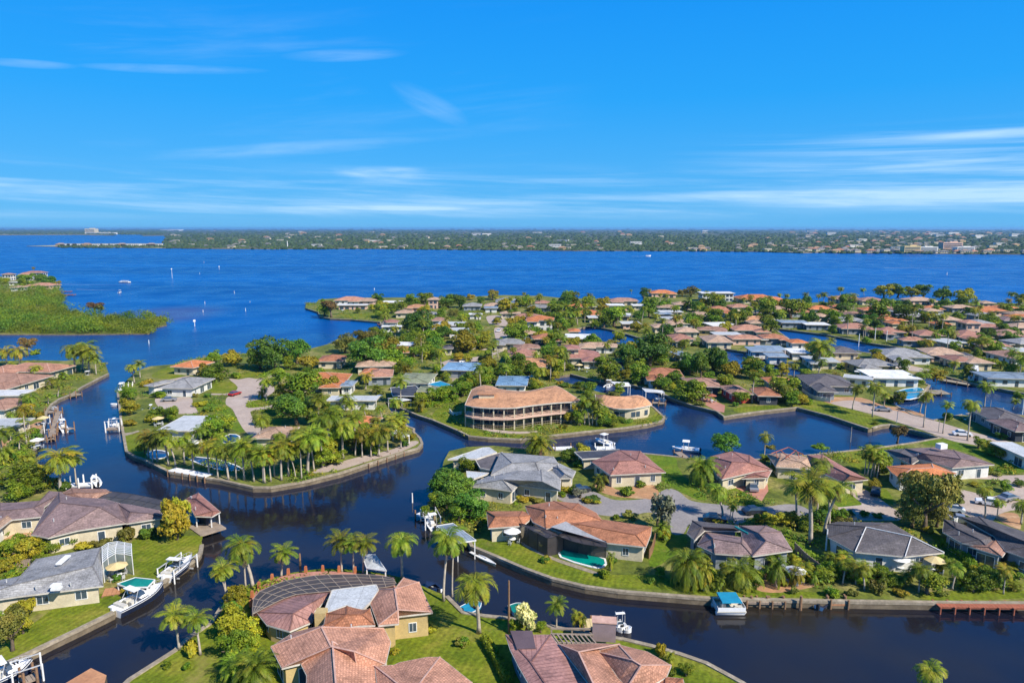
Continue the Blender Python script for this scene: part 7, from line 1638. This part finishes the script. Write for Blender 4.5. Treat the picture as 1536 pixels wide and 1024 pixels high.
for q in [('silver car', 'B5', 720, 400, 80, 'cargrey'), ('dark car', 'B6', 330, 430, 60, 'cardark'), ('white car', 'B6', 1050, 500, 150, 'carwhite'), ('red car', 'C6', 980, 300, 70, 'carred'), ('silver car', 'C6', 420, 350, 10, 'cargrey'), ('white car', 'C8', 850, 350, 80, 'carwhite'), ('dark car', 'C8', 830, 285, 20, 'cardark'),
          ('silver car', 'A8', 700, 480, -14, 'cargrey'), ('white car', 'A8', 1150, 620, -16, 'carwhite'), ('white car', 'C8', 620, 560, 5, 'carwhite')]: c_ = car(*q); CARS2.append((c_, c_.location.copy()))
pool('small bright blue pool at the left edge below the palms', 'A5', '25,862 90,848 185,848 180,862 60,878', 'poolblue')
pool('dark blue pool inside the cage behind the peninsula palms', 'C6', '860,680 940,635 1010,650 1000,690 900,710', 'pooldark')
pool('wide pale blue pool deck basin beside the white hall by the basin', 'C4', '660,400 800,372 850,395 800,440 700,450', 'poolblue')
pool('dark pool among the peninsula palms near the dock', 'C6', '240,800 300,770 400,790 380,830 280,840', 'pooldark')
pool('long caged pool behind the peninsula palm row', 'C6', '580,830 700,835 860,860 1040,930 900,940 700,890', 'pooldark')

# ------------------------------------------------------------------ far shore: woods and low buildings
def ico():
    t = (1 + 5 ** .5) / 2; v = np.array([(-1, t, 0), (1, t, 0), (-1, -t, 0), (1, -t, 0), (0, -1, t), (0, 1, t), (0, -1, -t), (0, 1, -t), (t, 0, -1), (t, 0, 1), (-t, 0, -1), (-t, 0, 1)], float); v /= np.linalg.norm(v[0])
    f = np.array([(0, 11, 5), (0, 5, 1), (0, 1, 7), (0, 7, 10), (0, 10, 11), (1, 5, 9), (5, 11, 4), (11, 10, 2), (10, 7, 6), (7, 1, 8), (3, 9, 4), (3, 4, 2), (3, 2, 6), (3, 6, 8), (3, 8, 9), (4, 9, 5), (2, 4, 11), (6, 2, 10), (8, 6, 7), (9, 8, 1)]); return v, f
IV, IF = ico()
def woods(name, label, P_, Rr, Hh, mat):
    n = len(P_); V = IV[None] * np.stack([Rr, Rr, Hh], 1)[:, None, :] * NR.uniform(.8, 1.2, (n, 12, 3)) + P_[:, None, :]
    Fc = (IF[None] + (np.arange(n) * 12)[:, None, None]).reshape(-1, 3); T = V.reshape(-1, 3)[Fc]
    o = bpy.data.objects.new(name, quads_mesh(name, T, mat, 3)); COL.objects.link(o); tag(o, label, 'woodland', kind='stuff'); return o
fm = bpy.data.materials.new('far tree canopy'); fm = pmat('far tree canopy', (0.018, 0.040, 0.020), (0.04, 0.07, 0.025), 0.012, 0.95, c3=(0.07, 0.095, 0.04), fine=0.3, bscale=.05)
def shore_y(x):
    X = [-400, 248, 400, 560, 760, 960, 1140, 1200, 1400, 1536, 1900]; Y = [352.3, 372, 373.6, 373, 375, 376, 377.3, 379, 380.3, 381, 383]
    return np.interp(x, X, Y)
pts = []
while len(pts) < 12000:
    x = NR.uniform(-150, 1700); ys = shore_y(x) if x > 246 else 352
    y = 343.6 + (ys - 343.6) * NR.uniform(0, 1) ** .8
    p = P(x, y, 1.5)
    pts.append((p.x, p.y, 1.5, depth(p)))
A = np.array(pts); sz = A[:, 3] / F * NR.uniform(1.6, 4.6, len(A)); sz = np.maximum(sz, 4.5)
woods('far_woodland', 'dark blue green woodland covering the far shore to the horizon', A[:, :3], sz, np.minimum(sz * .75, 6.5 + A[:, 3] * .0006 + NR.uniform(0, 4, len(A))), fm)
sp = np.array([list(P(x, y, 1.2)) for x, y in zip(NR.uniform(88, 250, 260), NR.uniform(368.6, 371.5, 260))]); woods('spit_trees', 'row of low trees on the far sandy spit', sp, NR.uniform(4, 9, 260), NR.uniform(3, 7, 260), fm)
def far_house(w, d, h, wall, roof, hip):
    m = MB(); m.box((0, 0, h / 2), (w, d, h), 0, 0)
    a = [(-w / 2 - 1, -d / 2 - 1, h), (w / 2 + 1, -d / 2 - 1, h), (w / 2 + 1, d / 2 + 1, h), (-w / 2 - 1, d / 2 + 1, h)]
    if hip:
        r0, r1 = (-(w - d) / 2 - .1, 0, h + hip), ((w - d) / 2 + .1, 0, h + hip)
        for f in ([a[0], a[1], r1, r0], [a[1], a[2], r1], [a[2], a[3], r0, r1], [a[3], a[0], r0]): m.face(f, 1)
    else: m.box((0, 0, h + .3), (w + 1, d + 1, .7), 0, 1)
    for i in range(int(w / 5)): m.box((-w / 2 + 2.5 + i * 5, -d / 2 - .05, h * .55), (2.4, .2, h * .35), 0, 2)
    return m.data('far building', [MT[wall], MT[roof], MT['glass']])
FP = [(far_house(26, 14, 5, 'cream', 'metal_pale', 0), 'pale flat roofed building on the far shore'), (far_house(22, 14, 4, 'cream', 'shingle_grey', 3), 'grey hip roofed house on the far shore'), (far_house(22, 14, 4, 'cream', 'tile_salmon', 3), 'salmon roofed house on the far shore'),
      (far_house(40, 18, 8, 'white', 'metal_pale', 0), 'long pale low building inland of the far shore'), (far_house(24, 14, 5, 'yellow', 'tile_tan', 3), 'tan roofed house on the far shore')]
for i in range(300):
    x = NR.uniform(250, 1536); t = NR.uniform(0, 1) ** 1.7
    if i > 150: x = NR.normal(1340, 90)
    if x > 1600: continue
    ys = shore_y(x); y = ys - .7 - (ys - 347) * t; p = P(x, y, 1.5); k = int(NR.choice([0, 0, 1, 1, 2, 3, 4])); s = min(max(.75, depth(p) / 3000), 2.4)
    if k == 3 and t < .1: k = 1
    o = bpy.data.objects.new('far_building', FP[k][0]); COL.objects.link(o); o.location = p; o.scale = (s * NR.uniform(.8, 1.3), s, min(s, 1.8) * NR.uniform(1.0, 1.6)); o.rotation_euler.z = NR.uniform(-.4, .4)
    tag(o, FP[k][1], 'building', 'buildings of the far shore')
FW = far_house(26, 14, 6, 'white', 'metal_white', 0)
for i, x in enumerate([92, 100, 110, 118, 131, 148, 160, 172, 184, 190, 204, 222, 228, 236]):
    o = bpy.data.objects.new('far_building', FW if i % 4 else FP[4][0]); COL.objects.link(o); p = P(x, 369.6, 1.2); o.location = p; o.scale = (1.1, 1.0, 1.3); tag(o, 'small building on the far sandy spit', 'building', 'buildings of the sandy spit')
def block(label, x, y, w, d, h, mat, name='far_tower'):
    p = P(x, y, 1.5); root = empty(name, p, 0, label, 'building'); m = MB(); m.box((0, 0, h / 2), (w, d, h)); m.box((w * .1, 0, h * 1.06), (w * .4, d * .5, h * .12)); m.build('wall', MT[mat], root)
    q = MB()
    for i in range(4): q.box((0, -d / 2 - .3, h * (i + .5) / 4.4), (w * .9, .8, h * .09))
    q.build('window', MT['glass'], root)
block('large pale block on the thin far spit at the left', 138, 351.3, 90, 60, 50, 'cream'); block('low white hall beside the pale block', 152, 351.5, 260, 60, 16, 'white'); block('yellow waterfront building on the far right shore', 1365, 379, 36, 18, 15, 'canvas_tan'); block('white waterfront building beside the yellow one', 1388, 378, 45, 20, 12, 'white')
block('long pale hall on the far horizon', 258, 346.2, 420, 200, 26, 'white'); block('white waterfront block below the far right road', 1445, 378, 40, 18, 12, 'white'); block('orange tinted hotel on the far right shore', 1425, 374, 50, 22, 18, 'pink')  # the long slab is no building: added to look like thin bright haze
sb = [tuple(P(x, y, 0)[:2]) for x, y in [(-200, 353), (0, 352.6), (100, 352.4), (172, 353.6), (120, 351.4), (0, 351.6), (-200, 351.8)]]
land('far_spit', [sb], 2.4, MT['concrete'])

# ------------------------------------------------------------------ haze
hz = bpy.data.meshes.new('haze'); m = MB(); m.box((0, 14750, 34.5), (60400, 30900, 79)); hz = m
hm = bpy.data.materials.new('haze'); hm.use_nodes = True; t = hm.node_tree; t.nodes.clear(); pv = t.nodes.new('ShaderNodeVolumePrincipled'); pv.inputs['Color'].default_value = (0.30, 0.62, 1.0, 1); pv.inputs['Density'].default_value = 0.000045; pv.inputs['Anisotropy'].default_value = 0.2
ou = t.nodes.new('ShaderNodeOutputMaterial'); t.links.new(pv.outputs[0], ou.inputs['Volume'])
if HAZE: tag(m.build('haze', hm), kind='stuff')

# ------------------------------------------------------------------ labels for everything planted
LM2 = [(p, ph) for p, ph in LM if 0 < p.y]
bypix = [(proj(p), ph) for p, ph in LM2]
ADJ = {'p': ['slender palm', 'slender palm', 'yellowing palm', 'full crowned palm', 'thin crowned palm', 'yellowish palm', 'leaning palm', 'dense crowned palm', 'leaning thin palm'], 'q': ['bushy date palm', 'yellowing date palm', 'broad date palm'], 's': ['low clumping palm', 'yellowish clumping palm', 'dense clumping palm'],
       'b': ['leafy green tree', 'round green tree', 'spreading green tree', 'yellow green tree'], 'd': ['dense dark tree', 'broad dark tree', 'round dark tree'], 'o': ['olive green tree', 'spreading olive tree', 'reddish brown tree'],
       'y': ['yellow green bush', 'spreading yellow green bush'], 'f': ['cream flowering bush'], 'a': ['sparse pale tree'], 'u': ['green shrub', 'olive shrub', 'dark shrub', 'yellow green shrub']}
ORD = ['', 'second ', 'third ', 'fourth ', 'fifth ', 'sixth ', 'seventh ', 'eighth ', 'ninth ', 'tenth ']
used = {}
vis = []
def size_word(k, h, w):
    if k == 'p': return 'tall ' if h > 10.5 else ('short ' if h < 6.5 else '')
    if k in 'bdo': return 'big ' if w > 9 else ('small ' if w < 4 else '')
    return 'large ' if w > 4 and k == 'u' else ''
for k_, (r_, b_, base_) in enumerate(AUTOH): PLANTED.append(('H', r_, b_, 4, 12, base_))
for k_, (r_, b_) in enumerate(UMB): PLANTED.append(('U', r_, b_, 4, 12, 'patio umbrella and table'))
for k_, (r_, b_) in enumerate(CARS2): PLANTED.append(('C', r_, b_, 4, 12, r_['label']))
order = sorted(range(len(PLANTED)), key=lambda i: PLANTED[i][2].y)
for i in order:
    k, o, b, h, w, vi = PLANTED[i]; px_ = proj(b); base = vi if k in 'HUC' else size_word(k, h, w) + ADJ[k][vi]; cand = sorted(bypix, key=lambda q: (q[0][0] - px_[0]) ** 2 + ((q[0][1] - px_[1]) * 1.3) ** 2)[:7]; done = None
    for j in range(10):
        for (q, ph) in cand:
            dx, dy = px_[0] - q[0], px_[1] - q[1]
            rel = ('left of' if dx < 0 else 'right of') if abs(dx) > abs(dy) * 1.2 else ('in front of' if dy > 0 else 'behind')
            lab = ORD[j] + base + ' ' + rel + ' ' + ph
            if lab not in used and len(lab.split()) <= 16: done = lab; break
        if done: break
    if j > 0: done = done.replace(base, 'nearest ' + base, 1) if j == 0 else done
    used[done] = 1; o['label'] = done
    g = GROUPS.get(k)
    if g: o['group'] = g
    if len(o.children) == 1: pass
print('objects', len(S.objects), 'things', len([o for o in S.objects if not o.parent]))
seen = {}
for o in S.objects:
    if o.parent is None and 'label' in o: seen.setdefault(o['label'], []).append(o)
for l, os_ in seen.items():
    if len(os_) > 1 and 'group' not in os_[0]: print('DUP', l, len(os_))
    if not 4 <= len(l.split()) <= 16: print('LEN', l)

from collections import Counter
print(Counter(re.sub(r'\.\d+$', '', o.name) for o in S.objects if o.parent is None).most_common(14))
